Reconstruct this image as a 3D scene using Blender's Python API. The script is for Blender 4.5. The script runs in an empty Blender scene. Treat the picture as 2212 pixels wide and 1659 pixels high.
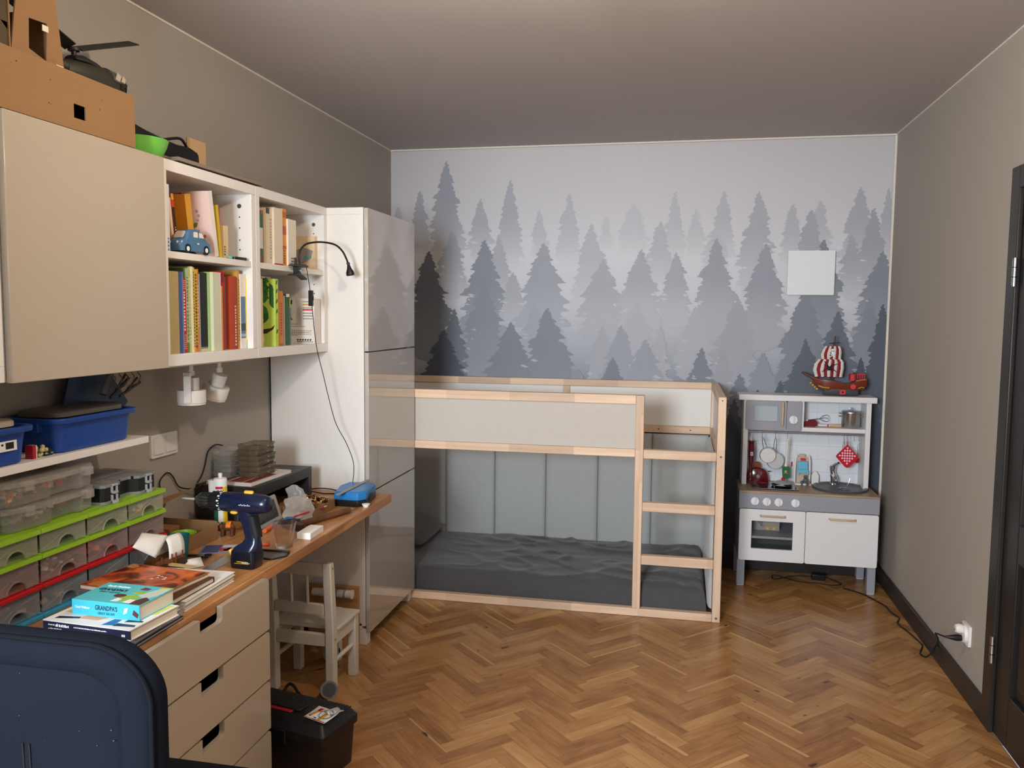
import bpy, math, random
from mathutils import Vector, Matrix, noise
random.seed(7)
S = bpy.context.scene
COL = S.collection
PI = math.pi

# ---------------------------------------------------------------- camera
cam_d = bpy.data.cameras.new('camera')
cam = bpy.data.objects.new('camera', cam_d)
COL.objects.link(cam)
YAW, PITCH, ROLL, FPX = 0.2023, 0.0832, 0.0094, 1781.4
fw = Vector((-math.sin(YAW)*math.cos(PITCH), math.cos(YAW)*math.cos(PITCH), -math.sin(PITCH)))
rt = Vector((math.cos(YAW), math.sin(YAW), 0))
up = rt.cross(fw)
r2 = math.cos(ROLL)*rt + math.sin(ROLL)*up
u2 = -math.sin(ROLL)*rt + math.cos(ROLL)*up
cam.matrix_world = Matrix(((r2.x, u2.x, -fw.x, 1.8649), (r2.y, u2.y, -fw.y, 0.0), (r2.z, u2.z, -fw.z, 1.5313), (0, 0, 0, 1)))
cam_d.sensor_fit = 'HORIZONTAL'
cam_d.sensor_width = 36.0
cam_d.lens = FPX/2212*36.0
cam_d.clip_start = 0.05
S.camera = cam

# ---------------------------------------------------------------- world, lights, exposure
W = bpy.data.worlds.new('world')
S.world = W
W.use_nodes = True
W.node_tree.nodes['Background'].inputs[0].default_value = (0.55, 0.68, 1.0, 1)
W.node_tree.nodes['Background'].inputs[1].default_value = 0.6

LAMP_AT = (1.50, 2.02, 2.58)        # ceiling lamp, just above the frame
LAMP_STRENGTH = 365.0
LAMP_COLOR = (1.0, 0.82, 0.62)
wl = bpy.data.lights.new('window_daylight', 'AREA')   # daylight entering by the window behind the camera
wl.shape = 'RECTANGLE'
wl.size, wl.size_y = 0.85, 0.80
wl.energy = 200
wl.color = (0.84, 0.92, 1.0)
wlo = bpy.data.objects.new('window_daylight', wl)
wlo.location = (0.90, -1.13, 1.72)
wlo.rotation_euler = (PI/2, 0, 0)
COL.objects.link(wlo)

S.view_settings.view_transform = 'Standard'
S.view_settings.look = 'None'
S.view_settings.exposure = 0.0
S.view_settings.gamma = 1.0
S.view_settings.use_curve_mapping = False

# ---------------------------------------------------------------- helpers
def lin(c):
    return tuple((v/255/12.92 if v/255 <= .04045 else ((v/255+.055)/1.055)**2.4) for v in c)

MATS = {}
def mat(name, c, rough=.5, metal=0, var=.06, vscale=12, bump=0, bscale=80, spec=.5, coat=0, trans=0, ior=1.45, emit=0, see=0, sheen=0):
    """procedural principled material; c is sRGB 0-255"""
    if name in MATS: return MATS[name]
    m = bpy.data.materials.new(name); m.use_nodes = True
    nt = m.node_tree; N = nt.nodes; L = nt.links
    b = N['Principled BSDF']
    c = lin(c)
    tc = N.new('ShaderNodeTexCoord')
    if var:
        nz = N.new('ShaderNodeTexNoise'); nz.inputs['Scale'].default_value = vscale; nz.inputs['Detail'].default_value = 4
        L.new(tc.outputs['Object'], nz.inputs['Vector'])
        mx = N.new('ShaderNodeMix'); mx.data_type = 'RGBA'
        mx.inputs['A'].default_value = (*[v*(1-var) for v in c], 1); mx.inputs['B'].default_value = (*[min(1, v*(1+var)) for v in c], 1)
        L.new(nz.outputs['Fac'], mx.inputs['Factor']); L.new(mx.outputs['Result'], b.inputs['Base Color'])
    else:
        b.inputs['Base Color'].default_value = (*c, 1)
    if bump:
        n2 = N.new('ShaderNodeTexNoise'); n2.inputs['Scale'].default_value = bscale; n2.inputs['Detail'].default_value = 3
        L.new(tc.outputs['Object'], n2.inputs['Vector'])
        bp = N.new('ShaderNodeBump'); bp.inputs['Strength'].default_value = bump; bp.inputs['Distance'].default_value = .004
        L.new(n2.outputs['Fac'], bp.inputs['Height']); L.new(bp.outputs['Normal'], b.inputs['Normal'])
    b.inputs['Roughness'].default_value = rough
    b.inputs['Metallic'].default_value = metal
    b.inputs['Specular IOR Level'].default_value = spec
    b.inputs['Coat Weight'].default_value = coat
    b.inputs['Coat Roughness'].default_value = .06
    b.inputs['Transmission Weight'].default_value = trans
    b.inputs['IOR'].default_value = ior
    if sheen:
        b.inputs['Sheen Weight'].default_value = sheen
    if emit:
        b.inputs['Emission Color'].default_value = (*c, 1); b.inputs['Emission Strength'].default_value = emit
    if see:                      # thin clear or frosted plastic: part of the light passes straight through
        tr = N.new('ShaderNodeBsdfTransparent'); ms = N.new('ShaderNodeMixShader')
        ms.inputs[0].default_value = see
        L.new(b.outputs[0], ms.inputs[1]); L.new(tr.outputs[0], ms.inputs[2])
        L.new(ms.outputs[0], N['Material Output'].inputs['Surface'])
    MATS[name] = m
    return m

def wood(name, c1, c2, axis=0, rough=.45, gs=3.0, stretch=14, coat=0, blocks=0):
    """wood with grain along one axis; blocks = length of finger-jointed staves"""
    if name in MATS: return MATS[name]
    m = bpy.data.materials.new(name); m.use_nodes = True
    nt = m.node_tree; N = nt.nodes; L = nt.links; b = N['Principled BSDF']
    tc = N.new('ShaderNodeTexCoord'); mp = N.new('ShaderNodeMapping')
    sc = [gs*stretch]*3; sc[axis] = gs
    mp.inputs['Scale'].default_value = sc
    L.new(tc.outputs['Object'], mp.inputs['Vector'])
    nz = N.new('ShaderNodeTexNoise'); nz.inputs['Scale'].default_value = 1.0; nz.inputs['Detail'].default_value = 6; nz.inputs['Distortion'].default_value = .6
    L.new(mp.outputs[0], nz.inputs['Vector'])
    rp = N.new('ShaderNodeValToRGB')
    rp.color_ramp.elements[0].position = .32; rp.color_ramp.elements[0].color = (*lin(c2), 1)
    rp.color_ramp.elements[1].position = .66; rp.color_ramp.elements[1].color = (*lin(c1), 1)
    L.new(nz.outputs['Fac'], rp.inputs['Fac'])
    out = rp.outputs['Color']
    if blocks:
        m2 = N.new('ShaderNodeMapping'); s2 = [1/.042]*3; s2[axis] = 1/blocks
        m2.inputs['Scale'].default_value = s2
        L.new(tc.outputs['Object'], m2.inputs['Vector'])
        # stagger the rows: shift along the grain by a per-row random
        sp = N.new('ShaderNodeSeparateXYZ'); L.new(m2.outputs[0], sp.inputs[0])
        other = 'XYZ'[(axis+1) % 3 if axis != 2 else 0]
        fl = N.new('ShaderNodeMath'); fl.operation = 'FLOOR'; L.new(sp.outputs[other], fl.inputs[0])
        wn = N.new('ShaderNodeTexWhiteNoise'); wn.noise_dimensions = '1D'; L.new(fl.outputs[0], wn.inputs['W'])
        ad = N.new('ShaderNodeMath'); ad.operation = 'ADD'; L.new(sp.outputs['XYZ'[axis]], ad.inputs[0]); L.new(wn.outputs['Value'], ad.inputs[1])
        f2 = N.new('ShaderNodeMath'); f2.operation = 'FLOOR'; L.new(ad.outputs[0], f2.inputs[0])
        cb = N.new('ShaderNodeCombineXYZ'); L.new(fl.outputs[0], cb.inputs[0]); L.new(f2.outputs[0], cb.inputs[1])
        w2 = N.new('ShaderNodeTexWhiteNoise'); w2.noise_dimensions = '2D'; L.new(cb.outputs[0], w2.inputs['Vector'])
        mr = N.new('ShaderNodeMapRange'); mr.inputs['To Min'].default_value = .80; mr.inputs['To Max'].default_value = 1.12
        L.new(w2.outputs['Value'], mr.inputs['Value'])
        mu = N.new('ShaderNodeVectorMath'); mu.operation = 'SCALE'; L.new(out, mu.inputs[0]); L.new(mr.outputs[0], mu.inputs['Scale'])
        out = mu.outputs[0]
    L.new(out, b.inputs['Base Color'])
    b.inputs['Roughness'].default_value = rough
    b.inputs['Coat Weight'].default_value = coat; b.inputs['Coat Roughness'].default_value = .12
    MATS[name] = m
    return m

def basis(o, x, y, z):
    return Matrix(((x[0], y[0], z[0], o[0]), (x[1], y[1], z[1], o[1]), (x[2], y[2], z[2], o[2]), (0, 0, 0, 1)))

def T(x=0, y=0, z=0): return Matrix.Translation((x, y, z))
def RX(a): return Matrix.Rotation(a, 4, 'X')
def RY(a): return Matrix.Rotation(a, 4, 'Y')
def RZ(a): return Matrix.Rotation(a, 4, 'Z')

def wm(o):
    M = o.matrix_basis.copy()
    while o.parent:
        o = o.parent; M = o.matrix_basis @ M
    return M

class MB:
    """collects shapes; build() links them as ONE mesh object"""
    def __init__(s, M=None): s.v = []; s.f = []; s.m = []; s.sm = []; s.M = M
    def add(s, vs, fs, mi=0, smooth=False, M=None):
        o = len(s.v)
        for p in vs:
            p = Vector(p)
            if M is not None: p = M @ p
            if s.M is not None: p = s.M @ p
            s.v.append(p)
        for f in fs:
            s.f.append([i+o for i in f]); s.m.append(mi); s.sm.append(smooth)
        return s
    def box(s, x0, x1, y0, y1, z0, z1, mi=0, M=None):
        return s.add([(x0,y0,z0),(x1,y0,z0),(x1,y1,z0),(x0,y1,z0),(x0,y0,z1),(x1,y0,z1),(x1,y1,z1),(x0,y1,z1)],
                     [(0,3,2,1),(4,5,6,7),(0,1,5,4),(1,2,6,5),(2,3,7,6),(3,0,4,7)], mi, False, M)
    def quad(s, a, b, c, d, mi=0): return s.add([a,b,c,d], [(0,1,2,3)], mi)
    def loft(s, rings, mi=0, smooth=True, caps=True, closed=True, M=None):
        n = len(rings[0]); vs = [p for r in rings for p in r]; fs = []
        for i in range(len(rings)-1):
            for j in range(n if closed else n-1):
                k = (j+1) % n
                fs.append((i*n+j, i*n+k, (i+1)*n+k, (i+1)*n+j))
        if caps:
            fs.append(tuple(reversed(range(n)))); fs.append(tuple(range((len(rings)-1)*n, len(rings)*n)))
        return s.add(vs, fs, mi, smooth, M)
    def cyl(s, a, b, r0, r1=None, n=16, mi=0, smooth=True, M=None):
        a = Vector(a); b = Vector(b); r1 = r0 if r1 is None else r1
        d = (b-a).normalized(); q = d.to_track_quat('Z', 'Y').to_matrix()
        R = [[(Vector(c) + q @ Vector((r*math.cos(2*PI*i/n), r*math.sin(2*PI*i/n), 0))) for i in range(n)] for c, r in ((a, r0), (b, r1))]
        return s.loft(R, mi, smooth, True, True, M)
    def tube(s, pts, r, n=8, mi=0, M=None):
        pts = [Vector(p) for p in pts]; rings = []; ref = None
        for i, p in enumerate(pts):
            d = (pts[min(i+1, len(pts)-1)] - pts[max(i-1, 0)]).normalized()
            if ref is None: ref = d.orthogonal().normalized()
            ref = (ref - d*ref.dot(d)).normalized(); w = d.cross(ref)
            rr = r[i] if isinstance(r, (list, tuple)) else r
            rings.append([p + rr*(math.cos(2*PI*k/n)*ref + math.sin(2*PI*k/n)*w) for k in range(n)])
        return s.loft(rings, mi, True, True, True, M)
    def lathe(s, prof, n=24, mi=0, M=None, smooth=True, caps=True):
        return s.loft([[(r*math.cos(2*PI*i/n), r*math.sin(2*PI*i/n), z) for i in range(n)] for r, z in prof], mi, smooth, caps, True, M)
    def prism(s, poly, d, mi=0, M=None, smooth=False):
        n = len(poly)
        if d < .002:                      # overlapping prints must not share one plane
            s.np = getattr(s, 'np', 0)+1; d += (s.np % 48)*.000014
        vs = [(x, y, 0) for x, y in poly] + [(x, y, d) for x, y in poly]
        fs = [tuple(reversed(range(n))), tuple(range(n, 2*n))]
        s.add(vs, fs, mi, False, M)
        o = [(i, (i+1) % n, n+(i+1) % n, n+i) for i in range(n)]
        return s.add(vs, o, mi, smooth, M)
    def ball(s, c, r, nu=16, nv=10, mi=0, M=None):
        if not isinstance(r, (tuple, list)): r = (r, r, r)
        rings = []
        for j in range(nv+1):
            a = PI*j/nv; a = min(max(a, .02), PI-.02)
            rings.append([(c[0]+r[0]*math.sin(a)*math.cos(2*PI*i/nu), c[1]+r[1]*math.sin(a)*math.sin(2*PI*i/nu), c[2]-r[2]*math.cos(a)) for i in range(nu)])
        return s.loft(rings, mi, True, True, True, M)
    def grid(s, fn, nu, nv, mi=0, smooth=True, M=None):
        vs = [fn(i/nu, j/nv) for j in range(nv+1) for i in range(nu+1)]
        fs = [(j*(nu+1)+i, j*(nu+1)+i+1, (j+1)*(nu+1)+i+1, (j+1)*(nu+1)+i) for j in range(nv) for i in range(nu)]
        return s.add(vs, fs, mi, smooth, M)
    def build(s, name, mats, parent=None, bevel=0, seg=2, world=False, solid=0, sub=0, weld=False):
        me = bpy.data.meshes.new(name)
        vs = s.v
        if world and parent is not None:
            I = wm(parent).inverted(); vs = [I @ p for p in vs]
        me.from_pydata([tuple(p) for p in vs], [], s.f)
        if not isinstance(mats, (list, tuple)): mats = [mats]
        for m in mats: me.materials.append(m)
        me.polygons.foreach_set('material_index', s.m)
        me.polygons.foreach_set('use_smooth', s.sm)
        me.update(); me.set_sharp_from_angle(angle=.75)
        o = bpy.data.objects.new(name, me); COL.objects.link(o)
        if parent is not None: o.parent = parent
        if solid:
            md = o.modifiers.new('thick', 'SOLIDIFY'); md.thickness = solid; md.offset = 0
        if weld:
            o.modifiers.new('weld', 'WELD').merge_threshold = .0002
        if bevel:
            md = o.modifiers.new('bevel', 'BEVEL'); md.width = bevel; md.segments = seg; md.limit_method = 'ANGLE'; md.angle_limit = .6
        if sub:
            md = o.modifiers.new('sub', 'SUBSURF'); md.levels = sub; md.render_levels = sub
        return o

def tag(o, label, cat, group=None, kind=None):
    o['label'] = label; o['category'] = cat
    if group: o['group'] = group
    if kind: o['kind'] = kind
    return o

def thing(name, label, cat, loc=(0, 0, 0), rz=0, group=None):
    o = bpy.data.objects.new(name, None); COL.objects.link(o)
    o.empty_display_size = .05
    o.location = loc; o.rotation_euler = (0, 0, rz)
    return tag(o, label, cat, group)

def struct(o, label=None, cat=None):
    o['kind'] = 'structure'
    if label: o['label'] = label; o['category'] = cat
    return o

def text(name, body, size, M, m, parent=None, world=False, squash=1.0, ext=.0004, align='CENTER'):
    cu = bpy.data.curves.new(name, 'FONT'); cu.body = body; cu.size = size; cu.extrude = ext
    cu.align_x = align; cu.align_y = 'CENTER'; cu.resolution_u = 2; cu.offset = size*.014
    t = bpy.data.objects.new(name, cu); COL.objects.link(t)
    bpy.context.view_layer.update()
    me = bpy.data.meshes.new_from_object(t.evaluated_get(bpy.context.evaluated_depsgraph_get()))
    bpy.data.objects.remove(t); bpy.data.curves.remove(cu)
    X = M @ Matrix.Diagonal((squash, 1, 1, 1))
    if world and parent is not None: X = wm(parent).inverted() @ X
    me.transform(X); me.materials.clear(); me.materials.append(m)
    o = bpy.data.objects.new(name, me); COL.objects.link(o)
    if parent is not None: o.parent = parent
    return o

def rrect(w, h, r, n=5, cx=0, cy=0):
    """rounded rectangle outline, counter-clockwise, centred"""
    out = []
    for sx, sy, a0 in ((1, 1, 0), (-1, 1, PI/2), (-1, -1, PI), (1, -1, 1.5*PI)):
        for k in range(n+1):
            a = a0 + PI/2*k/n
            out.append((cx+sx*(w/2-r)+r*math.cos(a), cy+sy*(h/2-r)+r*math.sin(a)))
    return out

def smooth_pts(P, n=8):
    """Catmull-Rom through points"""
    P = [Vector(p) for p in P]; out = []
    for i in range(len(P)-1):
        p0, p1, p2, p3 = P[max(i-1, 0)], P[i], P[i+1], P[min(i+2, len(P)-1)]
        for k in range(n):
            t = k/n
            out.append(.5*((2*p1)+(-p0+p2)*t+(2*p0-5*p1+4*p2-p3)*t*t+(-p0+3*p1-3*p2+p3)*t**3))
    out.append(P[-1])
    return out

# axes for a flat print that faces +x (reads along +y, up +z) and one that faces -y (reads along +x)
def FX(x, y, z): return basis((x, y, z), (0, 1, 0), (0, 0, 1), (1, 0, 0))
def FY(x, y, z): return basis((x, y, z), (1, 0, 0), (0, 0, 1), (0, -1, 0))

# ---------------------------------------------------------------- materials
m_paint = mat('greige_wall_paint', (168, 161, 151), .85, var=.03, vscale=2, bump=.04, bscale=140)
m_ceil = mat('ceiling_paint', (184, 177, 174), .9, var=.02, vscale=1.5)
m_white = mat('white_lacquer', (232, 228, 222), .35, var=.015)
m_whitefoil = mat('white_foil_board', (226, 222, 215), .45, var=.02)
m_greige = mat('glossy_greige_front', (188, 180, 170), .03, var=.01, spec=.8, coat=1.0, ior=1.55)
m_beige = mat('matt_beige_front', (180, 168, 150), .22, var=.01, coat=.2)
m_dark = mat('dark_brown_paint', (42, 38, 35), .4, var=.05)
m_black = mat('black_plastic', (24, 24, 25), .38, var=.05)
m_blackm = mat('black_matt', (20, 20, 21), .7, var=.08)
m_chrome = mat('chrome', (215, 215, 215), .12, 1, var=0)
m_steel = mat('brushed_steel', (190, 190, 192), .28, 1, var=.03)
m_zinc = mat('zinc_screw', (170, 170, 170), .35, 1, var=0)
m_paper = mat('paper', (236, 232, 224), .8, var=.02)
m_pages = mat('book_pages', (226, 216, 196), .85, var=.08, vscale=200)
m_card = mat('cardboard', (146, 110, 72), .85, var=.06, vscale=9)
m_cardin = mat('cardboard_inside', (120, 84, 52), .9, var=.06)
m_ink = mat('dark_ink', (28, 26, 28), .7, var=0)
m_wprint = mat('white_print', (238, 238, 236), .6, var=0)

# ================================================================ THE ROOM
XR, YB, ZC, YF = 3.036, 5.143, 2.58, -1.2

def floor_mat():
    m = bpy.data.materials.new('oak_parquet'); m.use_nodes = True
    nt = m.node_tree; N = nt.nodes; L = nt.links; b = N['Principled BSDF']
    uv = N.new('ShaderNodeUVMap'); uv.uv_map = 'plank'
    at = N.new('ShaderNodeAttribute'); at.attribute_name = 'tone'
    sp = N.new('ShaderNodeSeparateColor'); L.new(at.outputs['Color'], sp.inputs[0])
    su = N.new('ShaderNodeSeparateXYZ'); L.new(uv.outputs[0], su.inputs[0])
    def math_(op, a, b_=None, c=None):
        n = N.new('ShaderNodeMath'); n.operation = op
        for i, q in enumerate((a, b_, c)):
            if q is None: continue
            if isinstance(q, (int, float)): n.inputs[i].default_value = q
            else: L.new(q, n.inputs[i])
        return n.outputs[0]
    seed = math_('MULTIPLY', sp.outputs[2], 57.0)
    # grain
    cb = N.new('ShaderNodeCombineXYZ')
    L.new(math_('MULTIPLY', su.outputs[0], 5.0), cb.inputs[0]); L.new(math_('MULTIPLY', su.outputs[1], 85.0), cb.inputs[1]); L.new(seed, cb.inputs[2])
    nz = N.new('ShaderNodeTexNoise'); nz.inputs['Scale'].default_value = 1; nz.inputs['Detail'].default_value = 5; nz.inputs['Distortion'].default_value = .8
    L.new(cb.outputs[0], nz.inputs['Vector'])
    # slow figure along the plank
    c2 = N.new('ShaderNodeCombineXYZ')
    L.new(math_('MULTIPLY', su.outputs[0], 7.0), c2.inputs[0]); L.new(math_('MULTIPLY', su.outputs[1], 26.0), c2.inputs[1]); L.new(math_('ADD', seed, 9.0), c2.inputs[2])
    n2 = N.new('ShaderNodeTexNoise'); n2.inputs['Scale'].default_value = 1; n2.inputs['Detail'].default_value = 3
    L.new(c2.outputs[0], n2.inputs['Vector'])
    f = math_('ADD', math_('MULTIPLY', nz.outputs['Fac'], .40), math_('ADD', math_('MULTIPLY', n2.outputs['Fac'], .50), math_('MULTIPLY', sp.outputs[0], .34)))
    rp = N.new('ShaderNodeValToRGB')
    e = rp.color_ramp.elements
    e[0].position = .30; e[0].color = (*lin((126, 80, 42)), 1)
    e[1].position = .95; e[1].color = (*lin((198, 152, 96)), 1)
    k = e.new(.58); k.color = (*lin((166, 117, 66)), 1)
    L.new(f, rp.inputs['Fac'])
    # pale sapwood edge on some planks
    edge = math_('LESS_THAN', math_('ADD', su.outputs[1], math_('MULTIPLY', math_('SUBTRACT', n2.outputs['Fac'], .5), .012)), math_('MULTIPLY', sp.outputs[1], .05))
    mx = N.new('ShaderNodeMix'); mx.data_type = 'RGBA'
    L.new(math_('MULTIPLY', edge, .6), mx.inputs['Factor']); L.new(rp.outputs['Color'], mx.inputs['A']); mx.inputs['B'].default_value = (*lin((216, 172, 112)), 1)
    # knots
    c3 = N.new('ShaderNodeCombineXYZ')
    L.new(math_('MULTIPLY', su.outputs[0], 11.0), c3.inputs[0]); L.new(math_('MULTIPLY', su.outputs[1], 30.0), c3.inputs[1]); L.new(math_('ADD', seed, 31.0), c3.inputs[2])
    n3 = N.new('ShaderNodeTexNoise'); n3.inputs['Scale'].default_value = 1; n3.inputs['Detail'].default_value = 1
    L.new(c3.outputs[0], n3.inputs['Vector'])
    kn = N.new('ShaderNodeMapRange'); kn.inputs['From Min'].default_value = .745; kn.inputs['From Max'].default_value = .80; kn.clamp = True
    L.new(n3.outputs['Fac'], kn.inputs['Value'])
    m2 = N.new('ShaderNodeMix'); m2.data_type = 'RGBA'
    L.new(kn.outputs[0], m2.inputs['Factor']); L.new(mx.outputs['Result'], m2.inputs['A']); m2.inputs['B'].default_value = (*lin((70, 40, 22)), 1)
    L.new(m2.outputs['Result'], b.inputs['Base Color'])
    b.inputs['Roughness'].default_value = .27
    b.inputs['Specular IOR Level'].default_value = .45
    bp = N.new('ShaderNodeBump'); bp.inputs['Strength'].default_value = .06; bp.inputs['Distance'].default_value = .002
    L.new(nz.outputs['Fac'], bp.inputs['Height']); L.new(bp.outputs[0], b.inputs['Normal'])
    return m

def make_floor():
    w, n = .0587, 5
    u = Vector((1, 1)).normalized(); v = Vector((-1, 1)).normalized(); O = Vector((1.099, 2.597))
    verts, faces, uvs, cols = [], [], [], []
    rnd = random.Random(3); g = .0004
    def clip(poly, ax, lim, keep_less):
        out = []
        for i in range(len(poly)):
            a, b = poly[i], poly[(i+1) % len(poly)]
            ia = (a[0][ax] <= lim) == keep_less; ib = (b[0][ax] <= lim) == keep_less
            if ia: out.append(a)
            if ia != ib:
                t = (lim-a[0][ax])/(b[0][ax]-a[0][ax])
                out.append((a[0].lerp(b[0], t), a[1].lerp(b[1], t)))
        return out
    def plank(cx, cy, horiz):
        L_, W_ = (n*w, w) if horiz else (w, n*w)
        c = [Vector((cx*w+g, cy*w+g)), Vector((cx*w+L_-g, cy*w+g)), Vector((cx*w+L_-g, cy*w+W_-g)), Vector((cx*w+g, cy*w+W_-g))]
        P = [O + u*q.x + v*q.y for q in c]
        U = [(0, 0), (n*w, 0), (n*w, w), (0, w)] if horiz else [(0, w), (0, 0), (n*w, 0), (n*w, w)]
        poly = [(p, Vector(q)) for p, q in zip(P, U)]
        for ax, lim, less in ((0, 0.0, False), (0, XR, True), (1, YF, False), (1, YB, True)):
            if not poly: return
            poly = clip(poly, ax, lim, less)
        if len(poly) < 3: return
        b0 = len(verts)
        ed = rnd.uniform(.12, .38) if rnd.random() < .11 else 0
        col = (rnd.random()**1.15, ed, rnd.random(), 1)
        for p, q in poly:
            verts.append((p.x, p.y, 0.0)); uvs.append((q.x, q.y)); cols.append(col)
        faces.append(list(range(b0, b0+len(poly))))
    R = range(-90, 110)
    for y in R:
        for k in range(-20, 22):
            x = y + 10*k
            c = O + u*((x+2.5)*w) + v*((y+.5)*w)
            if -.4 < c.x < XR+.4 and YF-.4 < c.y < YB+.4: plank(x, y, True)
    for x in R:
        for k in range(-20, 22):
            y = x - 9 - 10*k
            c = O + u*((x+.5)*w) + v*((y+2.5)*w)
            if -.4 < c.x < XR+.4 and YF-.4 < c.y < YB+.4: plank(x, y, False)
    # the glue line seen between the planks, and the slab under them
    b0 = len(verts)
    for p in ((0, YF), (XR, YF), (XR, YB), (0, YB)):
        verts.append((p[0], p[1], -.0012)); uvs.append((0, 0)); cols.append((0, 0, 0, 1))
    for p in ((0, YF), (XR, YF), (XR, YB), (0, YB)):
        verts.append((p[0], p[1], -.05)); uvs.append((0, 0)); cols.append((0, 0, 0, 1))
    nP = len(faces)
    faces += [[b0, b0+1, b0+2, b0+3], [b0+7, b0+6, b0+5, b0+4]] + [[b0+4+i, b0+4+(i+1) % 4, b0+(i+1) % 4, b0+i] for i in range(4)]
    me = bpy.data.meshes.new('floor'); me.from_pydata(verts, [], faces)
    ul = me.uv_layers.new(name='plank')
    for p in me.polygons:
        for li, vi in zip(p.loop_indices, p.vertices): ul.data[li].uv = uvs[vi]
    ca = me.color_attributes.new('tone', 'FLOAT_COLOR', 'POINT')
    for i, c in enumerate(cols): ca.data[i].color = c
    me.materials.append(floor_mat()); me.materials.append(mat('parquet_joint', (62, 38, 20), .8))
    for i, p in enumerate(me.polygons): p.material_index = 1 if i >= nP else 0
    o = bpy.data.objects.new('floor', me); COL.objects.link(o)
    return struct(o)
make_floor()

b = MB(); b.box(-.1, XR+.1, YF-.1, YB+.1, ZC, ZC+.1); struct(b.build('ceiling', m_ceil))
b = MB(); b.box(-.1, 0, YF-.1, YB+.1, -.05, ZC); b.box(0, .55, .28, .93, -.05, ZC)   # second box: unseen pier, added to keep window light off the near-left wall
struct(b.build('wall_left', m_paint))
# right wall with the door opening
DY0, DY1, DZ = 2.36, 3.262, 2.005
b = MB()
b.box(XR, XR+.1, DY1, YB+.1, -.05, ZC); b.box(XR, XR+.1, YF-.1, DY0, -.05, ZC); b.box(XR, XR+.1, DY0, DY1, DZ, ZC)
struct(b.build('wall_right', m_paint))
# wall behind the camera with its window
WX0, WX1, WZ0, WZ1 = .35, 1.55, .95, 2.25
b = MB()
b.box(0, WX0, YF-.1, YF, -.05, ZC); b.box(WX1, XR, YF-.1, YF, -.05, ZC); b.box(WX0, WX1, YF-.1, YF, -.05, WZ0); b.box(WX0, WX1, YF-.1, YF, WZ1, ZC)
struct(b.build('wall_front', m_paint))
b = MB()
for x0, x1, z0, z1 in ((WX0, WX1, WZ0, WZ0+.06), (WX0, WX1, WZ1-.06, WZ1), (WX0, WX0+.06, WZ0, WZ1), (WX1-.06, WX1, WZ0, WZ1), (.92, .98, WZ0, WZ1)):
    b.box(x0, x1, YF-.07, YF-.01, z0, z1)
wf = struct(b.build('window_1', m_white))
b = MB(); b.box(WX0+.05, WX1-.05, YF-.045, YF-.04, WZ0+.05, WZ1-.05)
b.build('pane', mat('window_glass', (235, 240, 240), .02, var=0, see=.85), wf)

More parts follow.
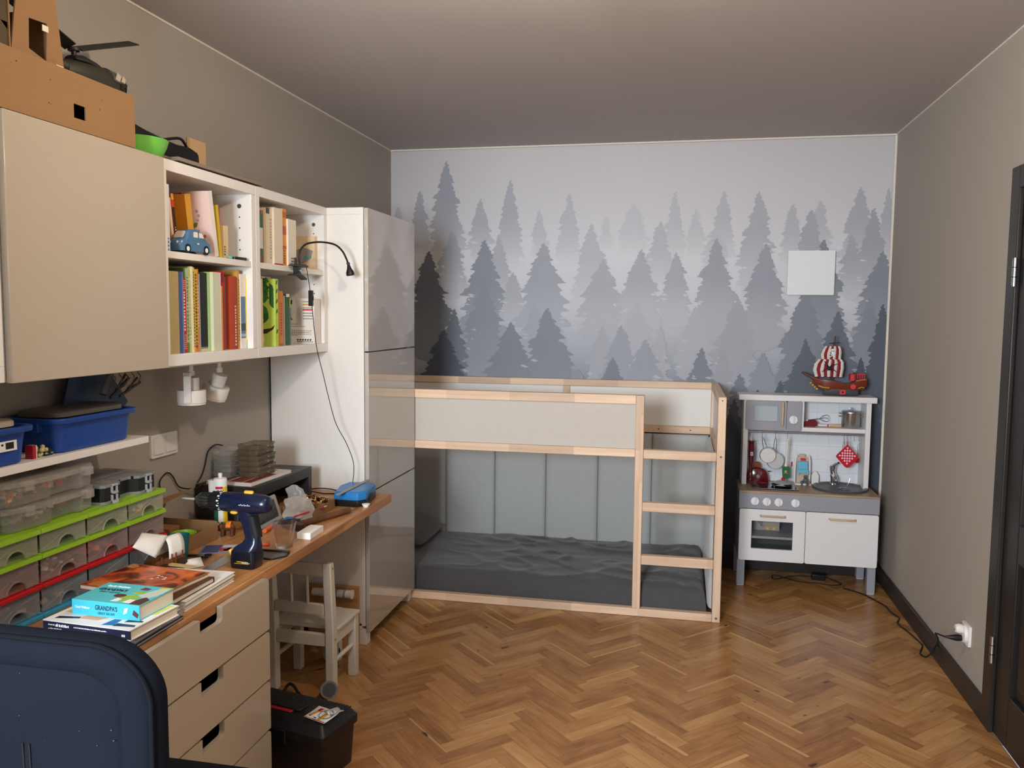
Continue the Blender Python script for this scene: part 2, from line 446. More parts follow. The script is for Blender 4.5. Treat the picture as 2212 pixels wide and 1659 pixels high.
# ---------------------------------------------------------------- forest wallpaper on the back wall
TREES = [(0.048, 2.222, 0.054, 2.024, 0.3, 0.8), (0.195, 2.317, 0.074, 1.978, 0.42, 0.8), (0.371, 2.502, 0.118, 1.919, 0.5, 0.8), (0.598, 2.266, 0.078, 1.917, 0.36, 0.8), (0.786, 2.373, 0.091, 1.887, 0.38, 0.85), (0.976, 2.188, 0.061, 1.915, 0.22, 0.9), (1.162, 2.283, 0.079, 1.886, 0.26, 0.9), (1.392, 2.137, 0.054, 1.955, 0.12, 0.9), (1.558, 2.218, 0.097, 1.94, 0.14, 0.9), (1.805, 2.282, 0.07, 1.91, 0.24, 0.9), (1.929, 2.177, 0.065, 1.91, 0.16, 0.9), (2.087, 2.279, 0.077, 1.909, 0.28, 0.9), (2.29, 2.269, 0.114, 1.717, 0.36, 0.8), (2.483, 2.195, 0.071, 1.88, 0.28, 0.8), (2.636, 2.212, 0.077, 1.933, 0.26, 0.8), (2.854, 2.286, 0.1, 1.852, 0.36, 0.8), (3.006, 2.277, 0.055, 1.877, 0.34, 0.8), (0.41, 2.067, 0.107, 1.684, 0.42, 0.7), (0.72, 2.025, 0.096, 1.598, 0.34, 0.8), (1.301, 2.096, 0.12, 1.63, 0.26, 0.85), (1.72, 2.105, 0.103, 1.744, 0.28, 0.85), (2.587, 2.16, 0.096, 1.718, 0.4, 0.75), (2.931, 2.165, 0.093, 1.666, 0.44, 0.7), (2.047, 2.073, 0.08, 1.827, 0.2, 0.8), (2.815, 2.017, 0.078, 1.692, 0.4, 0.7), (0.257, 1.937, 0.172, 1.326, 0.74, 0.35), (0.623, 2.004, 0.175, 1.362, 0.58, 0.6), (0.811, 1.801, 0.091, 1.496, 0.36, 0.75), (1.003, 1.983, 0.174, 1.397, 0.46, 0.72), (1.376, 1.885, 0.148, 1.431, 0.38, 0.75), (1.609, 1.939, 0.132, 1.491, 0.38, 0.78), (1.817, 1.917, 0.106, 1.521, 0.4, 0.75), (2.055, 2.002, 0.134, 1.468, 0.48, 0.7), (2.339, 1.968, 0.141, 1.417, 0.5, 0.65), (2.664, 1.988, 0.15, 1.367, 0.62, 0.5), (2.988, 1.917, 0.142, 1.426, 0.6, 0.5), (1.585, 1.624, 0.133, 1.192, 0.3, 0.7), (1.939, 1.592, 0.122, 1.2, 0.32, 0.7), (2.186, 1.649, 0.179, 1.038, 0.42, 0.5), (0.624, 1.743, 0.158, 1.17, 0.58, 0.5), (0.953, 1.606, 0.11, 1.251, 0.42, 0.6), (1.383, 1.474, 0.107, 1.072, 0.38, 0.5), (1.735, 1.471, 0.069, 1.124, 0.34, 0.6), (2.572, 1.718, 0.173, 0.954, 0.62, 0.25), (2.931, 1.652, 0.119, 1.156, 0.6, 0.4), (0.428, 1.566, 0.094, 1.121, 0.72, 0.2), (1.034, 1.578, 0.178, 1.004, 0.62, 0.3), (1.494, 1.475, 0.134, 1.032, 0.48, 0.4), (1.646, 1.389, 0.119, 1.036, 0.5, 0.4), (0.799, 1.489, 0.193, 0.967, 0.64, 0.3), (0.359, 1.432, 0.146, 0.984, 0.86, 0.1), (2.108, 1.357, 0.074, 1.036, 0.45, 0.4), (1.451, 1.275, 0.088, 1.002, 0.66, 0.2), (1.984, 1.344, 0.097, 1.018, 0.66, 0.2), (2.757, 1.571, 0.171, 0.822, 0.76, 0.1), (3.002, 1.613, 0.124, 0.832, 0.82, 0.05), (1.23, 1.198, 0.086, 0.98, 0.55, 0.3), (2.343, 1.32, 0.119, 0.945, 0.55, 0.3), (2.583, 1.409, 0.152, 0.787, 0.8, 0.05), (2.214, 1.192, 0.074, 0.941, 0.68, 0.2), (2.448, 1.156, 0.105, 0.74, 0.84, 0.05), (2.895, 1.303, 0.114, 0.69, 0.88, 0.05), (2.318, 1.098, 0.093, 0.664, 0.86, 0.05), (2.711, 1.122, 0.115, 0.543, 0.92, 0.02), (2.981, 1.075, 0.088, 0.556, 0.94, 0.02), (2.185, 1.038, 0.081, 0.657, 0.88, 0.02)]

def lerp3(a, b, t): return tuple(x+(y-x)*t for x, y in zip(a, b))
def sky_tone(z):                      # printed misty ground of the wallpaper
    K = [(0, (66, 72, 82)), (.7, (80, 87, 98)), (1.05, (130, 136, 147)), (1.3, (168, 172, 181)), (1.6, (202, 204, 211)), (1.9, (212, 213, 218)), (2.15, (204, 203, 207)), (2.58, (196, 193, 194))]
    for (z0, c0), (z1, c1) in zip(K, K[1:]):
        if z <= z1: return lerp3(c0, c1, (z-z0)/(z1-z0))
    return K[-1][1]
def tree_tone(t):
    K = [(0, (204, 205, 210)), (.3, (178, 180, 187)), (.5, (153, 157, 167)), (.7, (116, 122, 133)), (.85, (82, 89, 101)), (1, (64, 71, 82))]
    for (a, c0), (q, c1) in zip(K, K[1:]):
        if t <= q: return lerp3(c0, c1, (t-a)/(q-a))
    return K[-1][1]
def make_back_wall():
    verts, faces, cols = [], [], []
    rnd = random.Random(11)
    def strip(rows, y):
        b0 = len(verts)
        for xl, xr_, z, c in rows:
            verts.append((xl, y, z)); verts.append((xr_, y, z)); cols.append(c); cols.append(c)
        for i in range(len(rows)-1):
            faces.append((b0+2*i, b0+2*i+1, b0+2*i+3, b0+2*i+2))
    strip([(0, XR, z, sky_tone(z)) for z in [i*ZC/40 for i in range(41)]], YB)
    y = YB
    for tx, tz, hw, bz, tone, fade in TREES:
        bz = max(.05, bz-.16*(tz-bz)); hw *= 1.10; fade = min(1, fade*1.15)
        y -= .00016
        n = max(30, int((tz-bz)/.006)); c0 = tree_tone(tone); rows = []; Ht = tz-bz
        def side():
            # branch tips down one side: (height below the top, reach)
            out, d = [], .012
            while d < Ht+.1:
                out.append((d, rnd.uniform(.78, 1.16))); d += rnd.uniform(.018, .034)*(1+1.1*d/Ht)
            return out
        SL, SR = side(), side(); jl = jr = 0; phase = rnd.random()*9
        def reach(sd, d):
            prev = 0
            for dd, f in sd:
                if d <= dd: return f*(.80+.20*((d-prev)/(dd-prev))**1.3)
                prev = dd
            return 1
        for i in range(n+1):
            t = i/n; z = tz-Ht*t; d = Ht*t
            base = hw*(1-(1-t)**2.3)
            jl = .5*jl+rnd.uniform(-1, 1)*(.004+.011*t); jr = .5*jr+rnd.uniform(-1, 1)*(.004+.011*t)
            lob = 1+.10*noise.noise((d*9, phase, 0)); lob2 = 1+.10*noise.noise((d*9, phase, 5))
            wl_ = base*reach(SL, d)*lob+jl; wr_ = base*reach(SR, d)*lob2+jr
            if d < .05: wl_ += .006*(i % 4 > 1); wr_ += .006*((i+2) % 4 > 1)
            f = max(0, (t-.35)/.65)**1.2*fade
            c = lerp3(c0, sky_tone(max(z, 1.3) if tone < .7 else z), f)
            if t > .9: wl_ *= ((1-t)/.1)**.5; wr_ *= ((1-t)/.1)**.5
            rows.append((max(.001, tx-max(.003, wl_)), min(XR-.001, tx+max(.003, wr_)), z, c))
        strip(rows, y)
        # loose pale gaps between the branch tips
        for k in range(5 if tone > .3 else 2):
            s = rnd.choice((-1, 1)); t = rnd.uniform(.45, .95); z = tz-(tz-bz)*t
            cx = tx+s*hw*t*rnd.uniform(.8, 1.05); L_ = rnd.uniform(.012, .035); h = rnd.uniform(.004, .010)
            if not .03 < cx < XR-.04: continue
            c = lerp3(c0, sky_tone(max(1.45, z)), .85 if tone < .8 else .35)
            if z > 2.0 or tone >= .8: continue
            strip([(cx, cx+.001, z+h, c), (cx-L_*.8, cx+L_*.5, z+h*.2, c), (cx-L_*.4, cx+L_, z-h*.3, c), (cx+.002, cx+.003, z-h, c)], y-.00006-.000012*k)
    b0 = len(verts)            # the wall itself behind the paper
    for p in ((-.1, YB+.0005, -.05), (XR+.1, YB+.0005, -.05), (XR+.1, YB+.0005, ZC), (-.1, YB+.0005, ZC), (-.1, YB+.1, -.05), (XR+.1, YB+.1, -.05), (XR+.1, YB+.1, ZC), (-.1, YB+.1, ZC)):
        verts.append(p); cols.append((150, 145, 140))
    faces.extend([[b0+i for i in f] for f in ((0, 1, 2, 3), (7, 6, 5, 4), (0, 4, 5, 1), (1, 5, 6, 2), (2, 6, 7, 3), (3, 7, 4, 0))])
    me = bpy.data.meshes.new('wall_back'); me.from_pydata(verts, [], faces)
    ca = me.color_attributes.new('print', 'FLOAT_COLOR', 'POINT')
    for i, c in enumerate(cols): ca.data[i].color = (*lin(c), 1)
    m = bpy.data.materials.new('forest_wallpaper'); m.use_nodes = True
    N = m.node_tree.nodes; L = m.node_tree.links; bs = N['Principled BSDF']
    at = N.new('ShaderNodeAttribute'); at.attribute_name = 'print'
    L.new(at.outputs['Color'], bs.inputs['Base Color'])
    bs.inputs['Roughness'].default_value = .5; bs.inputs['Specular IOR Level'].default_value = .35
    nz = N.new('ShaderNodeTexNoise'); nz.inputs['Scale'].default_value = 5; nz.inputs['Detail'].default_value = 4
    tc = N.new('ShaderNodeTexCoord'); L.new(tc.outputs['Object'], nz.inputs['Vector'])
    bp = N.new('ShaderNodeBump'); bp.inputs['Strength'].default_value = .12; bp.inputs['Distance'].default_value = .01
    L.new(nz.outputs['Fac'], bp.inputs['Height']); L.new(bp.outputs[0], bs.inputs['Normal'])
    me.materials.append(m)
    o = bpy.data.objects.new('wall_back', me); COL.objects.link(o)
    return struct(o, 'back wall papered with a misty blue grey fir forest', 'wall')
make_back_wall()

# skirting boards and the pale caulk lines in the corners
def skirting(name, x0, x1, y0, y1):
    b = MB(); b.box(x0, x1, y0, y1, 0, .092); struct(b.build(name, m_dark, bevel=.004))
skirting('baseboard_right', XR-.016, XR, 3.336, YB-.013)
skirting('baseboard_back', 2.10, XR, YB-.0265, YB-.0115)
m_caulk = mat('pale_caulk', (226, 218, 205), .8, var=.02)
b = MB(); b.box(0, .007, .93, YB-.012, ZC-.007, ZC); struct(b.build('trim_1', m_caulk))
b = MB(); b.box(XR-.006, XR, YF, YB-.012, ZC-.006, ZC); struct(b.build('trim_2', m_caulk))
b = MB(); b.box(0, XR, YB-.018, YB-.0115, ZC-.009, ZC); struct(b.build('trim_3', m_caulk))
b = MB(); b.box(XR-.012, XR, YB-.018, YB-.0115, .092, ZC-.01); struct(b.build('trim_4', m_caulk))

# door in the right wall
b = MB()
b.box(XR-.018, XR+.0, DY1-.01, DY1+.072, 0, DZ+.072); b.box(XR-.018, XR+.0, DY0-.072, DY0+.01, 0, DZ+.072); b.box(XR-.018, XR+.0, DY0, DY1, DZ-.01, DZ+.072)
b.box(XR, XR+.1, DY1-.02, DY1, 0, DZ); b.box(XR, XR+.1, DY0, DY0+.02, 0, DZ); b.box(XR, XR+.1, DY0, DY1, DZ-.02, DZ)
struct(b.build('trim_5', m_dark, bevel=.004))
b = MB()
y0, y1 = DY0+.023, DY1-.023
for a in ((y0, y0+.12, .006, DZ-.024), (y1-.12, y1, .006, DZ-.024), (y0+.12, y1-.12, .006, .20), (y0+.12, y1-.12, .68, .82), (y0+.12, y1-.12, DZ-.15, DZ-.024)):
    b.box(XR-.004, XR+.038, a[0], a[1], a[2], a[3])
b.box(XR+.012, XR+.026, y0+.12, y1-.12, .20, .68)
b.box(XR+.004, XR+.014, y0+.16, y1-.16, .24, .64)
dr = struct(b.build('door_1', mat('dark_brown_door', (34, 31, 30), .35, var=.05), bevel=.005))
b = MB(); b.box(XR+.014, XR+.02, y0+.12, y1-.12, .82, DZ-.15)
b.build('pane', mat('frosted_door_glass', (190, 192, 190), .25, var=.25, vscale=60, spec=.6), dr)
for z in (.32, 1.70):
    b = MB(); b.cyl((XR-.022, DY1-.017, z-.05), (XR-.022, DY1-.017, z+.05), .0075, n=12)
    b.box(XR-.022, XR-.016, DY1-.012, DY1+.008, z-.045, z+.045)
    for q in (-.017, .017): b.cyl((XR-.022, DY1-.017, z+q-.0015), (XR-.022, DY1-.017, z+q+.0015), .0085, n=12, mi=1)
    b.build('hinge', [m_steel, m_black], dr)

# ceiling lamp that lights the room (just above the top of the frame)
lt = thing('ceiling_lamp', 'bare warm glowing bulb hanging just below the ceiling', 'lamp', LAMP_AT)
b = MB(); b.lathe([(.001, -.03), (.025, -.028), (.030, 0), (.001, 0)], 32); b.cyl((0, 0, -.079), (0, 0, -.0302), .014, n=14); b.build('base_plate', m_white, lt)
b = MB(); b.ball((0, 0, -.140), (.046, .046, .060), 24, 16); 
mg = bpy.data.materials.new('lamp_glow'); mg.use_nodes = True
bs = mg.node_tree.nodes['Principled BSDF']; bs.inputs['Emission Color'].default_value = (*LAMP_COLOR, 1); bs.inputs['Emission Strength'].default_value = LAMP_STRENGTH
b.build('bulb', mg, lt)

# ================================================================ LEFT WALL: cabinets, shelves, desk
# tall cabinet
TC = thing('tall_cabinet', 'tall white cabinet with three glossy greige doors beside the desk', 'cabinet', (.24, 3.82, 0))
b = MB(); y0, y1 = 3.497, 4.15
b.box(.003, .466, y0, y0+.02, .09, 1.972); b.box(.003, .466, y1-.02, y1, .09, 1.972)
b.box(.003, .466, y0, y1, 1.972, 2.003); b.box(.003, .45, y0, y1, .075, .105); b.box(.003, .012, y0, y1, .09, 1.98)
b.box(.02, .45, y0+.02, y1-.02, 1.35, 1.372); b.box(.02, .45, y0+.02, y1-.02, .705, .727)
b.build('body', m_whitefoil, TC, bevel=.002, world=True)
for z0, z1 in ((.062, .713), (.719, 1.357), (1.363, 2.0)):
    d = MB(); d.box(.469, .488, y0+.001, y1-.001, z0, z1); d.build('door', m_greige, TC, bevel=.0015, world=True)
for x, y in ((.42, y0+.004), (.42, y1-.054), (.02, y0+.004), (.02, y1-.054)):
    d = MB(); d.box(x, x+.05, y, y+.05, 0, .075); d.build('leg', m_white, TC, bevel=.003, world=True)

# two open wall shelf units side by side
def shelf_unit(label, y0, y1, shelf_y1, hole=False):
    t = thing('wall_bookshelf', label, 'bookshelf', (.15, (y0+y1)/2, 1.36), 0, 'open wall bookshelves')
    b = MB()
    b.box(.003, .293, y0, y1, 1.36, 1.398); b.box(.003, .293, y0, y1, 1.968, 2.003)
    b.box(.003, .293, y0, y0+.03, 1.398, 1.968); b.box(.003, .293, y1-.03, y1, 1.398, 1.968)
    b.box(.003, .010, y0+.03, y1-.03, 1.398, 1.968)
    b.build('body', m_white, t, bevel=.0015, world=True)
    b = MB(); b.box(.010, shelf_y1, y0+.03, y1-.03, 1.70, 1.722); b.build('shelf', m_white, t, bevel=.0015, world=True)
    b = MB()
    b.cyl((.245, y1-.031, 1.925), (.245, y1-.0295, 1.925), .0085, n=14, mi=0)
    for z in (1.885, 1.845, 1.80, 1.765, 1.66, 1.62, 1.58, 1.53, 1.48, 1.44):
        b.cyl((.245, y1-.0305, z), (.245, y1-.0295, z), .0028, n=8, mi=1)
    b.build('shelf_pin_hole', [m_steel, m_ink], t, world=True)
    return t
shelf_unit('open white wall bookshelf next to the wall cabinet, toy car on its shelf', 2.292, 2.864, .290)
shelf_unit('open white wall bookshelf next to the tall cabinet, black clip lamp on it', 2.866, 3.495, .290)

# closed wall cabinet and the open unit at the edge of the picture
t = thing('wall_cabinet', 'white wall cabinet with a smooth beige door, cardboard castle on top', 'cabinet', (.15, 1.98, 1.36))
b = MB(); b.box(.003, .286, 1.676, 2.29, 1.36, 1.39); b.box(.003, .286, 1.676, 2.29, 1.973, 2.003); b.box(.003, .286, 1.676, 1.70, 1.39, 1.973); b.box(.003, .286, 2.266, 2.29, 1.39, 1.973); b.box(.003, .01, 1.70, 2.266, 1.39, 1.973)
b.build('body', m_whitefoil, t, bevel=.0015, world=True)
b = MB(); b.box(.289, .308, 1.678, 2.289, 1.358, 2.0); b.build('door', m_beige, t, bevel=.002, world=True)
t = thing('wall_cabinet', 'open white wall cabinet cut off by the left edge of the picture', 'cabinet', (.15, 1.36, 1.36))
b = MB(); b.box(.003, .293, 1.06, 1.67, 1.36, 1.398); b.box(.003, .293, 1.06, 1.67, 1.966, 2.003); b.box(.003, .293, 1.06, 1.085, 1.398, 1.966); b.box(.003, .293, 1.645, 1.67, 1.398, 1.966); b.box(.003, .01, 1.085, 1.645, 1.398, 1.966)
b.build('body', m_white, t, bevel=.0015, world=True)
b = MB(); b.box(.01, .28, 1.085, 1.645, 1.70, 1.722); b.build('shelf', m_white, t, world=True)

# worktop and drawer chest
m_oil = wood('oiled_beech', (194, 140, 86), (160, 106, 60), 1, .42, 3.5, 10, .15, .45)
b = MB(); b.box(.003, .597, .932, 3.494, .684, .722); o = b.build('desk_worktop', m_oil, bevel=.003)
tag(o, 'long oiled wood worktop running along the left wall to the tall cabinet', 'desk')
t = thing('drawer_chest', 'white chest of drawers with notched fronts under the worktop', 'drawers', (.31, 2.0, 0))
b = MB(); b.box(.02, .55, 1.70, 1.718, .0, .682); b.box(.02, .55, 2.292, 2.31, 0, .682); b.box(.02, .55, 1.718, 2.292, .02, .04); b.box(.02, .03, 1.718, 2.292, .04, .682); b.box(.02, .55, 1.718, 2.292, .664, .682)
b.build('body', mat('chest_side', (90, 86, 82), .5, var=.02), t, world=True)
for z0, z1 in ((.540, .706), (.379, .534), (.217, .373), (.055, .211)):
    w, h = .63, z1-z0
    yc = 2.005; n0, n1, nd = 1.942-yc, 2.052-yc, .042
    r = .014
    P = [(-w/2+r*(1-math.cos(a)), h-r+r*math.sin(a)) for a in (0, PI/6, PI/3, PI/2)][::1]
    poly = [(-w/2, 0), (w/2, 0)]
    poly += [(w/2-r+r*math.cos(a), h-r+r*math.sin(a)) for a in (0, PI/6, PI/3, PI/2)]
    poly += [(n1, h)] + [(n1-.012+.012*math.cos(a), h-nd+.012+.012*math.sin(a)) for a in (0, -PI/6, -PI/3, -PI/2)]
    poly += [(n0, h-nd), (n0, h)]
    poly += [(-w/2+r-r*math.cos(a), h-r+r*math.sin(a)) for a in (PI/2, PI/3, PI/6, 0)]
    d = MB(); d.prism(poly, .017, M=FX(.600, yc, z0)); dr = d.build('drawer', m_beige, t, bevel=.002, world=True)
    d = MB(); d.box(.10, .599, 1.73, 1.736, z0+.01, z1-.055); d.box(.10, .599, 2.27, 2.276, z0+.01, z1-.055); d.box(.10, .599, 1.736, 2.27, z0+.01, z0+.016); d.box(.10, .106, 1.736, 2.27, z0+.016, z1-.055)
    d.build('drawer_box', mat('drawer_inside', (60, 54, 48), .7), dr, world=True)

# small wall shelf with blue tubs
m_shelfw = m_white
t = thing('wall_shelf', 'short white wall shelf holding the blue tubs below the wall cabinet', 'shelf', (.1, 1.85, 1.115))
b = MB(); b.box(.003, .205, 1.30, 2.325, 1.115, 1.137); b.build('board', m_shelfw, t, bevel=.0015, world=True)
for y in (1.50, 2.06):
    b = MB(); b.box(.003, .009, y, y+.022, 1.02, 1.114); b.prism([(0, 0), (.12, 0), (.12, -.006), (.02, -.07), (.0, -.09)], .006, M=basis((.009, y+.014, 1.1145), (1, 0, 0), (0, 0, 1), (0, -1, 0)))
    b.build('bracket', mat('pine_bracket', (180, 130, 84), .6), t, world=True)

m_blue = mat('blue_plastic', (26, 70, 150), .38, var=.02)
m_lidgrey = mat('clear_grey_lid', (98, 92, 84), .35, var=.03)
def tub(label, y0, y1, x0, x1, lid, sticker=False):
    cx, cy = (x0+x1)/2, (y0+y1)/2
    t = thing('storage_tub', label, 'tub', (cx, cy, 1.1372), 0, 'blue tubs on the small wall shelf')
    b = MB(); h = .098
    w0, l0 = x1-x0, y1-y0
    rings = []
    for k, (z, g) in enumerate(((0, -.008), (.004, -.002), (h*.6, .004), (h-.014, .008), (h-.014, .022), (h-.002, .024), (h, .022), (h, .008), (h-.006, .005), (.006, -.006))):
        rings.append([(x, y, z) for x, y in rrect(w0+2*g, l0+2*g, .03+g*.5, 5)])
    b.loft(rings, 0, True)
    for s in (-1, 1):
        b.box(-.035, .035, s*(l0/2+.012)-.01, s*(l0/2+.012)+.01, h-.038, h-.012)
    b.build('tub', m_blue, t, bevel=.0015)
    lz = h+.0005
    b = MB(); b.loft([[(x, y, z) for x, y in rrect(w0+2*g, l0+2*g, .05+g, 7)] for z, g in ((lz, -.006), (lz+.012, -.006), (lz+.016, -.012))], 0, False)
    if lid == 'wavy':
        b.loft([[(x, y, z) for x, y in rrect(w0*.8+2*g, l0*.5+2*g, .05+g, 7, .01, -.04)] for z, g in ((lz+.016, 0), (lz+.024, -.003))], 0, False)
    b.build('lid', m_lidgrey if lid != 'wavy' else mat('cream_lid', (196, 184, 166), .45), t)
    if sticker:
        b = MB(); M = FX(w0/2+.0065, l0/2-.10, .052)
        b.prism([(-.06, -.013), (.06, -.013), (.06, .013), (-.06, .013)], .0006, 0, M)
        for k in range(6): b.prism([(-.05+k*.012, .002), (-.043+k*.012, .002), (-.043+k*.012, .007), (-.05+k*.012, .007)], .0008, 1, M)
        b.prism([(-.05, -.009), (-.012, -.009), (-.012, -.003), (-.05, -.003)], .0008, 1, M)
        b.prism([(.024, -.008), (.05, -.008), (.05, .009), (.024, .009)], .0008, 1, M)
        b.build('sticker', [m_wprint, m_ink], t)
    return t
tub('wide blue tub with a flat grey lid on the small wall shelf', 1.955, 2.262, .025, .190, 'flat')
tub('blue tub with a cream lid and white sticker at the left picture edge', 1.555, 1.836, .030, .195, 'wavy', True)
# little things between the tubs
b = MB(); b.box(-.012, .012, -.006, .006, 0, .036); b.box(-.012, .012, .006, .009, 0, .036, 1)
o = b.build('matchbox', [mat('box_red', (168, 30, 34), .5), m_wprint], bevel=.001); o.location = (.17, 1.876, 1.1372); tag(o, 'small red box standing between the two blue tubs', 'box')
b = MB()
for k in range(14): b.ball((random.uniform(-.012, .012), random.uniform(-.014, .014), .005+k*.0016), .006, 8, 6)
o = b.build('plush_toy', mat('cream_plush', (198, 188, 130), .9, bump=.3)); o.location = (.172, 1.912, 1.1368); tag(o, 'tiny cream plush toy beside the red box on the wall shelf', 'toy')
b = MB(); b.loft([[(x, y, z) for x, y in rrect(.048*s, .066*s, .016*s, 5)] for z, s in ((0, .9), (.008, 1), (.014, .98), (.026, .62), (.028, .55))], 0, True)
b.ball((.02, .012, .009), (.005, .012, .004), mi=1); b.ball((.02, -.016, .009), (.005, .01, .004), mi=1)
o = b.build('toy_car', [m_black, m_chrome]); o.location = (.165, 1.945-.0, 1.1372); o.location.x = .16
tag(o, 'small glossy black toy car on the wall shelf beside the wide blue tub', 'toy')
o.scale = (.8, .62, .8); o.location.y = 1.934

# double light switch on the left wall
t = thing('light_switch', 'white double light switch plate on the left wall', 'switch', (0.0, 2.690, 1.045))
b = MB(); b.prism(rrect(.158, .084, .006), .009, M=FX(.0005, 0, 0)); b.build('plate', m_white, t, bevel=.002)
for s in (-1, 1):
    b = MB(); b.add([(.0095, s*.037-.029, -.031), (.0095, s*.037+.029, -.031), (.0095, s*.037+.029, .031), (.0095, s*.037-.029, .031), (.0145, s*.037-.028, -.030), (.0145, s*.037+.028, -.030), (.0115, s*.037+.028, .030), (.0115, s*.037-.028, .030)], [(0, 3, 2, 1), (4, 5, 6, 7), (0, 1, 5, 4), (1, 2, 6, 5), (2, 3, 7, 6), (3, 0, 4, 7)])
    b.build('rocker', m_white, t, bevel=.0015)

# spot lights on a bar under the bookshelf
m_spot = mat('white_spot_metal', (228, 224, 216), .4, var=.02)
t = thing('spot_bar', 'white bar with two spotlights under the open bookshelf', 'lamp', (.14, 2.72, 1.36))
b = MB(); b.box(.118, .162, 2.40, 2.985, 1.342, 1.3595); b.cyl((.162, 2.80, 1.351), (.1635, 2.80, 1.351), .003, n=8, mi=1); b.build('bar', [m_spot, m_ink], t, bevel=.002, world=True)
def spot(y, tilt, yaw):
    M = T(.14, y, 1.285) @ (RY(tilt) if tilt else RZ(yaw))
    b = MB(); b.cyl((.14, y, 1.342), (.14, y, 1.312), .008); b.cyl((.14, y, 1.322), (.14, y, 1.304), .012)
    b.build('stem', m_spot, t, world=True)
    b = MB(M); b.lathe([(.001, .012), (.026, .012), (.027, .010), (.027, -.032), (.048, -.0325), (.0495, -.035), (.0495, -.078), (.0475, -.0795), (.0475, -.085), (.044, -.085), (.040, -.06), (.001, -.06)], 32)
    if tilt == 0: b.box(.045, .056, -.012, .012, -.075, .034); b.box(.0, .056, -.010, .010, .020, .034)
    hd = b.build('spot_head', m_spot, t, world=True)
    b = MB(M); b.lathe([(.038, -.07), (.001, -.068)], 20, caps=False)
    b.build('bulb', mat('dull_bulb_glass', (200, 200, 196), .2), hd, world=True)
spot(2.665, 0, -1.25); spot(2.850, .36, -1.45)

# hook rail with clip hangers behind, blue dustpan plate
t = thing('hook_rail', 'dark rail of hooks under the wall cabinet above the blue tub', 'hook rail', (.14, 2.40, 1.36))
b = MB(); b.box(.125, .150, 2.23, 2.392, 1.350, 1.3595); b.build('rail', m_blackm, t, world=True)
for k in range(5):
    y = 2.25+k*.03
    b = MB(); b.tube(smooth_pts([(.139, y, 1.352), (.139, y, 1.335), (.146, y+.004, 1.322), (.139, y-.004, 1.300), (.130, y-.012, 1.290)], 4), .0016, 6)
    b.build('hook', mat('bronze_hook', (92, 70, 54), .4, .8), t, world=True)
for lab, a in (('black clip hanging from the hook rail, front one', (2.345, 1.283, .35)), ('black clip hanging from the hook rail, behind the front one', (2.308, 1.290, .55))):
    y, z, r = a
    b = MB(); b.box(-.003, .003, -.055, .055, -.004, .004); b.box(-.003, .003, -.02, .05, .004, .010, M=RX(.25))
    o = b.build('clip_hanger', m_black, bevel=.001); o.location = (.128 if 'front one' in lab and 'behind' not in lab else .118, y, z); o.rotation_euler = (r, 0, 0); tag(o, lab, 'clip', 'clips on the hook rail')
b = MB(); b.prism([(-.11, .045), (.05, .05), (.15, -.07), (.10, -.105), (-.16, -.11)], .008, M=FX(0, 0, 0))
o = b.build('blue_sheet', mat('dark_blue_plastic', (24, 52, 86), .4), bevel=.002); o.location = (.055, 2.27, 1.304); tag(o, 'dark blue plastic sheet hanging under the wall cabinet behind the hooks', 'sheet')
b = MB(); b.cyl((0, -.02, -.03), (0, .02, .045), .011, .006, 12)
o = b.build('hand_tool', mat('grey_rubber', (96, 92, 90), .6)); o.location = (.105, 2.265, 1.304); tag(o, 'grey tapered tool handle hanging beside the blue plastic sheet', 'tool')

# ================================================================ BOOKS ON THE WALL SHELVES
def cm(c, rough=.5):
    return mat('cover_%02x%02x%02x' % tuple(int(v) for v in c), c, rough, var=.04, vscale=30)
def book(label, y0, y1, z0, h, c, x1=.27, d=.19, lean=0, group=None, bands=(), dash=None, face=None, name='book'):
    """spine faces +x, front cover faces -y. bands: (z0,z1,colour) fractions; dash: colour of spine lettering; face(b, mats): print on the -y cover"""
    w = y1-y0; mats = [cm(c), m_pages]; b = MB()
    bt = min(.0028, w*.18)
    b.box(-d, 0, -w/2, -w/2+bt, 0, h); b.box(-d, 0, w/2-bt, w/2, 0, h); b.box(-bt, 0, -w/2+bt, w/2-bt, 0, h)
    def mi(col):
        m = cm(col)
        if m not in mats: mats.append(m)
        return mats.index(m)
    for q, (a, e, col) in enumerate(bands):
        b.box(0, .0003+.00004*q, -w/2+.0002, w/2-.0002, h*a, h*e, mi(col))
    if dash:
        col, a, e = dash; k = mi(col); z = a*h; rnd = random.Random(label)
        while z < e*h:
            L_ = rnd.uniform(.004, .009); b.box(.0001, .0011, -w*.16, w*.2, z, min(z+L_, e*h), k); z += L_+rnd.uniform(.003, .006)
    if face: face(b, mi, w, h, d)
    o = b.build(name, mats)
    p = MB(); p.box(-d+.004, -bt-.0005, -w/2+bt, w/2-bt, .003, h-.004); p.build('pages', m_pages, o)
    o.location = (x1, (y0+y1)/2, z0+(abs(w/2*math.sin(lean)) if lean else 0)+.0004)
    o.rotation_euler = (lean, 0, 0)
    return tag(o, label, 'book', group)

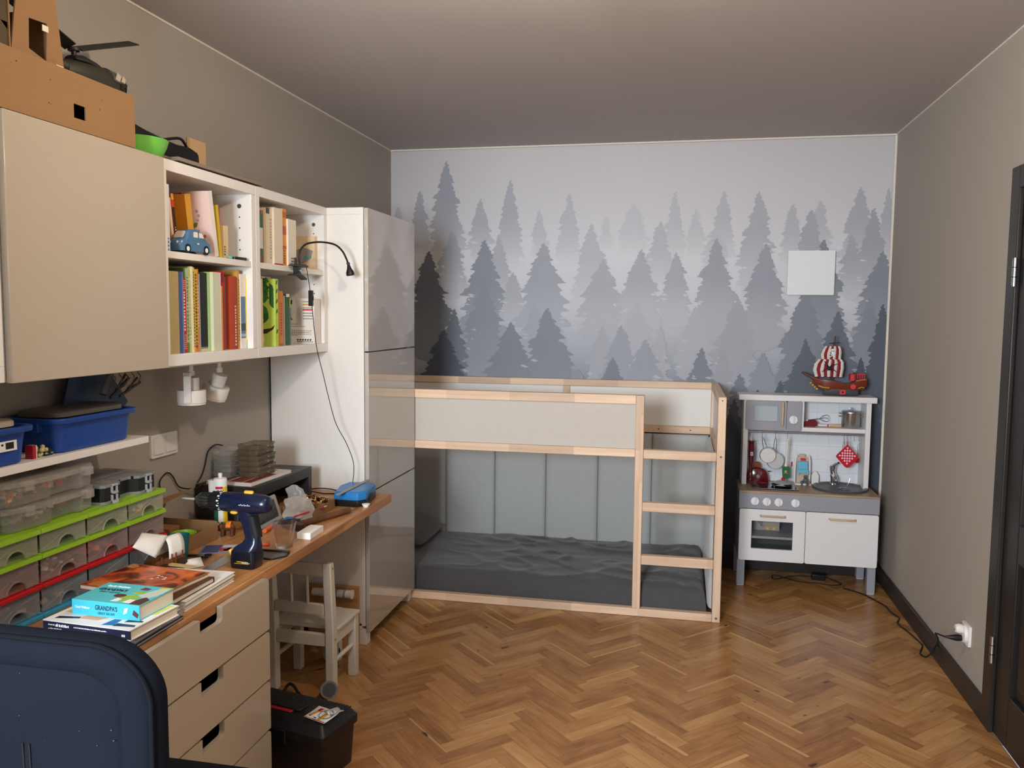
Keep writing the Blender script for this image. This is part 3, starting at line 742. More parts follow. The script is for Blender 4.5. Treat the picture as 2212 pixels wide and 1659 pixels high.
GA = 'books on the lower shelf of the bookshelf by the wall cabinet'
Z0 = 1.398
def spine_text(o, body, size, w, h, col):
    text('spine_lettering', body, size, basis((.0006, 0, h/2), (0, 0, 1), (0, -1, 0), (1, 0, 0)), cm(col), o)
B = lambda *a, **k: book(*a, group=GA, **k)
B('thick khaki book at the left end of the lower shelf', 2.326, 2.384, Z0, .262, (176, 158, 106), x1=.284, d=.22)
B('dark blue book beside the thick khaki one', 2.385, 2.403, Z0, .262, (60, 84, 140), x1=.284, d=.21)
B('pale lavender blue book beside the dark blue one', 2.4035, 2.4165, Z0, .262, (122, 132, 172), x1=.280, d=.21)
o = B('red book with white spine lettering and striped ends', 2.417, 2.443, Z0, .242, (196, 34, 34), x1=.272, bands=[(k*.026, k*.026+.012, (222, 160, 120)) for k in range(2, 10)]+[(.86+k*.026, .872+k*.026, (222, 160, 120)) for k in range(5)], dash=((240, 232, 226), .3, .84))
B('thin dark green book between the red and the pale green ones', 2.4435, 2.4515, Z0, .276, (70, 104, 52), x1=.262)
B('pale green and white patterned book right of the red one', 2.452, 2.466, Z0, .276, (176, 196, 176), x1=.266, bands=[(.0, .12, (90, 130, 70)), (.5, .6, (210, 214, 200))], dash=((96, 140, 90), .15, .9))
B('yellow green patterned book behind the white strip', 2.4665, 2.481, Z0, .280, (190, 198, 96), x1=.264, dash=((226, 222, 190), .1, .9), bands=[(.2, .3, (160, 176, 70))])
B('narrow cream book among the yellow picture books', 2.4815, 2.4895, Z0, .284, (232, 222, 196), x1=.268)
B('bright yellow book with a speckled spine', 2.490, 2.5015, Z0, .282, (224, 190, 50), x1=.266, dash=((110, 90, 40), .06, .95))
B('yellow and brown spotted book beside the bright yellow one', 2.502, 2.520, Z0, .276, (206, 176, 58), x1=.264, dash=((80, 64, 34), .05, .95), bands=[(.0, .1, (214, 120, 50))])
B('thin orange book left of the black one', 2.5205, 2.531, Z0, .278, (222, 130, 62), x1=.262, dash=((240, 220, 170), .3, .8))
B('thin grey blue book touching the black one', 2.5315, 2.539, Z0, .262, (150, 156, 172), x1=.262)
B('thick black book with a cream foot', 2.540, 2.588, Z0, .268, (24, 23, 24), x1=.258, bands=[(0, .035, (206, 196, 156)), (.045, .05, (230, 226, 220))])
B('thin lime green book right of the thick black one', 2.5885, 2.5965, Z0, .272, (158, 184, 120), x1=.264)
B('wide pale sage book in the middle of the lower shelf', 2.597, 2.634, Z0, .272, (206, 208, 178), x1=.276, d=.21)
B('white book beside the wide sage one', 2.6345, 2.649, Z0, .272, (226, 222, 216), x1=.274)
B('thin red book left of the short yellow one', 2.6495, 2.6565, Z0, .276, (190, 40, 44), x1=.262)
B('short narrow yellow book between two red ones', 2.657, 2.6685, Z0, .226, (226, 178, 70), x1=.268)
B('bright red folder book right of the short yellow one', 2.669, 2.688, Z0, .278, (186, 32, 38), x1=.264, bands=[(.86, .98, (150, 24, 32))])
B('plain grey book between the red and the rust ones', 2.689, 2.727, Z0, .262, (104, 108, 106), x1=.246)
B('rust red book, left one of the rust pair', 2.7275, 2.7505, Z0, .264, (178, 62, 30), x1=.264)
B('rust red book with white lettering, right one of the rust pair', 2.751, 2.770, Z0, .264, (168, 54, 28), x1=.264, dash=((230, 200, 180), .05, .6))
B('dark brown book in the gap left of the gold one', 2.7705, 2.7815, Z0, .262, (46, 26, 24), x1=.252, bands=[(0, .09, (70, 40, 70))], dash=((220, 210, 200), .05, .12))
B('thin gold brown book near the divider', 2.782, 2.7945, Z0, .290, (202, 152, 74), x1=.262, dash=((120, 84, 40), .1, .9))
B('white book with a blue photo band on its spine', 2.795, 2.8285, Z0, .275, (230, 224, 214), x1=.266, bands=[(.14, .70, (86, 122, 156)), (.24, .34, (40, 62, 84)), (.16, .2, (150, 176, 196))])
b = MB(); b.box(-.003, .003, -.19, .14, 0, .285); o = b.build('black_board', m_blackm, bevel=.0008); o.location = (.03, 2.63, Z0+.0004); tag(o, 'dark board standing upright behind the books on the lower shelf', 'board')

# lower shelf of the bookshelf by the tall cabinet
GB = 'books on the lower shelf of the bookshelf by the tall cabinet'
B = lambda *a, **k: book(*a, group=GB, **k)
book('bright yellow book with turquoise foot next to the divider', 2.829, 2.8335, Z0, .262, (238, 202, 70), x1=.268, group=GA, bands=[(0, .12, (34, 164, 150))])
B('cream book at the divider end beside the leaf book', 2.8975, 2.9675, Z0, .266, (226, 202, 164), x1=.262)
def leaf_face(b, mi, w, h, d):
    g = mi((60, 118, 52)); g2 = mi((44, 98, 46)); br = mi((64, 40, 26)); wh = mi((222, 220, 200)); bk = mi((30, 30, 30))
    M = FY(0, -w/2-.0002, 0)
    def leaf(x, z, L_, a, k):
        pts = [(0, 0), (.35, .22), (.7, .16), (1, 0), (.7, -.14), (.35, -.18)]
        c, s_ = math.cos(a), math.sin(a)
        b.prism([(x+L_*(p*c-q*s_), z+L_*(p*s_+q*c)) for p, q in pts], .0004, k, M)
    for z in (.255, .238, .222, .205, .19):
        for a in (2.6, 3.5): leaf(-.02-random.uniform(0, .02), z, .05, a, g if random.random() > .4 else g2)
        leaf(-.025, z-.004, .04, 5.2, g2)
    for a, L_ in ((2.9, .065), (3.5, .06), (2.3, .055), (4.2, .045)): leaf(-.03, .13, L_, a, g if a < 3 else g2)
    b.prism([(-.16, .052), (-.04, .05), (-.01, .068), (-.002, .086), (-.02, .072), (-.06, .066), (-.16, .068)], .0004, br, M)
    b.prism([(-.15, .012), (-.05, .012), (-.05, .04), (-.15, .04)], .0004, wh, M)
    for k in range(12): b.prism([(-.135+k*.006, .016), (-.132+k*.006+.002*(k % 3 == 0), .016), (-.132+k*.006+.002*(k % 3 == 0), .034), (-.135+k*.006, .034)], .0006, bk, M)
    for z in (.245, .21, .17, .13, .05): b.prism([(0, 0), (.012, .006), (.014, .02), (.003, .014)], .0004, g2, basis((.0002, -w*.3, z), (0, 1, 0), (0, 0, 1), (1, 0, 0)))
o = book('lime green book with leaves and a branch on its cover', 3.040, 3.0665, Z0, .268, (184, 206, 84), x1=.276, d=.215, group=GB, face=leaf_face)
B('thin dark slate book right of the leaf book', 3.068, 3.0805, Z0, .246, (54, 60, 66), x1=.262, bands=[(0, .45, (110, 28, 64))])
B('thin maroon book left of the orange one', 3.081, 3.0955, Z0, .215, (92, 24, 44), x1=.260, dash=((150, 90, 110), .1, .9))
B('orange book on the lower shelf beside a purple one', 3.096, 3.1275, Z0, .222, (226, 140, 52), x1=.264, dash=((190, 80, 30), .2, .8), bands=[(0, .04, (190, 90, 40))])
B('thin purple book beside the orange one', 3.128, 3.143, Z0, .214, (150, 124, 168), x1=.260)
B('pale grey book between the purple and the green ones', 3.1435, 3.161, Z0, .204, (208, 204, 200), x1=.256)
B('dark green book left of the white pages', 3.1615, 3.190, Z0, .212, (44, 84, 42), x1=.262, bands=[(.94, 1, (220, 214, 204))])
B('thin blue green book touching the big white one', 3.1905, 3.2005, Z0, .196, (92, 120, 120), x1=.262, bands=[(.8, 1, (150, 170, 60))])
def letter_face(b, mi, w, h, d):
    br = mi((62, 26, 22)); k = mi((90, 84, 80)); rd = mi((200, 40, 50)); ye = mi((210, 170, 60)); M = FY(0, -w/2-.0002, 0)
    b.prism([(-.152, .172), (-.105, .172), (-.105, .19), (-.152, .19)], .0004, br, M)          # the big pi-like figure
    b.prism([(-.146, .105), (-.138, .105), (-.135, .172), (-.146, .172)], .0004, br, M)
    b.prism([(-.122, .105), (-.102, .103), (-.110, .112), (-.112, .172), (-.122, .172)], .0004, br, M)
    for j, z in enumerate((.09, .084, .074, .068, .056, .050, .046, .040, .034)):
        x = -.155
        L_ = (.06, .1, .15, .05, .2, .2, .19, .2, .1)[j]
        while x < -.155+L_*.7: b.prism([(x, z), (x+.007, z), (x+.007, z+.0016), (x, z+.0016)], .0004, k, M); x += .0095
    for j, (z, c) in enumerate(((.182, k), (.168, ye), (.155, k), (.145, rd), (.132, k), (.12, k), (.108, k))):
        b.prism([(-.055, z), (-.008, z), (-.008, z+(.006 if c != k else .0025)), (-.055, z+(.006 if c != k else .0025))], .0004, c, M)
    b.prism([(-.085, .006), (-.006, .006), (-.006, .0085), (-.085, .0085)], .0004, mi((30, 28, 30)), M)
    for j in range(6): b.prism([(-.085+j*.012, .013), (-.077+j*.012, .012), (-.074+j*.012, .02), (-.082+j*.012, .019)], .0004, mi((30, 28, 30)), M)
book('big white book with text on its cover at the tall cabinet end', 3.384, 3.432, Z0, .198, (232, 224, 212), x1=.282, d=.235, group=GB, face=letter_face, bands=[(0, 1, (228, 220, 210))])
book('white paperback behind the big white text book', 3.4325, 3.448, Z0, .198, (236, 232, 226), x1=.278, d=.21, group=GB)
book('white paperback touching the right side of the shelf', 3.4485, 3.4635, Z0, .196, (230, 226, 222), x1=.274, d=.21, group=GB)
b = MB(); b.box(-.085, .085, -.06, .06, 0, .010); o = b.build('flat_book', cm((150, 62, 38)), bevel=.0008); p = MB(); p.box(-.083, .086, -.058, .058, .0018, .0082); p.build('pages', m_pages, o)
o.location = (.15, 3.03, Z0+.2690); o.rotation_euler = (0, 0, .15); tag(o, 'rust brown book lying flat on top of the lime leaf book', 'book')

# upper shelf of the bookshelf by the tall cabinet
GC = 'books on the upper shelf of the bookshelf by the tall cabinet'; Z1 = 1.722
B = lambda *a, **k: book(*a, group=GC, **k)
B('brown book at the divider end of the upper shelf', 2.8975, 2.940, Z1, .212, (112, 84, 62), x1=.250)
B('green book with a white spine label at the divider', 2.9405, 2.9755, Z1, .190, (44, 112, 76), x1=.262, bands=[(.3, .72, (220, 220, 210))], dash=((180, 60, 40), .0, .2))
B('tan book left of the cream pair', 2.976, 2.9935, Z1, .206, (160, 122, 84), x1=.256)
B('cream book, left one of the cream pair', 2.994, 3.021, Z1, .218, (232, 218, 192), x1=.266, bands=[(.9, 1, (70, 66, 60))])
B('cream book with grey lettering, right one of the cream pair', 3.0215, 3.0465, Z1, .218, (226, 212, 184), x1=.264, dash=((180, 160, 140), .1, .85))
B('thick off white book with a red foot mark', 3.047, 3.1185, Z1, .226, (228, 214, 194), x1=.272, bands=[(0, .03, (190, 40, 50))])
B('narrow beige book left of the orange flame one', 3.119, 3.127, Z1, .226, (208, 190, 162), x1=.262)
B('orange and yellow flame patterned book', 3.1275, 3.166, Z1, .232, (232, 160, 64), x1=.264, bands=[(.55, .7, (204, 92, 36)), (.85, .95, (214, 110, 40)), (.3, .36, (206, 100, 40))], dash=((190, 84, 30), .05, .3))
B('shorter white book behind the black clip lamp', 3.1665, 3.238, Z1, .194, (232, 222, 204), x1=.272, dash=((120, 116, 110), .05, .2))
def card_face(b, mi, w, h, d):
    M = FY(0, -w/2-.0002, 0)
    b.prism([(-.135, .038), (-.06, .03), (-.02, .05), (-.01, .085), (-.05, .10), (-.11, .085)], .0004, mi((146, 132, 130)), M)
    b.prism([(-.06, .045), (-.015, .055), (-.02, .068), (-.05, .062)], .0004, mi((80, 152, 130)), M)
    b.prism([(-.155, .12), (-.148, .118), (-.146, .126), (-.154, .128)], .0004, mi((70, 50, 40)), M)
book('beige picture book facing out near the tall cabinet', 3.440, 3.464, Z1, .150, (222, 196, 156), x1=.262, d=.20, group=GC, face=card_face)
b = MB(); b.box(-.05, .05, -.03, .03, 0, .012); o = b.build('white_booklet', m_paper, bevel=.0006); o.location = (.16, 2.936, Z1+.2128); tag(o, 'white booklet lying flat on top of the brown book', 'book')

# upper shelf of the bookshelf by the wall cabinet
GD = 'books on the upper shelf of the bookshelf by the wall cabinet'
B = lambda *a, **k: book(*a, group=GD, **k)
B('thin white and slate blue book at the left end of the upper shelf', 2.337, 2.358, Z1, .208, (222, 220, 226), x1=.276, d=.2, lean=.0, dash=((90, 120, 150), .0, .2))
B('brown orange book leaning beside the thin white one', 2.442, 2.453, Z1, .178, (166, 92, 50), x1=.220, lean=.13)
B('cream paperback leaning left of the black spine', 2.456, 2.468, Z1, .180, (226, 200, 164), x1=.222, lean=.13)
def city_face(b, mi, w, h, d):
    M = FY(0, -w/2-.0002, 0); k = mi((66, 38, 36)); t_ = mi((120, 70, 34)); p = mi((96, 54, 52))
    b.prism([(-.17, .004), (-.004, .004), (-.004, .028), (-.02, .05), (-.03, .03), (-.04, .06), (-.05, .036), (-.06, .04), (-.075, .098), (-.082, .04), (-.10, .034), (-.115, .045), (-.125, .06), (-.13, .04), (-.15, .03), (-.17, .022)], .0004, k, M)
    b.prism([(-.04, .055), (-.012, .055), (-.012, .02), (-.04, .02)], .0005, p, M)
    for j, (z, L_) in enumerate(((.18, .07), (.168, .06), (.158, .09), (.152, .10), (.128, .10), (.12, .11), (.112, .06), (.104, .07), (.096, .04), (.086, .06), (.08, .05))):
        x = -.165
        while x < -.165+L_: b.prism([(x, z), (x+.008, z), (x+.008, z+.002), (x, z+.002)], .0004, t_, M); x += .011
B('book with a black and red spine leaning left of the orange city book', 2.476, 2.490, Z1, .196, (206, 60, 36), x1=.220, lean=.14, bands=[(.05, .78, (36, 24, 22)), (.9, 1, (224, 166, 60))], dash=((226, 222, 216), .06, .45))
o = B('orange book with a dark city skyline on its leaning cover', 2.556, 2.590, Z1, .206, (222, 146, 40), x1=.220, d=.19, lean=.15, face=city_face, bands=[(0, .22, (90, 52, 46)), (.22, 1, (214, 160, 52))])
def berry_face(b, mi, w, h, d):
    M = FY(0, -w/2-.0002, 0); r = mi((214, 86, 80)); dr_ = mi((176, 52, 56)); g = mi((120, 128, 60)); pk = mi((240, 116, 100)); gy = mi((176, 150, 150))
    b.prism([(-.185, .165), (-.178, .19), (-.17, .19), (-.166, .15), (-.15, .05), (-.158, .03), (-.172, .05)], .0004, pk, M)
    b.prism([(-.13, .215), (-.10, .218), (-.10, .2), (-.128, .198)], .0004, dr_, M)
    for x, z, q, k in ((-.105, .168, .014, r), (-.12, .172, .008, dr_), (-.05, .155, .006, gy), (-.045, .14, .006, gy), (-.05, .125, .005, gy), (-.03, .07, .006, r), (-.06, .06, .005, r), (-.08, .09, .004, gy), (-.05, .09, .004, gy), (-.03, .02, .009, dr_)):
        b.prism([(x+q*math.cos(a*PI/5), z+q*math.sin(a*PI/5)) for a in range(10)], .0004, k, M)
    b.prism([(-.095, .092), (-.06, .118), (-.05, .116), (-.055, .104), (-.09, .086)], .0004, g, M)
    b.prism([(-.105, .13), (-.085, .10), (-.08, .104), (-.10, .134)], .0004, mi((200, 160, 150)), M)
B('white and pink cookbook with berries on its leaning cover', 2.607, 2.631, Z1, .222, (232, 204, 194), x1=.280, d=.20, lean=.17, face=berry_face, bands=[(0, 1, (230, 222, 216))])
B('thin grey green book leaning behind the pink cookbook', 2.635, 2.644, Z1, .178, (160, 166, 142), x1=.246, lean=.15)
B('thin dark green book leaning beside the pink cookbook', 2.651, 2.664, Z1, .184, (30, 88, 50), x1=.256, lean=.14)
B('bright yellow book leaning beside the dark green one', 2.668, 2.685, Z1, .184, (226, 190, 50), x1=.262, lean=.13)
B('small cream notebook near the divider, left one', 2.692, 2.707, Z1, .116, (226, 202, 156), x1=.262, d=.11, lean=.0, dash=((60, 50, 40), .1, .4))
B('small cream notebook near the divider, right one', 2.709, 2.723, Z1, .118, (222, 200, 160), x1=.262, d=.11, lean=.0)
def mauve_face(b, mi, w, h, d):
    b.prism([(-.12, .13), (-.08, .128), (-.08, .132), (-.12, .135)], .0004, mi((70, 50, 50)), FY(0, -w/2-.0002, 0))
B('mauve book standing behind the cream notebooks', 2.728, 2.752, Z1, .184, (170, 138, 134), x1=.228, d=.2, face=mauve_face)
b = MB(); b.prism(rrect(.05, .085, .01), .010, smooth=True); o = b.build('phone_case', m_black, bevel=.002); o.location = (.262, 2.772, Z1+.0003); tag(o, 'flat black object lying at the shelf edge below the mauve book', 'object')
b = MB(); b.ball((0, 0, .006), (.008, .011, .006), 10, 8); o = b.build('pebble', mat('turquoise_pebble', (110, 176, 166), .4)); o.location = (.276, 2.712, Z1); tag(o, 'small turquoise pebble at the shelf edge beside the flat black object', 'object')

# blue toy car on the upper shelf
def toy_car():
    t = thing('toy_car', 'chubby slate blue toy car on the upper bookshelf', 'toy', (.262, 2.486, Z1), -.12); t.scale = (.82, .86, 1)
    m_b = mat('slate_blue_glaze', (74, 114, 148), .25, var=.03, coat=.4); m_w = mat('cream_window_paint', (222, 212, 200), .4)
    # side outline along local y (front towards -y), lofted over x with rounded flanks
    P = [(-.088, .012), (-.092, .030), (-.084, .044), (-.060, .050), (-.042, .074), (-.014, .082), (.022, .080), (.046, .066), (.068, .046), (.088, .034), (.090, .014), (.084, .008), (-.080, .008)]
    Q = smooth_pts([(0, y, z) for y, z in P+[P[0]]], 4)[:-1]
    rings = []
    for x, sc in ((-.036, .80), (-.034, .90), (-.026, .98), (0, 1.0), (.026, .98), (.034, .90), (.036, .80)):
        rings.append([(x*(1-.25*max(0, (q.z-.05))/.035), q.y*sc, .008+(q.z-.008)*(1-.10*(1-sc)*3)) for q in Q])
    b = MB(); b.loft(rings, 0, True); b.build('body', m_b, t)
    def pane(nm, pts, x):
        b = MB(); b.prism(pts, .0016, M=FX(x, 0, 0)); return b.build(nm, m_w, t, bevel=.0005)
    pane('side_window', rrect(.024, .024, .004, 4, -.004, .060), .0325); pane('side_window', [(.016, .050), (.044, .050), (.034, .068), (.016, .072)], .0325)
    b = MB(); b.prism(rrect(.046, .030, .008, 4), .0016, M=basis((0, -.0545, .0615), (1, 0, 0), (0, .62, .78), (0, -.78, .62))); b.build('windscreen', m_w, t)
    for y in (-.052, .052):
        for s in (-1, 1):
            b = MB(); b.cyl((s*.028, y, .0155), (s*.0375, y, .0155), .0155, n=20); b.cyl((s*.0376, y, .0155), (s*.0385, y, .0155), .008, n=14, mi=1); b.build('wheel', [m_black, m_wprint], t)
    for x in (-.018, .018):
        b = MB(); b.ball((x, -.088, .034), (.007, .004, .005), 10, 8); b.build('headlight', m_w, t)
    b = MB(); b.prism(rrect(.012, .005, .002, 3, .006, .034), .0012, M=FX(.0352, 0, 0)); b.build('door_handle', m_w, t)
toy_car()

# black clip lamp
t = thing('clip_lamp', 'black gooseneck clip lamp clamped to the bookshelf edge', 'lamp', (.29, 3.18, 1.7225))
b = MB()
b.prism([(-.055, 0), (-.03, .010), (.04, .012), (.075, .006), (.075, 0)], .03, M=basis((.300, 3.18, 1.7235), (0, 1, 0), (0, 0, 1), (1, 0, 0)).copy() @ T(0, 0, -.012))
b.prism([(-.065, -.004), (.02, -.004), (.065, -.018), (.065, -.012), (.02, .003), (-.03, .004)], .028, M=basis((.300, 3.18, 1.689), (0, 1, 0), (0, 0, 1), (1, 0, 0)) @ T(0, 0, -.012))
b.box(.292, .314, 3.168, 3.194, 1.692, 1.726); b.cyl((.29, 3.181, 1.706), (.318, 3.181, 1.706), .006, n=12, mi=1)
b.cyl((.305, 3.166, 1.73), (.305, 3.160, 1.758), .006, .004)
b.build('clip', [m_black, m_chrome], t, world=True)
G = smooth_pts([(.302, 3.205, 1.728), (.302, 3.205, 1.774), (.307, 3.215, 1.800), (.323, 3.24, 1.822), (.361, 3.29, 1.832), (.400, 3.34, 1.825), (.423, 3.365, 1.800), (.436, 3.378, 1.768), (.439, 3.385, 1.752)], 8)
b = MB(); b.tube(G, .0042, 10); b.build('gooseneck', m_black, t, world=True)
hd = (Vector((.441, 3.389, 1.742)))
b = MB(T(hd.x, hd.y, hd.z) @ RX(.1) @ RY(-.16)); b.lathe([(.001, .012), (.007, .011), (.007, .0), (.005, -.001), (.007, -.004), (.010, -.016), (.0165, -.030), (.0185, -.042), (.015, -.047), (.001, -.046)], 20)
b.build('lamp_head', m_black, t, world=True)
Cb = smooth_pts([(.312, 3.245, 1.73), (.315, 3.25, 1.70), (.318, 3.262, 1.65), (.32, 3.272, 1.60), (.322, 3.285, 1.52), (.323, 3.30, 1.44), (.325, 3.32, 1.365), (.34, 3.34, 1.27), (.355, 3.36, 1.17), (.38, 3.38, 1.05), (.42, 3.40, .96), (.447, 3.41, .88), (.45, 3.41, .82), (.435, 3.42, .765), (.40, 3.44, .7235)], 8)
b = MB(); b.tube(Cb, .0017, 6); cd = b.build('cord', m_blackm, t, world=True)
b = MB(); b.box(.312, .330, 3.262, 3.277, 1.562, 1.628); b.box(.330, .333, 3.266, 3.273, 1.585, 1.605); b.build('switch', m_black, cd, bevel=.003, world=True)

# ================================================================ ON THE DESK
DZT = .7222      # desk top
# ---- stackable drawer modules, four columns of three
m_lime = mat('lime_plastic', (146, 190, 40), .4, var=.02); m_redp = mat('red_plastic', (188, 20, 28), .4, var=.02); m_cyan = mat('cyan_plastic', (56, 150, 190), .4, var=.02)
def clear(name, c, see, rough=.28): return mat(name, c, rough, var=.02, see=see, spec=.5)
m_clearG = clear('clear_lime_tint', (190, 192, 164), .74); m_clearR = clear('clear_red_tint', (186, 164, 158), .76); m_clearB = clear('clear_grey_tint', (174, 178, 180), .74)
m_bits = [mat('brick_'+n, c, .35, var=.02) for n, c in (('red', (196, 40, 36)), ('yellow', (230, 180, 50)), ('grey', (130, 132, 136)), ('black', (38, 38, 40)), ('white', (226, 224, 220)), ('orange', (222, 110, 44)), ('blue', (40, 84, 150)), ('green', (60, 120, 60)), ('tan', (200, 160, 110)))]
def brick_pile(label, x0, x1, y0, y1, z0, z1, n, pal, s=.011, seed=1):
    rnd = random.Random(seed); b = MB()
    for k in range(n):
        x = rnd.uniform(x0+s, x1-s); y = rnd.uniform(y0+s, y1-s); z = z0+s*.75+(z1-z0-s*1.6)*rnd.random()**1.5
        M = T(x, y, z) @ RZ(rnd.uniform(0, PI)) @ RX(rnd.choice((0, 0, .4, -.5))) ; a = s*rnd.uniform(.35, .62); c = s*rnd.uniform(.3, .5)
        b.box(-a, a, -c, c, -c*.7, c*.7, rnd.choice(pal), M)
    o = b.build('toy_pieces', m_bits)
    return tag(o, label, 'toys', None, 'stuff')
def drawer_module(label, y0, y1, z0, m_lip, m_cl, top):
    h = .0795; x0, x1 = .012, .226
    t = thing('drawer_module', label, 'drawer unit', ((x0+x1)/2, (y0+y1)/2, z0), 0, 'stackable clear drawers on the desk')
    b = MB(); b.box(x0, x1+.009, y0+.0006, y1-.0006, z0+.0002, z0+.011); b.box(x0, x1+.004, y0+.001, y0+.004, z0+.011, z0+.014); b.box(x0, x1+.004, y1-.004, y1-.001, z0+.011, z0+.014)
    if top: b.box(x0, x1+.009, y0+.0006, y1-.0006, z0+h-.0125, z0+h); b.box(x0+.02, x1-.02, y0+.02, y1-.02, z0+h, z0+h+.0012)
    b.build('frame', m_lip, t, bevel=.0015, world=True)
    z1 = z0+h-(.013 if top else .0006)
    b = MB(); b.box(x0+.001, x1-.006, y0+.001, y0+.0022, z0+.0145, z1); b.box(x0+.001, x1-.006, y1-.0022, y1-.001, z0+.0145, z1); b.box(x0, x0+.001, y0+.001, y1-.001, z0+.0145, z1)
    b.build('side_panel', m_cl, t, world=True)
    yc = (y0+y1)/2; w = (y1-y0)-.008; zb = z0+.0115-z0; hh = z1-z0-.001
    # front with the arched finger hole
    a0, ar, ah = .012, .030, .024
    poly = [(-w/2, zb+.003), (a0-ar, zb+.003)] + [(a0-ar*math.cos(PI*k/10), zb+.003+ah*math.sin(PI*k/10)) for k in range(1, 10)] + [(a0+ar, zb+.003), (w/2, zb+.003), (w/2, hh), (-w/2, hh)]
    d = MB(); d.prism(poly, .0016, M=FX(x1-.002, yc, z0)); d.box(x0+.01, x1-.002, y0+.005, y1-.005, z0+.0145, z0+.0155); dr = d.build('drawer', m_cl, t, world=True)
    d = MB()
    rim = [(-w/2+.002, zb+.006), (a0-ar*1.7, zb+.018), (a0-ar*1.25, zb+.026), (a0-ar*.8, zb+.034), (a0, zb+.034), (a0+ar*.8, zb+.027), (a0+ar*1.15, zb+.012), (w/2-.002, zb+.016)]
    rim = [(a0-(ar+.004)*math.cos(PI*k/12), zb+.002+(ah+.005)*math.sin(PI*k/12)) for k in range(13)]
    d.tube([(x1+.0005, yc+p, z0+q) for p, q in rim], .0022, 8)
    sw = smooth_pts([(x1, yc-w/2+.003, z0+zb+.010), (x1, yc-w*.25, z0+zb+.022), (x1, yc, z0+zb+.040), (x1, yc+w*.28, z0+zb+.050), (x1, yc+w/2-.003, z0+zb+.058)], 6)
    d.tube(sw, .0012, 6)
    d.build('grip', m_cl, dr, world=True)
    return t
YC = [1.651, 1.829, 2.007, 2.186, 2.364]; nm = ('leftmost', 'second from left', 'second from right', 'rightmost')
for c in range(4):
    for tier, (z0, ml, mc, cl, where) in enumerate(((DZT, m_cyan, m_clearB, 'blue', 'bottom'), (DZT+.0797, m_redp, m_clearR, 'red', 'middle'), (DZT+.1594, m_lime, m_clearG, 'lime green', 'top'))):
        drawer_module('clear drawer with a %s frame, %s row, %s column' % (cl, where, nm[c]), YC[c]+.0005, YC[c+1]-.0005, z0, ml, mc, tier == 2)
brick_pile('mixed grey, red and yellow toy bricks inside the middle row second drawer from left', .03, .222, 1.838, 1.998, DZT+.096, DZT+.152, 90, [2, 2, 3, 0, 1, 5, 4], seed=2)
brick_pile('red and orange toy bricks inside the middle row second drawer from right', .03, .222, 2.016, 2.177, DZT+.096, DZT+.150, 60, [0, 0, 0, 5, 2], .022, seed=3)
brick_pile('yellow and orange toy bits inside the top right clear drawer', .03, .222, 2.194, 2.355, DZT+.176, DZT+.212, 45, [1, 5, 4, 8, 2], .014, seed=4)
brick_pile('orange pieces inside the bottom left clear drawer', .03, .222, 1.66, 1.82, DZT+.017, DZT+.05, 14, [5, 8, 2], .018, seed=5)
brick_pile('pale toy pieces inside the bottom row second drawer from left', .03, .222, 1.838, 1.998, DZT+.017, DZT+.045, 16, [8, 4, 2], .022, seed=6)
LIDZ = DZT+.1594+.0795+.0012

# ---- clear organiser boxes on the drawers
m_cloud = clear('cloudy_clear_plastic', (196, 190, 180), .66, .3)
def organiser(label, y0, y1, z0, h, red):
    t = thing('organiser_box', label, 'organiser', (.12, (y0+y1)/2, z0), 0, 'clear organiser boxes on the drawers')
    w = y1-y0
    def outline(g, notch):
        # plan (x, y): front edge towards +x bulges slightly; a grip gap in the lower body
        P = [(.03-g, -w/2-g), (.195+g, -w/2-g), (.215+g, -w/2+.03)]
        if notch: P += [(.218+g, -.02), (.200+g, .0), (.196+g, .085), (.214+g, .10)]
        else: P += [(.222+g, -.06), (.226+g, 0), (.222+g, .08)]
        P += [(.206+g, w/2-.02), (.188+g, w/2+g), (.03-g, w/2+g)]
        return P
    yc = (y0+y1)/2
    b = MB(); lo = outline(-.004, True); hi = outline(0, True)
    b.loft([[(x, yc+y, z0+.0003) for x, y in outline(-.010, True)], [(x, yc+y, z0+.006) for x, y in lo], [(x, yc+y, z0+h-.016) for x, y in hi]], 0, False)
    b.build('box', m_cloud, t, bevel=.003, world=True)
    b = MB(); b.loft([[(x, yc+y, z0+h-.0155) for x, y in outline(.003, False)], [(x, yc+y, z0+h-.003) for x, y in outline(.003, False)], [(x, yc+y, z0+h) for x, y in outline(-.002, False)]], 0, False)
    ld = b.build('lid', m_cloud, t, bevel=.002, world=True)
    for y in (yc-w*.30, yc+w*.36):
        b = MB(); b.box(.205, .224, y-.016, y+.016, z0+h-.028, z0+h-.004); b.build('latch', m_cloud, t, bevel=.002, world=True)
    if red:
        b = MB(); b.box(.10, .116, yc-.055, yc+.045, z0+h, z0+h+.0006); b.build('label_strip', mat('red_label', (176, 44, 36), .5), ld, world=True)
    return t
organiser('cloudy clear organiser box, lower of two stacked on the lime drawers', 1.742, 2.078, LIDZ, .066, False)
organiser('cloudy clear organiser box with a red strip, upper of the two stacked', 1.742, 2.078, LIDZ+.0664, .066, True)
brick_pile('small colourful toy pieces inside the upper clear organiser', .05, .205, 1.76, 1.89, LIDZ+.073, LIDZ+.11, 120, [0, 1, 2, 5, 6, 4, 0], .010, seed=8)
brick_pile('red and yellow pieces inside the right half of the upper clear organiser', .05, .180, 1.91, 2.06, LIDZ+.073, LIDZ+.112, 30, [0, 0, 1, 8], .022, seed=9)
brick_pile('green and white pieces inside the lower clear organiser', .05, .205, 1.76, 2.06, LIDZ+.007, LIDZ+.04, 80, [7, 7, 2, 4, 8, 0], .014, seed=10)
organiser('cloudy clear organiser box at the left picture edge on the drawers', 1.40, 1.735, LIDZ, .066, False)

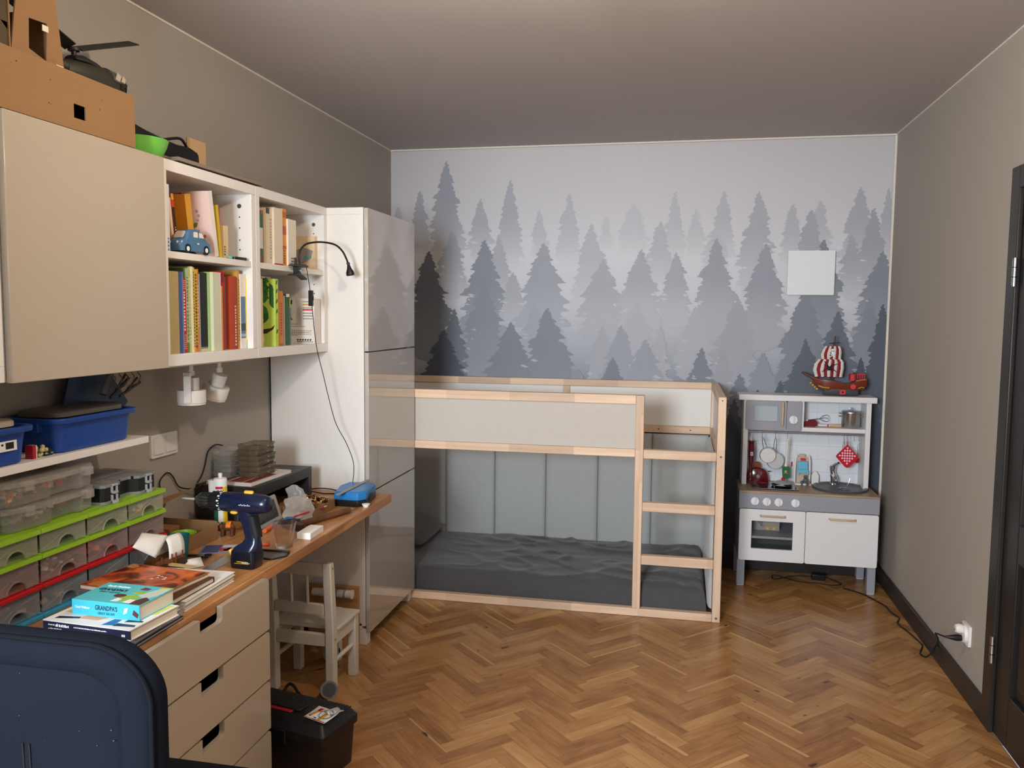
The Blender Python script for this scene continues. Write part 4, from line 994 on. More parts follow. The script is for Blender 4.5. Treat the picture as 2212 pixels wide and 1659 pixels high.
# black double sided organiser
t = thing('organiser_case', 'black organiser case with clear grey lids and latches', 'organiser', (.12, 2.215, LIDZ), 0)
m_greyclear = clear('grey_clear_lid', (150, 152, 152), .22, .25)
y0, y1, z0 = 2.092, 2.342, LIDZ
pl = [(.03, y0), (.205, y0), (.215, y0+.01), (.215, y0+.075), (.190, y0+.095), (.190, y1-.105), (.215, y1-.085), (.215, y1-.01), (.205, y1), (.03, y1)]
b = MB(); b.prism(pl, .040, M=T(0, 0, z0+.0095)); bd = b.build('case', m_black, t, bevel=.002, world=True)
for za in (z0, z0+.050):
    b = MB(); cx, cy = .12, (y0+y1)/2; b.prism([(cx+(x-cx)*1.02, cy+(y-cy)*1.01) for x, y in pl], .009, M=T(0, 0, za)); b.build('lid', m_greyclear, t, bevel=.0015, world=True)
for y in (y0+.045, y1-.045):
    for za, s in ((z0+.032, 1), (z0+.002, 1)):
        b = MB(); b.box(.2155, .222, y-.013, y-.008, za, za+.024); b.box(.2155, .222, y+.008, y+.013, za, za+.024); b.box(.2155, .224, y-.013, y+.013, za+(.020 if za > z0+.02 else .0), za+(.026 if za > z0+.02 else .006)); b.box(.2155, .226, y-.010, y+.010, za-.003, za+.004)
        b.build('latch', mat('grey_latch', (168, 170, 170), .35), t, bevel=.001, world=True)
b = MB()
for k in range(4): b.box(.04, .205, y0+.03+k*.06, y0+.032+k*.06, z0+.0502, z0+.0592)
for k in range(2): b.box(.08+k*.06, .082+k*.06, y0+.01, y1-.01, z0+.0502, z0+.0592)
b.build('divider', m_black, t, world=True)

# cables on the wall behind
b = MB(); b.tube(smooth_pts([(.03, 2.345, .985), (.012, 2.50, .96), (.010, 2.64, .875), (.008, 2.658, .915), (.008, 2.70, .937), (.008, 2.735, .918), (.010, 2.775, .868), (.03, 2.845, .850), (.05, 2.875, .8645)], 6), .0026, 8)
o = b.build('black_cable', m_blackm); tag(o, 'black cable looping up the left wall between organiser and printer stand', 'cable')

# ---- black monitor riser with paper trays
SX0, SX1, SY0, SY1, SZ = .012, .276, 2.875, 3.352, .858
m_riser = mat('black_brown_foil', (38, 34, 32), .42, var=.06)
t = thing('monitor_riser', 'black desk riser standing against the left wall, clear trays on it', 'riser', ((SX0+SX1)/2, (SY0+SY1)/2, DZT))
b = MB(); b.box(SX0, SX1, SY0, SY1, SZ-.042, SZ); b.build('top', m_riser, t, bevel=.001, world=True)
for ya in (SY0, SY1-.03):
    b = MB(); b.box(SX0, SX1, ya, ya+.03, DZT, SZ-.0422); b.build('side', m_riser, t, bevel=.001, world=True)
# silver framed device on the desk below the riser
t = thing('tablet_device', 'dark device with a silver frame leaning out from under the riser', 'device', (.335, 2.83, DZT), 0)
M = basis((.338, 2.835, DZT+.002), (-.04, .999, 0), (-.30, -.012, .954), (.953, .038, .30))
b = MB(M); b.prism(rrect(.22, .10, .008, 4, 0, .05), .010); b.build('frame', mat('silver_plastic', (168, 166, 160), .35, .3), t, bevel=.0015, world=True)
b = MB(M); b.prism(rrect(.175, .07, .006, 4, 0, .05), .0008, M=T(0, 0, .0102)); b.build('screen', mat('black_glass', (14, 14, 16), .1, coat=.3), t, world=True)
# magazines on the riser
GM = 'magazines on the black riser'
for k, (lab, dx, dy, c) in enumerate((('white magazine lying on the black riser, lower one', 0, 0, (222, 216, 208)), ('magazine with a picture cover lying on top on the black riser', -.006, .012, (206, 198, 190)))):
    b = MB(); b.box(-.10, .10, -.15, .15, 0, .005)
    if k:
        for x0, x1, y0, y1, mi in ((-.09, -.02, -.14, -.04, 1), (-.01, .05, -.14, -.03, 2), (.055, .09, -.14, .05, 3), (-.09, .05, -.02, .13, 4)): b.box(x0, x1, y0, y1, .005, .0053, mi)
    o = b.build('magazine', [cm(c), cm((90, 70, 56)), cm((126, 60, 50)), cm((120, 40, 40)), cm((120, 150, 170))]); o.location = (.152+dx, 3.045+dy, SZ+.0003+k*.0052); o.rotation_euler = (0, 0, -.06); tag(o, lab, 'magazine', GM)
# stack of clear trays
m_tray = clear('smoky_tray_plastic', (112, 98, 78), .45, .1); m_trayc = clear('clear_tray_plastic', (190, 186, 178), .80, .06)
MZ = SZ+.0003+.0104
def tray(label, x, y, z, rz, mm, grp, w=.094, l=.135):
    t = thing('letter_tray', label, 'tray', (x, y, z), rz, grp)
    h = .0215
    b = MB()
    b.loft([[(p, q, zz) for p, q in rrect(2*(w/2+g), 2*(l/2+g), .006, 3)] for zz, g in ((0, -.004), (.002, -.003), (h, .001))], 0, False, caps=False)
    b.prism(rrect(w-.006, l-.006, .004, 3), .0018, M=T(0, 0, .0002))
    b.box(-w/2-.010, -w/2, -l*.3, -l*.3+.02, h-.003, h-.001); b.box(w/2, w/2+.010, l*.2, l*.2+.02, h-.003, h-.001); b.box(-.008, .008, -l/2-.012, -l/2, h-.003, h-.001); b.box(-.02, .012, l/2, l/2+.014, h-.003, h-.001)
    b.build('tray', mm, t, solid=.0014)
    b = MB(); b.ball((w/2+.002, l*.05, h*.55), (.0025, .005, .004), 10, 6); b.build('catch', m_trayc, t)
G1 = 'clear trays stacked on the riser'
od = ('bottom', 'second from below', 'third from below', 'fourth from below', 'fifth from below', 'top')
for k in range(6): tray('smoky clear tray in the right stack on the riser, %s' % od[k], .166+.004*(k % 2), 3.075-.002*k, MZ+k*.0222, -.06+.03*(k % 3), m_tray, G1)
for k in range(5): tray('clear tray in the left stack on the riser, %s' % (od[k] if k < 4 else 'top'), .060+.002*(k % 2), 3.045, MZ+k*.0215, .03*(k % 3)-.03, m_trayc, G1, .078, .125)
b = MB(); b.tube(smooth_pts([(.008, 2.895, .8615), (.006, 2.93, .885), (.006, 2.955, .925), (.008, 2.975, .975), (.012, 3.02, .993), (.02, 3.06, .985)], 6), .0028, 8)
o = b.build('black_cable', m_blackm); tag(o, 'black cable end curving up behind the clear trays', 'cable')

# sealant cartridge with text
t = thing('sealant_tube', 'white, yellow and green sealant cartridge standing behind the drill', 'cartridge', (.165, 2.80, DZT))
b = MB(); b.lathe([(.001, 0), (.0245, 0), (.0245, .085), (.0245, .134), (.0245, .180), (.0225, .184), (.001, .185)], 28)
def wrap(b, r, za, zb, a0, a1, mi, n=10):       # label patch around a cylinder
    b.grid(lambda u, v: (r*math.cos(a0+(a1-a0)*u), r*math.sin(a0+(a1-a0)*u), za+(zb-za)*v), n, 1, mi)
b.build('cartridge', m_wprint, t)
A0 = -PI/2+.55                                    # direction of the viewer around the tube
b = MB()
wrap(b, .0247, .002, .090, A0-1.4, A0-.4, 0); wrap(b, .0247, .002, .153, A0+.35, A0+1.2, 1); wrap(b, .0247, .146, .155, A0-.80, A0+.34, 2); wrap(b, .0247, .122, .129, A0-1.2, A0+.34, 0); wrap(b, .0248, .002, .020, A0-1.4, A0+1.2, 0)
b.build('label', [mat('print_green', (20, 104, 72), .5), mat('print_yellow', (236, 208, 40), .5), mat('print_red', (196, 28, 44), .5)], t)
fx, fy = math.cos(A0), math.sin(A0)
text('lettering', 'DAL', .0145, basis((fx*.0249, fy*.0249, .1375), (-fy, fx, 0), (0, 0, 1), (fx, fy, 0)), m_ink, t, squash=1.0)
b = MB(); b.lathe([(.001, .185), (.0065, .185), (.0065, .191), (.0085, .195), (.0065, .203), (.001, .204)], 14); b.build('thread', m_wprint, t)
b = MB(); b.cyl((-.0235, -.024, .085), (-.0235, -.024, .176), .0085, .0105, 16); b.cyl((-.0235, -.024, .176), (-.0235, -.024, .179), .0120, n=16); b.build('nozzle', m_white, t)

# ---- cordless drill
t = thing('cordless_drill', 'navy cordless drill with yellow buttons standing on its battery', 'drill', (.52, 2.36, DZT), -.06)
m_navy = mat('navy_drill_plastic', (15, 24, 50), .28, var=.06, coat=.15); m_yel = mat('yellow_button', (226, 176, 60), .4)
AX = basis((0, 0, 0), (0, 1, 0), (0, 0, 1), (1, 0, 0))
dz = .206
b = MB(T(0, 0, dz) @ AX)
b.lathe([(.001, -.078), (.030, -.078), (.0315, -.070), (.0325, -.04), (.0335, -.02), (.033, .03), (.030, .065), (.026, .080), (.022, .084), (.001, .085)], 28)
b.build('motor_housing', m_navy, t)
b = MB(T(0, 0, dz) @ AX); b.lathe([(.001, -.122), (.0275, -.122), (.0295, -.118), (.0300, -.082), (.0305, -.0782), (.001, -.0782)], 28)
for k in range(12):
    a = 2*PI*k/12; b.box(-.002, .002, .0292, .0312, -.118, -.09, 0, RZ(a))
cr = b.build('torque_collar', m_black, t)
b = MB(T(0, 0, dz) @ AX)
for k in range(24):
    a = 2*PI*k/24; b.box(-.0012, .0012, .0304, .0308, -.0815, -.0785-.001*(k % 2), 0, RZ(a))
    if k % 2: b.box(-.0025, .0025, .0303, .0307, -.088, -.0825, 0, RZ(a))
b.build('scale_marks', m_wprint, cr)
b = MB(T(0, 0, dz) @ AX); b.lathe([(.001, -.180), (.012, -.180), (.017, -.172), (.0225, -.165), (.0245, -.150), (.0245, -.1222), (.001, -.1222)], 26, 0)
for k in range(16):
    a = 2*PI*k/16; b.box(-.0016, .0016, .0238, .0256, -.155, -.124, 1, RZ(a))
ck = b.build('chuck', [mat('dark_chrome', (120, 122, 126), .2, .9, var=0), m_black], t)
b = MB(T(0, 0, dz) @ AX); b.lathe([(.001, -.236), (.0015, -.234), (.0035, -.222), (.0038, -.205), (.0042, -.1802), (.001, -.1802)], 10); b.build('drill_bit', mat('bit_steel', (206, 206, 202), .25, .4, var=0), ck)
# grip: rounded sections from the housing down to the battery
secs = [(-.005, .185, .030, .022), (.004, .165, .026, .019), (.012, .140, .0235, .0175), (.019, .115, .023, .0175), (.024, .094, .024, .018), (.020, .080, .030, .022), (.008, .066, .042, .030), (.002, .056, .045, .033)]
b = MB(); b.loft([[(cx+p, q, z) for p, q in rrect(2*hx, 2*hy, min(hx, hy)*.8, 5)] for cx, z, hx, hy in secs]); b.build('grip', m_navy, t)
b = MB(); b.loft([[(cx+p, q, z) for p, q in rrect(2*hx, 2*hy, min(hx, hy)*.8, 5)] for cx, z, hx, hy in ((.0245, .168, .0125, .0196), (.031, .140, .0125, .0181), (.038, .112, .0118, .0181), (.041, .098, .010, .0175))]); b.build('rubber_pad', m_blackm, t)
b = MB(); b.loft([[(cx+p, q, z) for p, q in rrect(2*hx, 2*hy, .014, 5)] for cx, z, hx, hy in ((0, 0, .040, .030), (0, .004, .043, .033), (.001, .030, .0445, .034), (.002, .0555, .0425, .0325))]); bt = b.build('battery', mat('dark_navy_battery', (10, 15, 28), .3, coat=.15), t)
b = MB(T(-.044, 0, .044) @ RY(-.6)); b.loft([[(p, q, z) for p, q in rrect(.014, .040, .006, 4)] for z in (-.013, .013)]); b.build('release_button', m_yel, bt)
b = MB(); b.box(-.022, .028, -.0347, -.0340, .018, .0192); b.box(-.014, .026, -.0347, -.0340, .023, .0252)
for k in range(5): b.box(.004+k*.006, .008+k*.006, -.0347, -.0340, .0205, .022, 1)
b.build('print', [mat('print_gold', (206, 180, 60), .5), m_wprint], bt)
b = MB(); b.loft([[(p, q, z) for p, q in rrect(.032-g, .014-g, .005, 4, .012, 0)] for z, g in ((dz+.029, 0), (dz+.038, .001), (dz+.040, .004))]); b.build('gear_switch', m_yel, t)
b = MB(); b.ball((-.030, -.020, dz-.028), (.014, .008, .006), 14, 8); b.build('direction_button', m_yel, t)
b = MB(); b.loft([[(-.030+p, q, z) for p, q in rrect(.020, .018, .007, 4)] for z in (dz-.060, dz-.035)]); b.build('trigger', m_black, t)
b = MB()
for k in range(3): b.box(.045+k*.009, .049+k*.009, -.0305+k*.001, -.0255, dz-.014, dz+.006)
b.build('vent_slot', m_blackm, t)
b = MB(); M = T(-.005, -.0335, dz-.002)
for k in range(7): b.tube([(k*.006, 0, .001), (k*.006+.003, -.0004, .006 if k % 2 else .004), (k*.006+.005, 0, 0)], .0006, 5, M=M)
b.build('script_mark', m_wprint, t)

# ---- open cardboard box with small things, left of the drill
t = thing('open_carton', 'open brown carton with its lid up against the left wall', 'box', (.135, 2.53, DZT), 0)
b = MB(); x0, x1, y0, y1 = .020, .252, 2.425, 2.635; z0, z1 = DZT, DZT+.052
b.box(x0, x1, y0, y1, z0, z0+.003); b.box(x1-.003, x1, y0, y1, z0+.003, z1); b.box(x0, x1-.003, y0, y0+.003, z0+.003, z1); b.box(x0, x1-.003, y1-.003, y1, z0+.003, z1+.012); b.box(x0, x0+.003, y0+.003, y1-.003, z0+.003, z1)
b.build('tray', m_card, t, world=True)
b = MB(); b.add([(.021, y0, z1+.001), (.021, y1, z1+.001), (.052, y1, .862), (.052, y0, .862), (.024, y0, z1+.001), (.024, y1, z1+.001), (.055, y1, .862), (.055, y0, .862)], [(0, 1, 2, 3), (7, 6, 5, 4), (0, 4, 5, 1), (1, 5, 6, 2), (2, 6, 7, 3), (3, 7, 4, 0)])
b.add([(.052, y0, .862), (.052, y1, .862), (.150, y1+.02, .896), (.150, y0-.02, .872), (.052, y0, .865), (.052, y1, .865), (.150, y1+.02, .899), (.150, y0-.02, .875)], [(3, 2, 1, 0), (4, 5, 6, 7), (0, 1, 5, 4), (1, 2, 6, 5), (2, 3, 7, 6), (3, 0, 4, 7)])
b.build('lid', m_card, t, world=True)
b = MB(); b.box(-.035, .035, -.03, .03, 0, .045); o = b.build('small_carton', mat('dark_card', (150, 108, 62), .85), bevel=.001); o.location = (.085, 2.575, DZT+.0033); tag(o, 'small yellowish brown carton inside the open carton', 'box')
b = MB(); b.lathe([(.001, .0), (.028, .0), (.034, .012), (.042, .046), (.040, .047), (.032, .014), (.001, .006)], 28); o = b.build('lime_bowl', m_lime); o.location = (.195, 2.515, DZT+.0033); tag(o, 'lime green bowl in the open carton behind the teal cup', 'bowl')
b = MB(); b.lathe([(.001, 0), (.023, 0), (.025, .002), (.033, .080), (.0318, .080), (.0238, .004), (.001, .003)], 32); o = b.build('plastic_cup', mat('teal_plastic', (36, 128, 136), .35)); o.location = (.262, 2.388, DZT); tag(o, 'teal plastic cup standing in front of the open carton', 'cup')

# toy wagon with its paper cover
t = thing('toy_wagon', 'brown toy covered wagon with a white paper hood', 'toy', (.302, 2.268, DZT), 1.45); t.scale = (1.12, 1.12, 1.12)
m_wag = mat('brown_toy_plastic', (112, 66, 34), .5); m_wag2 = mat('dark_brown_toy', (58, 34, 22), .5)
b = MB(); b.box(-.068, .040, -.020, .020, .016, .022); b.box(-.068, .040, -.022, -.019, .022, .044); b.box(-.068, .040, .019, .022, .022, .044); b.box(.038, .041, -.020, .020, .022, .042)
for x in (-.050, -.012, .004, .030): b.box(x-.002, x+.002, -.025, -.022, .014, .052)
b.box(-.068, .040, -.0235, -.022, .030, .033)
b.build('cart', [m_wag], t)
for x in (-.045, .024):
    for y in (-.0285, .0285):
        b = MB(); b.cyl((x, y-.003, .0165), (x, y+.003, .0165), .0165, n=22); b.cyl((x, y-.0045, .0165), (x, y+.0045, .0165), .004, n=10); b.build('wheel', m_wag2, t)
b = MB(); b.grid(lambda u, v: (-.022+.062*u+.004*math.sin(PI*v), -.023*math.cos(PI*v), .040+.056*math.sin(PI*v)**.75), 4, 16); b.build('hood', m_paper, t, solid=.0008)
b = MB()
PL, PB_, PR_, PT = Vector((.285, 2.122, .835)), Vector((.316, 2.186, .786)), Vector((.306, 2.262, .836)), Vector((.258, 2.205, .856))
def flap(u, v):
    p = PL.lerp(PB_, v).lerp(PT.lerp(PR_, v), u); return p + Vector((.012, -.004, .010))*math.sin(PI*u)*(.4+.6*math.sin(PI*v))
b.grid(flap, 10, 8); b.build('loose_flap', m_paper, t, solid=.0008, world=True)

# brown and orange toy beast beside the sealant
t = thing('toy_figure', 'brown toy beast with an orange saddle beside the drill', 'toy', (.268, 2.675, DZT), .2)
m_beast = mat('brown_beast', (92, 52, 28), .5, bump=.3); m_org = mat('orange_plastic', (226, 124, 30), .45)
b = MB(); b.ball((0, 0, .034), (.026, .015, .016), 14, 10); b.ball((-.027, -.004, .032), (.014, .011, .014), 12, 8); b.ball((-.036, -.004, .026), (.008, .008, .008), 10, 6)
for x in (-.017, .017):
    for y in (-.009, .009): b.cyl((x, y, 0), (x, y, .03), .006, .008, 10)
b.build('body', m_beast, t)
b = MB(); b.grid(lambda u, v: (-.004+.018*u, -.0165*math.cos(PI*v*1.0), .034+.0185*math.sin(PI*v)), 4, 12); b.build('saddle', m_org, t, solid=.003)
for s in (-1, 1):
    b = MB(); b.cyl((-.030, s*.008-.004, .044), (-.034, s*.014-.004, .056), .0028, .001, 8); b.build('horn', m_pages, t)

# leaflet, scissors, folded paper, ruler blade
b = MB(); b.box(-.068, .068, -.050, .050, 0, .0008)
for q in [(-.06, -.005, -.045, .045, 1), (-.005, .03, -.03, .01, 2), (.01, .06, -.04, -.01, 3), (.0, .06, .01, .045, 4), (.02, .05, -.012, .008, 5)]: b.box(*q[:4], .0008, .001, q[4])
o = b.build('leaflet', [cm((120, 124, 146)), cm((58, 66, 112)), cm((170, 52, 44)), cm((170, 160, 150)), cm((190, 196, 204)), cm((60, 54, 54))]); o.location = (.335, 2.52, DZT); o.rotation_euler = (0, 0, .35); tag(o, 'colourful folded leaflet lying flat left of the drill battery', 'leaflet')
b = MB(); b.tube([(-.03, 0, .004), (.0, .004, .004), (.03, .012, .004)], .004, 8)
for y in (-.008, .018): b.tube([(.03+.010+.010*math.cos(a*PI/5), y+.007*math.sin(a*PI/5), .004) for a in range(11)], .0028, 6)
o = b.build('scissors', m_black); o.location = (.300, 2.412, DZT); o.rotation_euler = (0, 0, .1); tag(o, 'small black scissors lying beside the teal cup', 'scissors')
b = MB(); b.add([(-.03, -.03, 0), (.03, -.03, 0), (.03, 0, .022), (-.03, 0, .022), (.03, .032, .001), (-.03, .032, .001)], [(0, 1, 2, 3), (3, 2, 4, 5)])
o = b.build('folded_paper', m_paper, solid=.0006); o.location = (.345, 2.325, DZT+.0006); o.rotation_euler = (0, 0, .9); tag(o, 'small folded white paper tent beside the toy wagon', 'paper')
b = MB(); b.box(-.022, .022, -.115, .115, 0, .0015); o = b.build('steel_ruler', m_steel, bevel=.0004); o.location = (.420, 2.335, DZT); o.rotation_euler = (0, 0, .02); tag(o, 'grey steel ruler lying flat left of the drill', 'ruler')

# glass, white pad, black tray, orange peg
t = thing('drinking_glass', 'small faceted drinking glass on the worktop edge', 'glass', (.533, 2.590, DZT))
n = 40
def gr(z, r, f=0): return [((r+f*.0012*math.cos(10*2*PI*i/n))*math.cos(2*PI*i/n), (r+f*.0012*math.cos(10*2*PI*i/n))*math.sin(2*PI*i/n), z) for i in range(n)]
b = MB(); b.loft([gr(0, .026), gr(.002, .028, 1), (gr(.05, .034, 1)), gr(.062, .0365, 0), gr(.088, .0405), gr(.0885, .0395), gr(.060, .0335), gr(.016, .0265), gr(.012, .010), gr(.0118, .0005)])
b.build('tumbler', mat('clear_glass', (250, 250, 248), .01, var=0, spec=.8, trans=1.0, ior=1.22, see=.35), t)
b = MB(); b.box(-.026, .026, -.058, .058, 0, .024); o = b.build('white_pad', m_paper, bevel=.0015); o.location = (.553, 2.752, DZT); o.rotation_euler = (0, 0, .02); tag(o, 'white square block lying behind the drinking glass', 'pad')
b = MB(); P = [(.485, 2.524), (.485, 2.448), (.566, 2.436), (.596, 2.485), (.588, 2.520)]
b.prism(P, .004, M=T(0, 0, DZT)); Q = [(x+(.54-x)*.09, y+(2.485-y)*.12) for x, y in P]; b.prism(Q, .0008, 1, M=T(0, 0, DZT+.004)); b.box(.487, .588, 2.514, 2.524, DZT+.0042, DZT+.010)
o = b.build('metal_tray', [m_black, mat('dull_metal', (126, 122, 116), .4, .7)], bevel=.001); tag(o, 'flat black edged metal piece lying right of the drill', 'tray')
b = MB(); b.cyl((-.016, 0, .006), (.014, .004, .006), .0055, .0062, 12); o = b.build('orange_peg', mat('orange_rubber', (226, 96, 62), .5)); o.location = (.462, 2.585, DZT+.0002); tag(o, 'short orange peg lying between drill and drinking glass', 'peg')

# hammer, pliers, pencil, screwdriver
t = thing('hammer', 'old hammer with a thick brown wooden handle on the worktop', 'hammer', (.48, 2.95, DZT), 0)
d = (Vector((.562, 3.105, 0))-Vector((.470, 2.845, 0))).normalized()
b = MB(); rr = [.010, .0125, .013, .012, .0125, .013, .012]; b.tube([Vector((.462, 2.825, DZT+.0135))+d*(.29*k/6) for k in range(7)], rr, 12); hd = b.build('handle', wood('dark_old_wood', (112, 70, 40), (62, 36, 22), 1, .55, 6, 6), t, world=True)
b = MB(); b.cyl(Vector((.462, 2.825, DZT+.0135))+d*.2902, Vector((.462, 2.825, DZT+.0135))+d*.312, .006, .004, 10); b.build('end_screw', m_steel, hd, world=True)
b = MB(basis((.455, 2.812, DZT), (.94, -.34, 0), (d.x, d.y, 0), (0, 0, 1))); b.box(-.040, .050, -.013, .013, .0002, .026); b.prism([(-.04, -.013), (-.070, -.004), (-.070, .004), (-.04, .013)], .024, M=T(0, 0, .001)); b.build('head', mat('rusty_iron', (74, 62, 54), .55, .6, var=.25), t, bevel=.002, world=True)
t = thing('pliers', 'pliers with blue and black grips behind the drinking glass', 'pliers', (.40, 2.94, DZT))
for s in (0, 1):
    b = MB(); b.tube(smooth_pts([(.370, 2.848, DZT+.006), (.380, 2.872+s*.012, DZT+.010+s*.004), (.400-s*.015, 2.895+s*.012, DZT+.012+s*.004), (.436-s*.03, 2.912+s*.010, DZT+.010)], 5), .0058, 8); b.build('grip', [mat('blue_grip', (44, 96, 160), .45)] if s else [m_black], t, world=True)
b = MB(); b.tube([(.370, 2.848, DZT+.006), (.360, 2.825, DZT+.006), (.356, 2.80, DZT+.005)], [.007, .006, .002], 8); b.build('jaw', m_steel, t, world=True)
b = MB(); b.cyl((.425, 2.885, DZT+.030), (.472, 3.045, DZT+.034), .0036, n=8); b.cyl((.472, 3.045, DZT+.034), (.478, 3.065, DZT+.0345), .0036, .001, 8, 1)
o = b.build('red_pencil', [mat('red_lacquer', (196, 40, 48), .35), m_pages]); tag(o, 'red pencil resting on the hammer handle', 'pencil')
t = thing('screwdriver', 'small screwdriver with an orange handle lying by the silver device', 'screwdriver', (.33, 2.80, DZT), 0)
b = MB(); b.cyl((.380, 2.735, DZT+.010), (.375, 2.785, DZT+.010), .0085, .0095, 12); b.build('handle', mat('orange_handle', (206, 90, 50), .4), t, world=True)
b = MB(); b.cyl((.375, 2.7852, DZT+.010), (.366, 2.865, DZT+.008), .0025, n=8); b.build('shaft', m_steel, t, world=True)

# cardboard trays full of hinges, clear bag
for k, (lab, y0, y1) in enumerate((('brown cardboard tray, front one of two under the metal fittings', 2.984, 3.075), ('brown cardboard tray, back one of two touching the blue case', 3.077, 3.168))):
    b = MB(); x0, x1 = .318, .466; b.box(x0, x1, y0, y1, DZT, DZT+.002); b.box(x0, x0+.002, y0, y1, DZT+.002, DZT+.040); b.box(x1-.002, x1, y0, y1, DZT+.002, DZT+.040); b.box(x0+.002, x1-.002, y0, y0+.002, DZT+.002, DZT+.040); b.box(x0+.002, x1-.002, y1-.002, y1, DZT+.002, DZT+.040)
    o = b.build('cardboard_tray', m_card); tag(o, lab, 'tray')
m_brass = mat('gold_chrome', (222, 196, 150), .16, 1, var=.1, vscale=60)
def hinge_mesh():
    b = MB(); b.box(-.022, .0, -.011, .011, 0, .0022); b.cyl((0, -.011, .003), (0, .011, .003), .0042, n=10); b.box(.0, .020, -.010, .010, .0, .0022, M=RY(-.9)); b.cyl((-.012, 0, .002), (-.012, 0, .005), .004, n=10); b.box(-.020, .0, -.004, .004, .0022, .007)
    return b
first = None; rnd = random.Random(5)
for k in range(34):
    if first is None:
        o = hinge_mesh().build('metal_fitting', m_brass); first = o
    else:
        o = first.copy(); COL.objects.link(o)
    y = rnd.uniform(3.035, 3.145); x = rnd.uniform(.345, .44); q = 1-abs(y-3.09)/.10
    o.location = (x, y, DZT+.016+ (k/34)*.042*q + .004); o.rotation_euler = (rnd.uniform(-.9, .9), rnd.uniform(-.9, .9), rnd.uniform(0, 6.28))
    tag(o, 'gold and chrome furniture fitting in the pile in the cardboard trays', 'fitting', 'metal fittings piled in the cardboard trays')
m_bag = clear('clear_polybag', (216, 212, 206), .62, .16)
def bag(label, cx, cy, w, h, rz, seed, lean, z=DZT+.003):
    b = MB()
    def f(u, v):
        a = u-.5; th = .020*(1-v)**.7*math.sin(PI*u)
        return (a*w*(1-.12*v)+.006*math.sin(9*v+seed), th*(1)+.006*noise.noise((u*5, v*5, seed))-lean*v, h*v*(.92+.08*math.cos(a*5))+.004*noise.noise((u*7, v*6, seed+4)))
    def g(u, v):
        p = f(u, v); return (p[0], -lean*v*2-p[1]-.0015, p[2]*.995)
    b.grid(f, 12, 14); b.grid(g, 12, 14)
    o = b.build('clear_bag', m_bag); o.location = (cx, cy, z); o.rotation_euler = (0, 0, rz); tag(o, label, 'bag')
bag('crumpled clear plastic bag standing in front of the cardboard trays', .405, 2.958, .125, .088, .12, 3, -.012)
bag('clear zip bag standing in the front cardboard tray behind the crumpled bag', .372, 3.008, .085, .125, .05, 8, .004, DZT+.0035)

# blue and black case with a grey strip across it, cap
t = thing('tool_case', 'small case with blue lid and black base at the worktop end', 'case', (.50, 3.31, DZT), 0)
P = [(.445, 3.205), (.555, 3.203), (.580, 3.235), (.560, 3.400), (.545, 3.425), (.425, 3.418), (.412, 3.36)]
P = [(.447, 3.203), (.552, 3.203), (.576, 3.240), (.556, 3.405), (.535, 3.425), (.425, 3.418), (.416, 3.33)]
cx, cy = .495, 3.315
sc = lambda s, z: [(cx+(x-cx)*s, cy+(y-cy)*s, z) for x, y in P]
b = MB(); b.loft([sc(.98, DZT), sc(1, DZT+.004), sc(1, DZT+.027)], 0, False); b.build('base', m_black, t, bevel=.002, world=True)
b = MB(); b.loft([sc(1.0, DZT+.0272), sc(1, DZT+.050), sc(.93, DZT+.062)], 0, False); b.build('lid', mat('bright_blue_plastic', (36, 122, 190), .35), t, bevel=.003, world=True)
b = MB(); b.box(.556, .574, 3.285, 3.325, DZT+.012, DZT+.040); b.build('clasp', m_black, t, bevel=.002, world=True)
b = MB(); b.box(-.0095, .0095, -.165, .165, 0, .0014); o = b.build('grey_strip', mat('grey_rule', (146, 142, 136), .45), bevel=.0003); o.location = (.494, 3.300, DZT+.0633); o.rotation_euler = (0, 0, -.02); tag(o, 'grey straight strip lying across the blue case', 'ruler')
b = MB(); b.lathe([(.001, 0), (.011, 0), (.012, .004), (.0165, .010), (.0165, .013), (.001, .014)], 22); o = b.build('white_bottle_top', m_wprint); o.location = (.580, 3.288, DZT); o.location.x = .5815; o.location.y = 3.262-.04; tag(o, 'round white cap at the worktop edge beside the blue case', 'cap')
b = MB(); b.tube(smooth_pts([(.36, 3.42, DZT+.003), (.30, 3.41, DZT+.003), (.25, 3.38, DZT+.02), (.29, 3.37, DZT+.033), (.35, 3.385, DZT+.030), (.41, 3.44, DZT+.003), (.46, 3.465, DZT+.003), (.52, 3.478, DZT+.003)], 6), .0026, 8)
o = b.build('black_cable', m_blackm); tag(o, 'black cable looping on the desk behind the cardboard trays', 'cable')

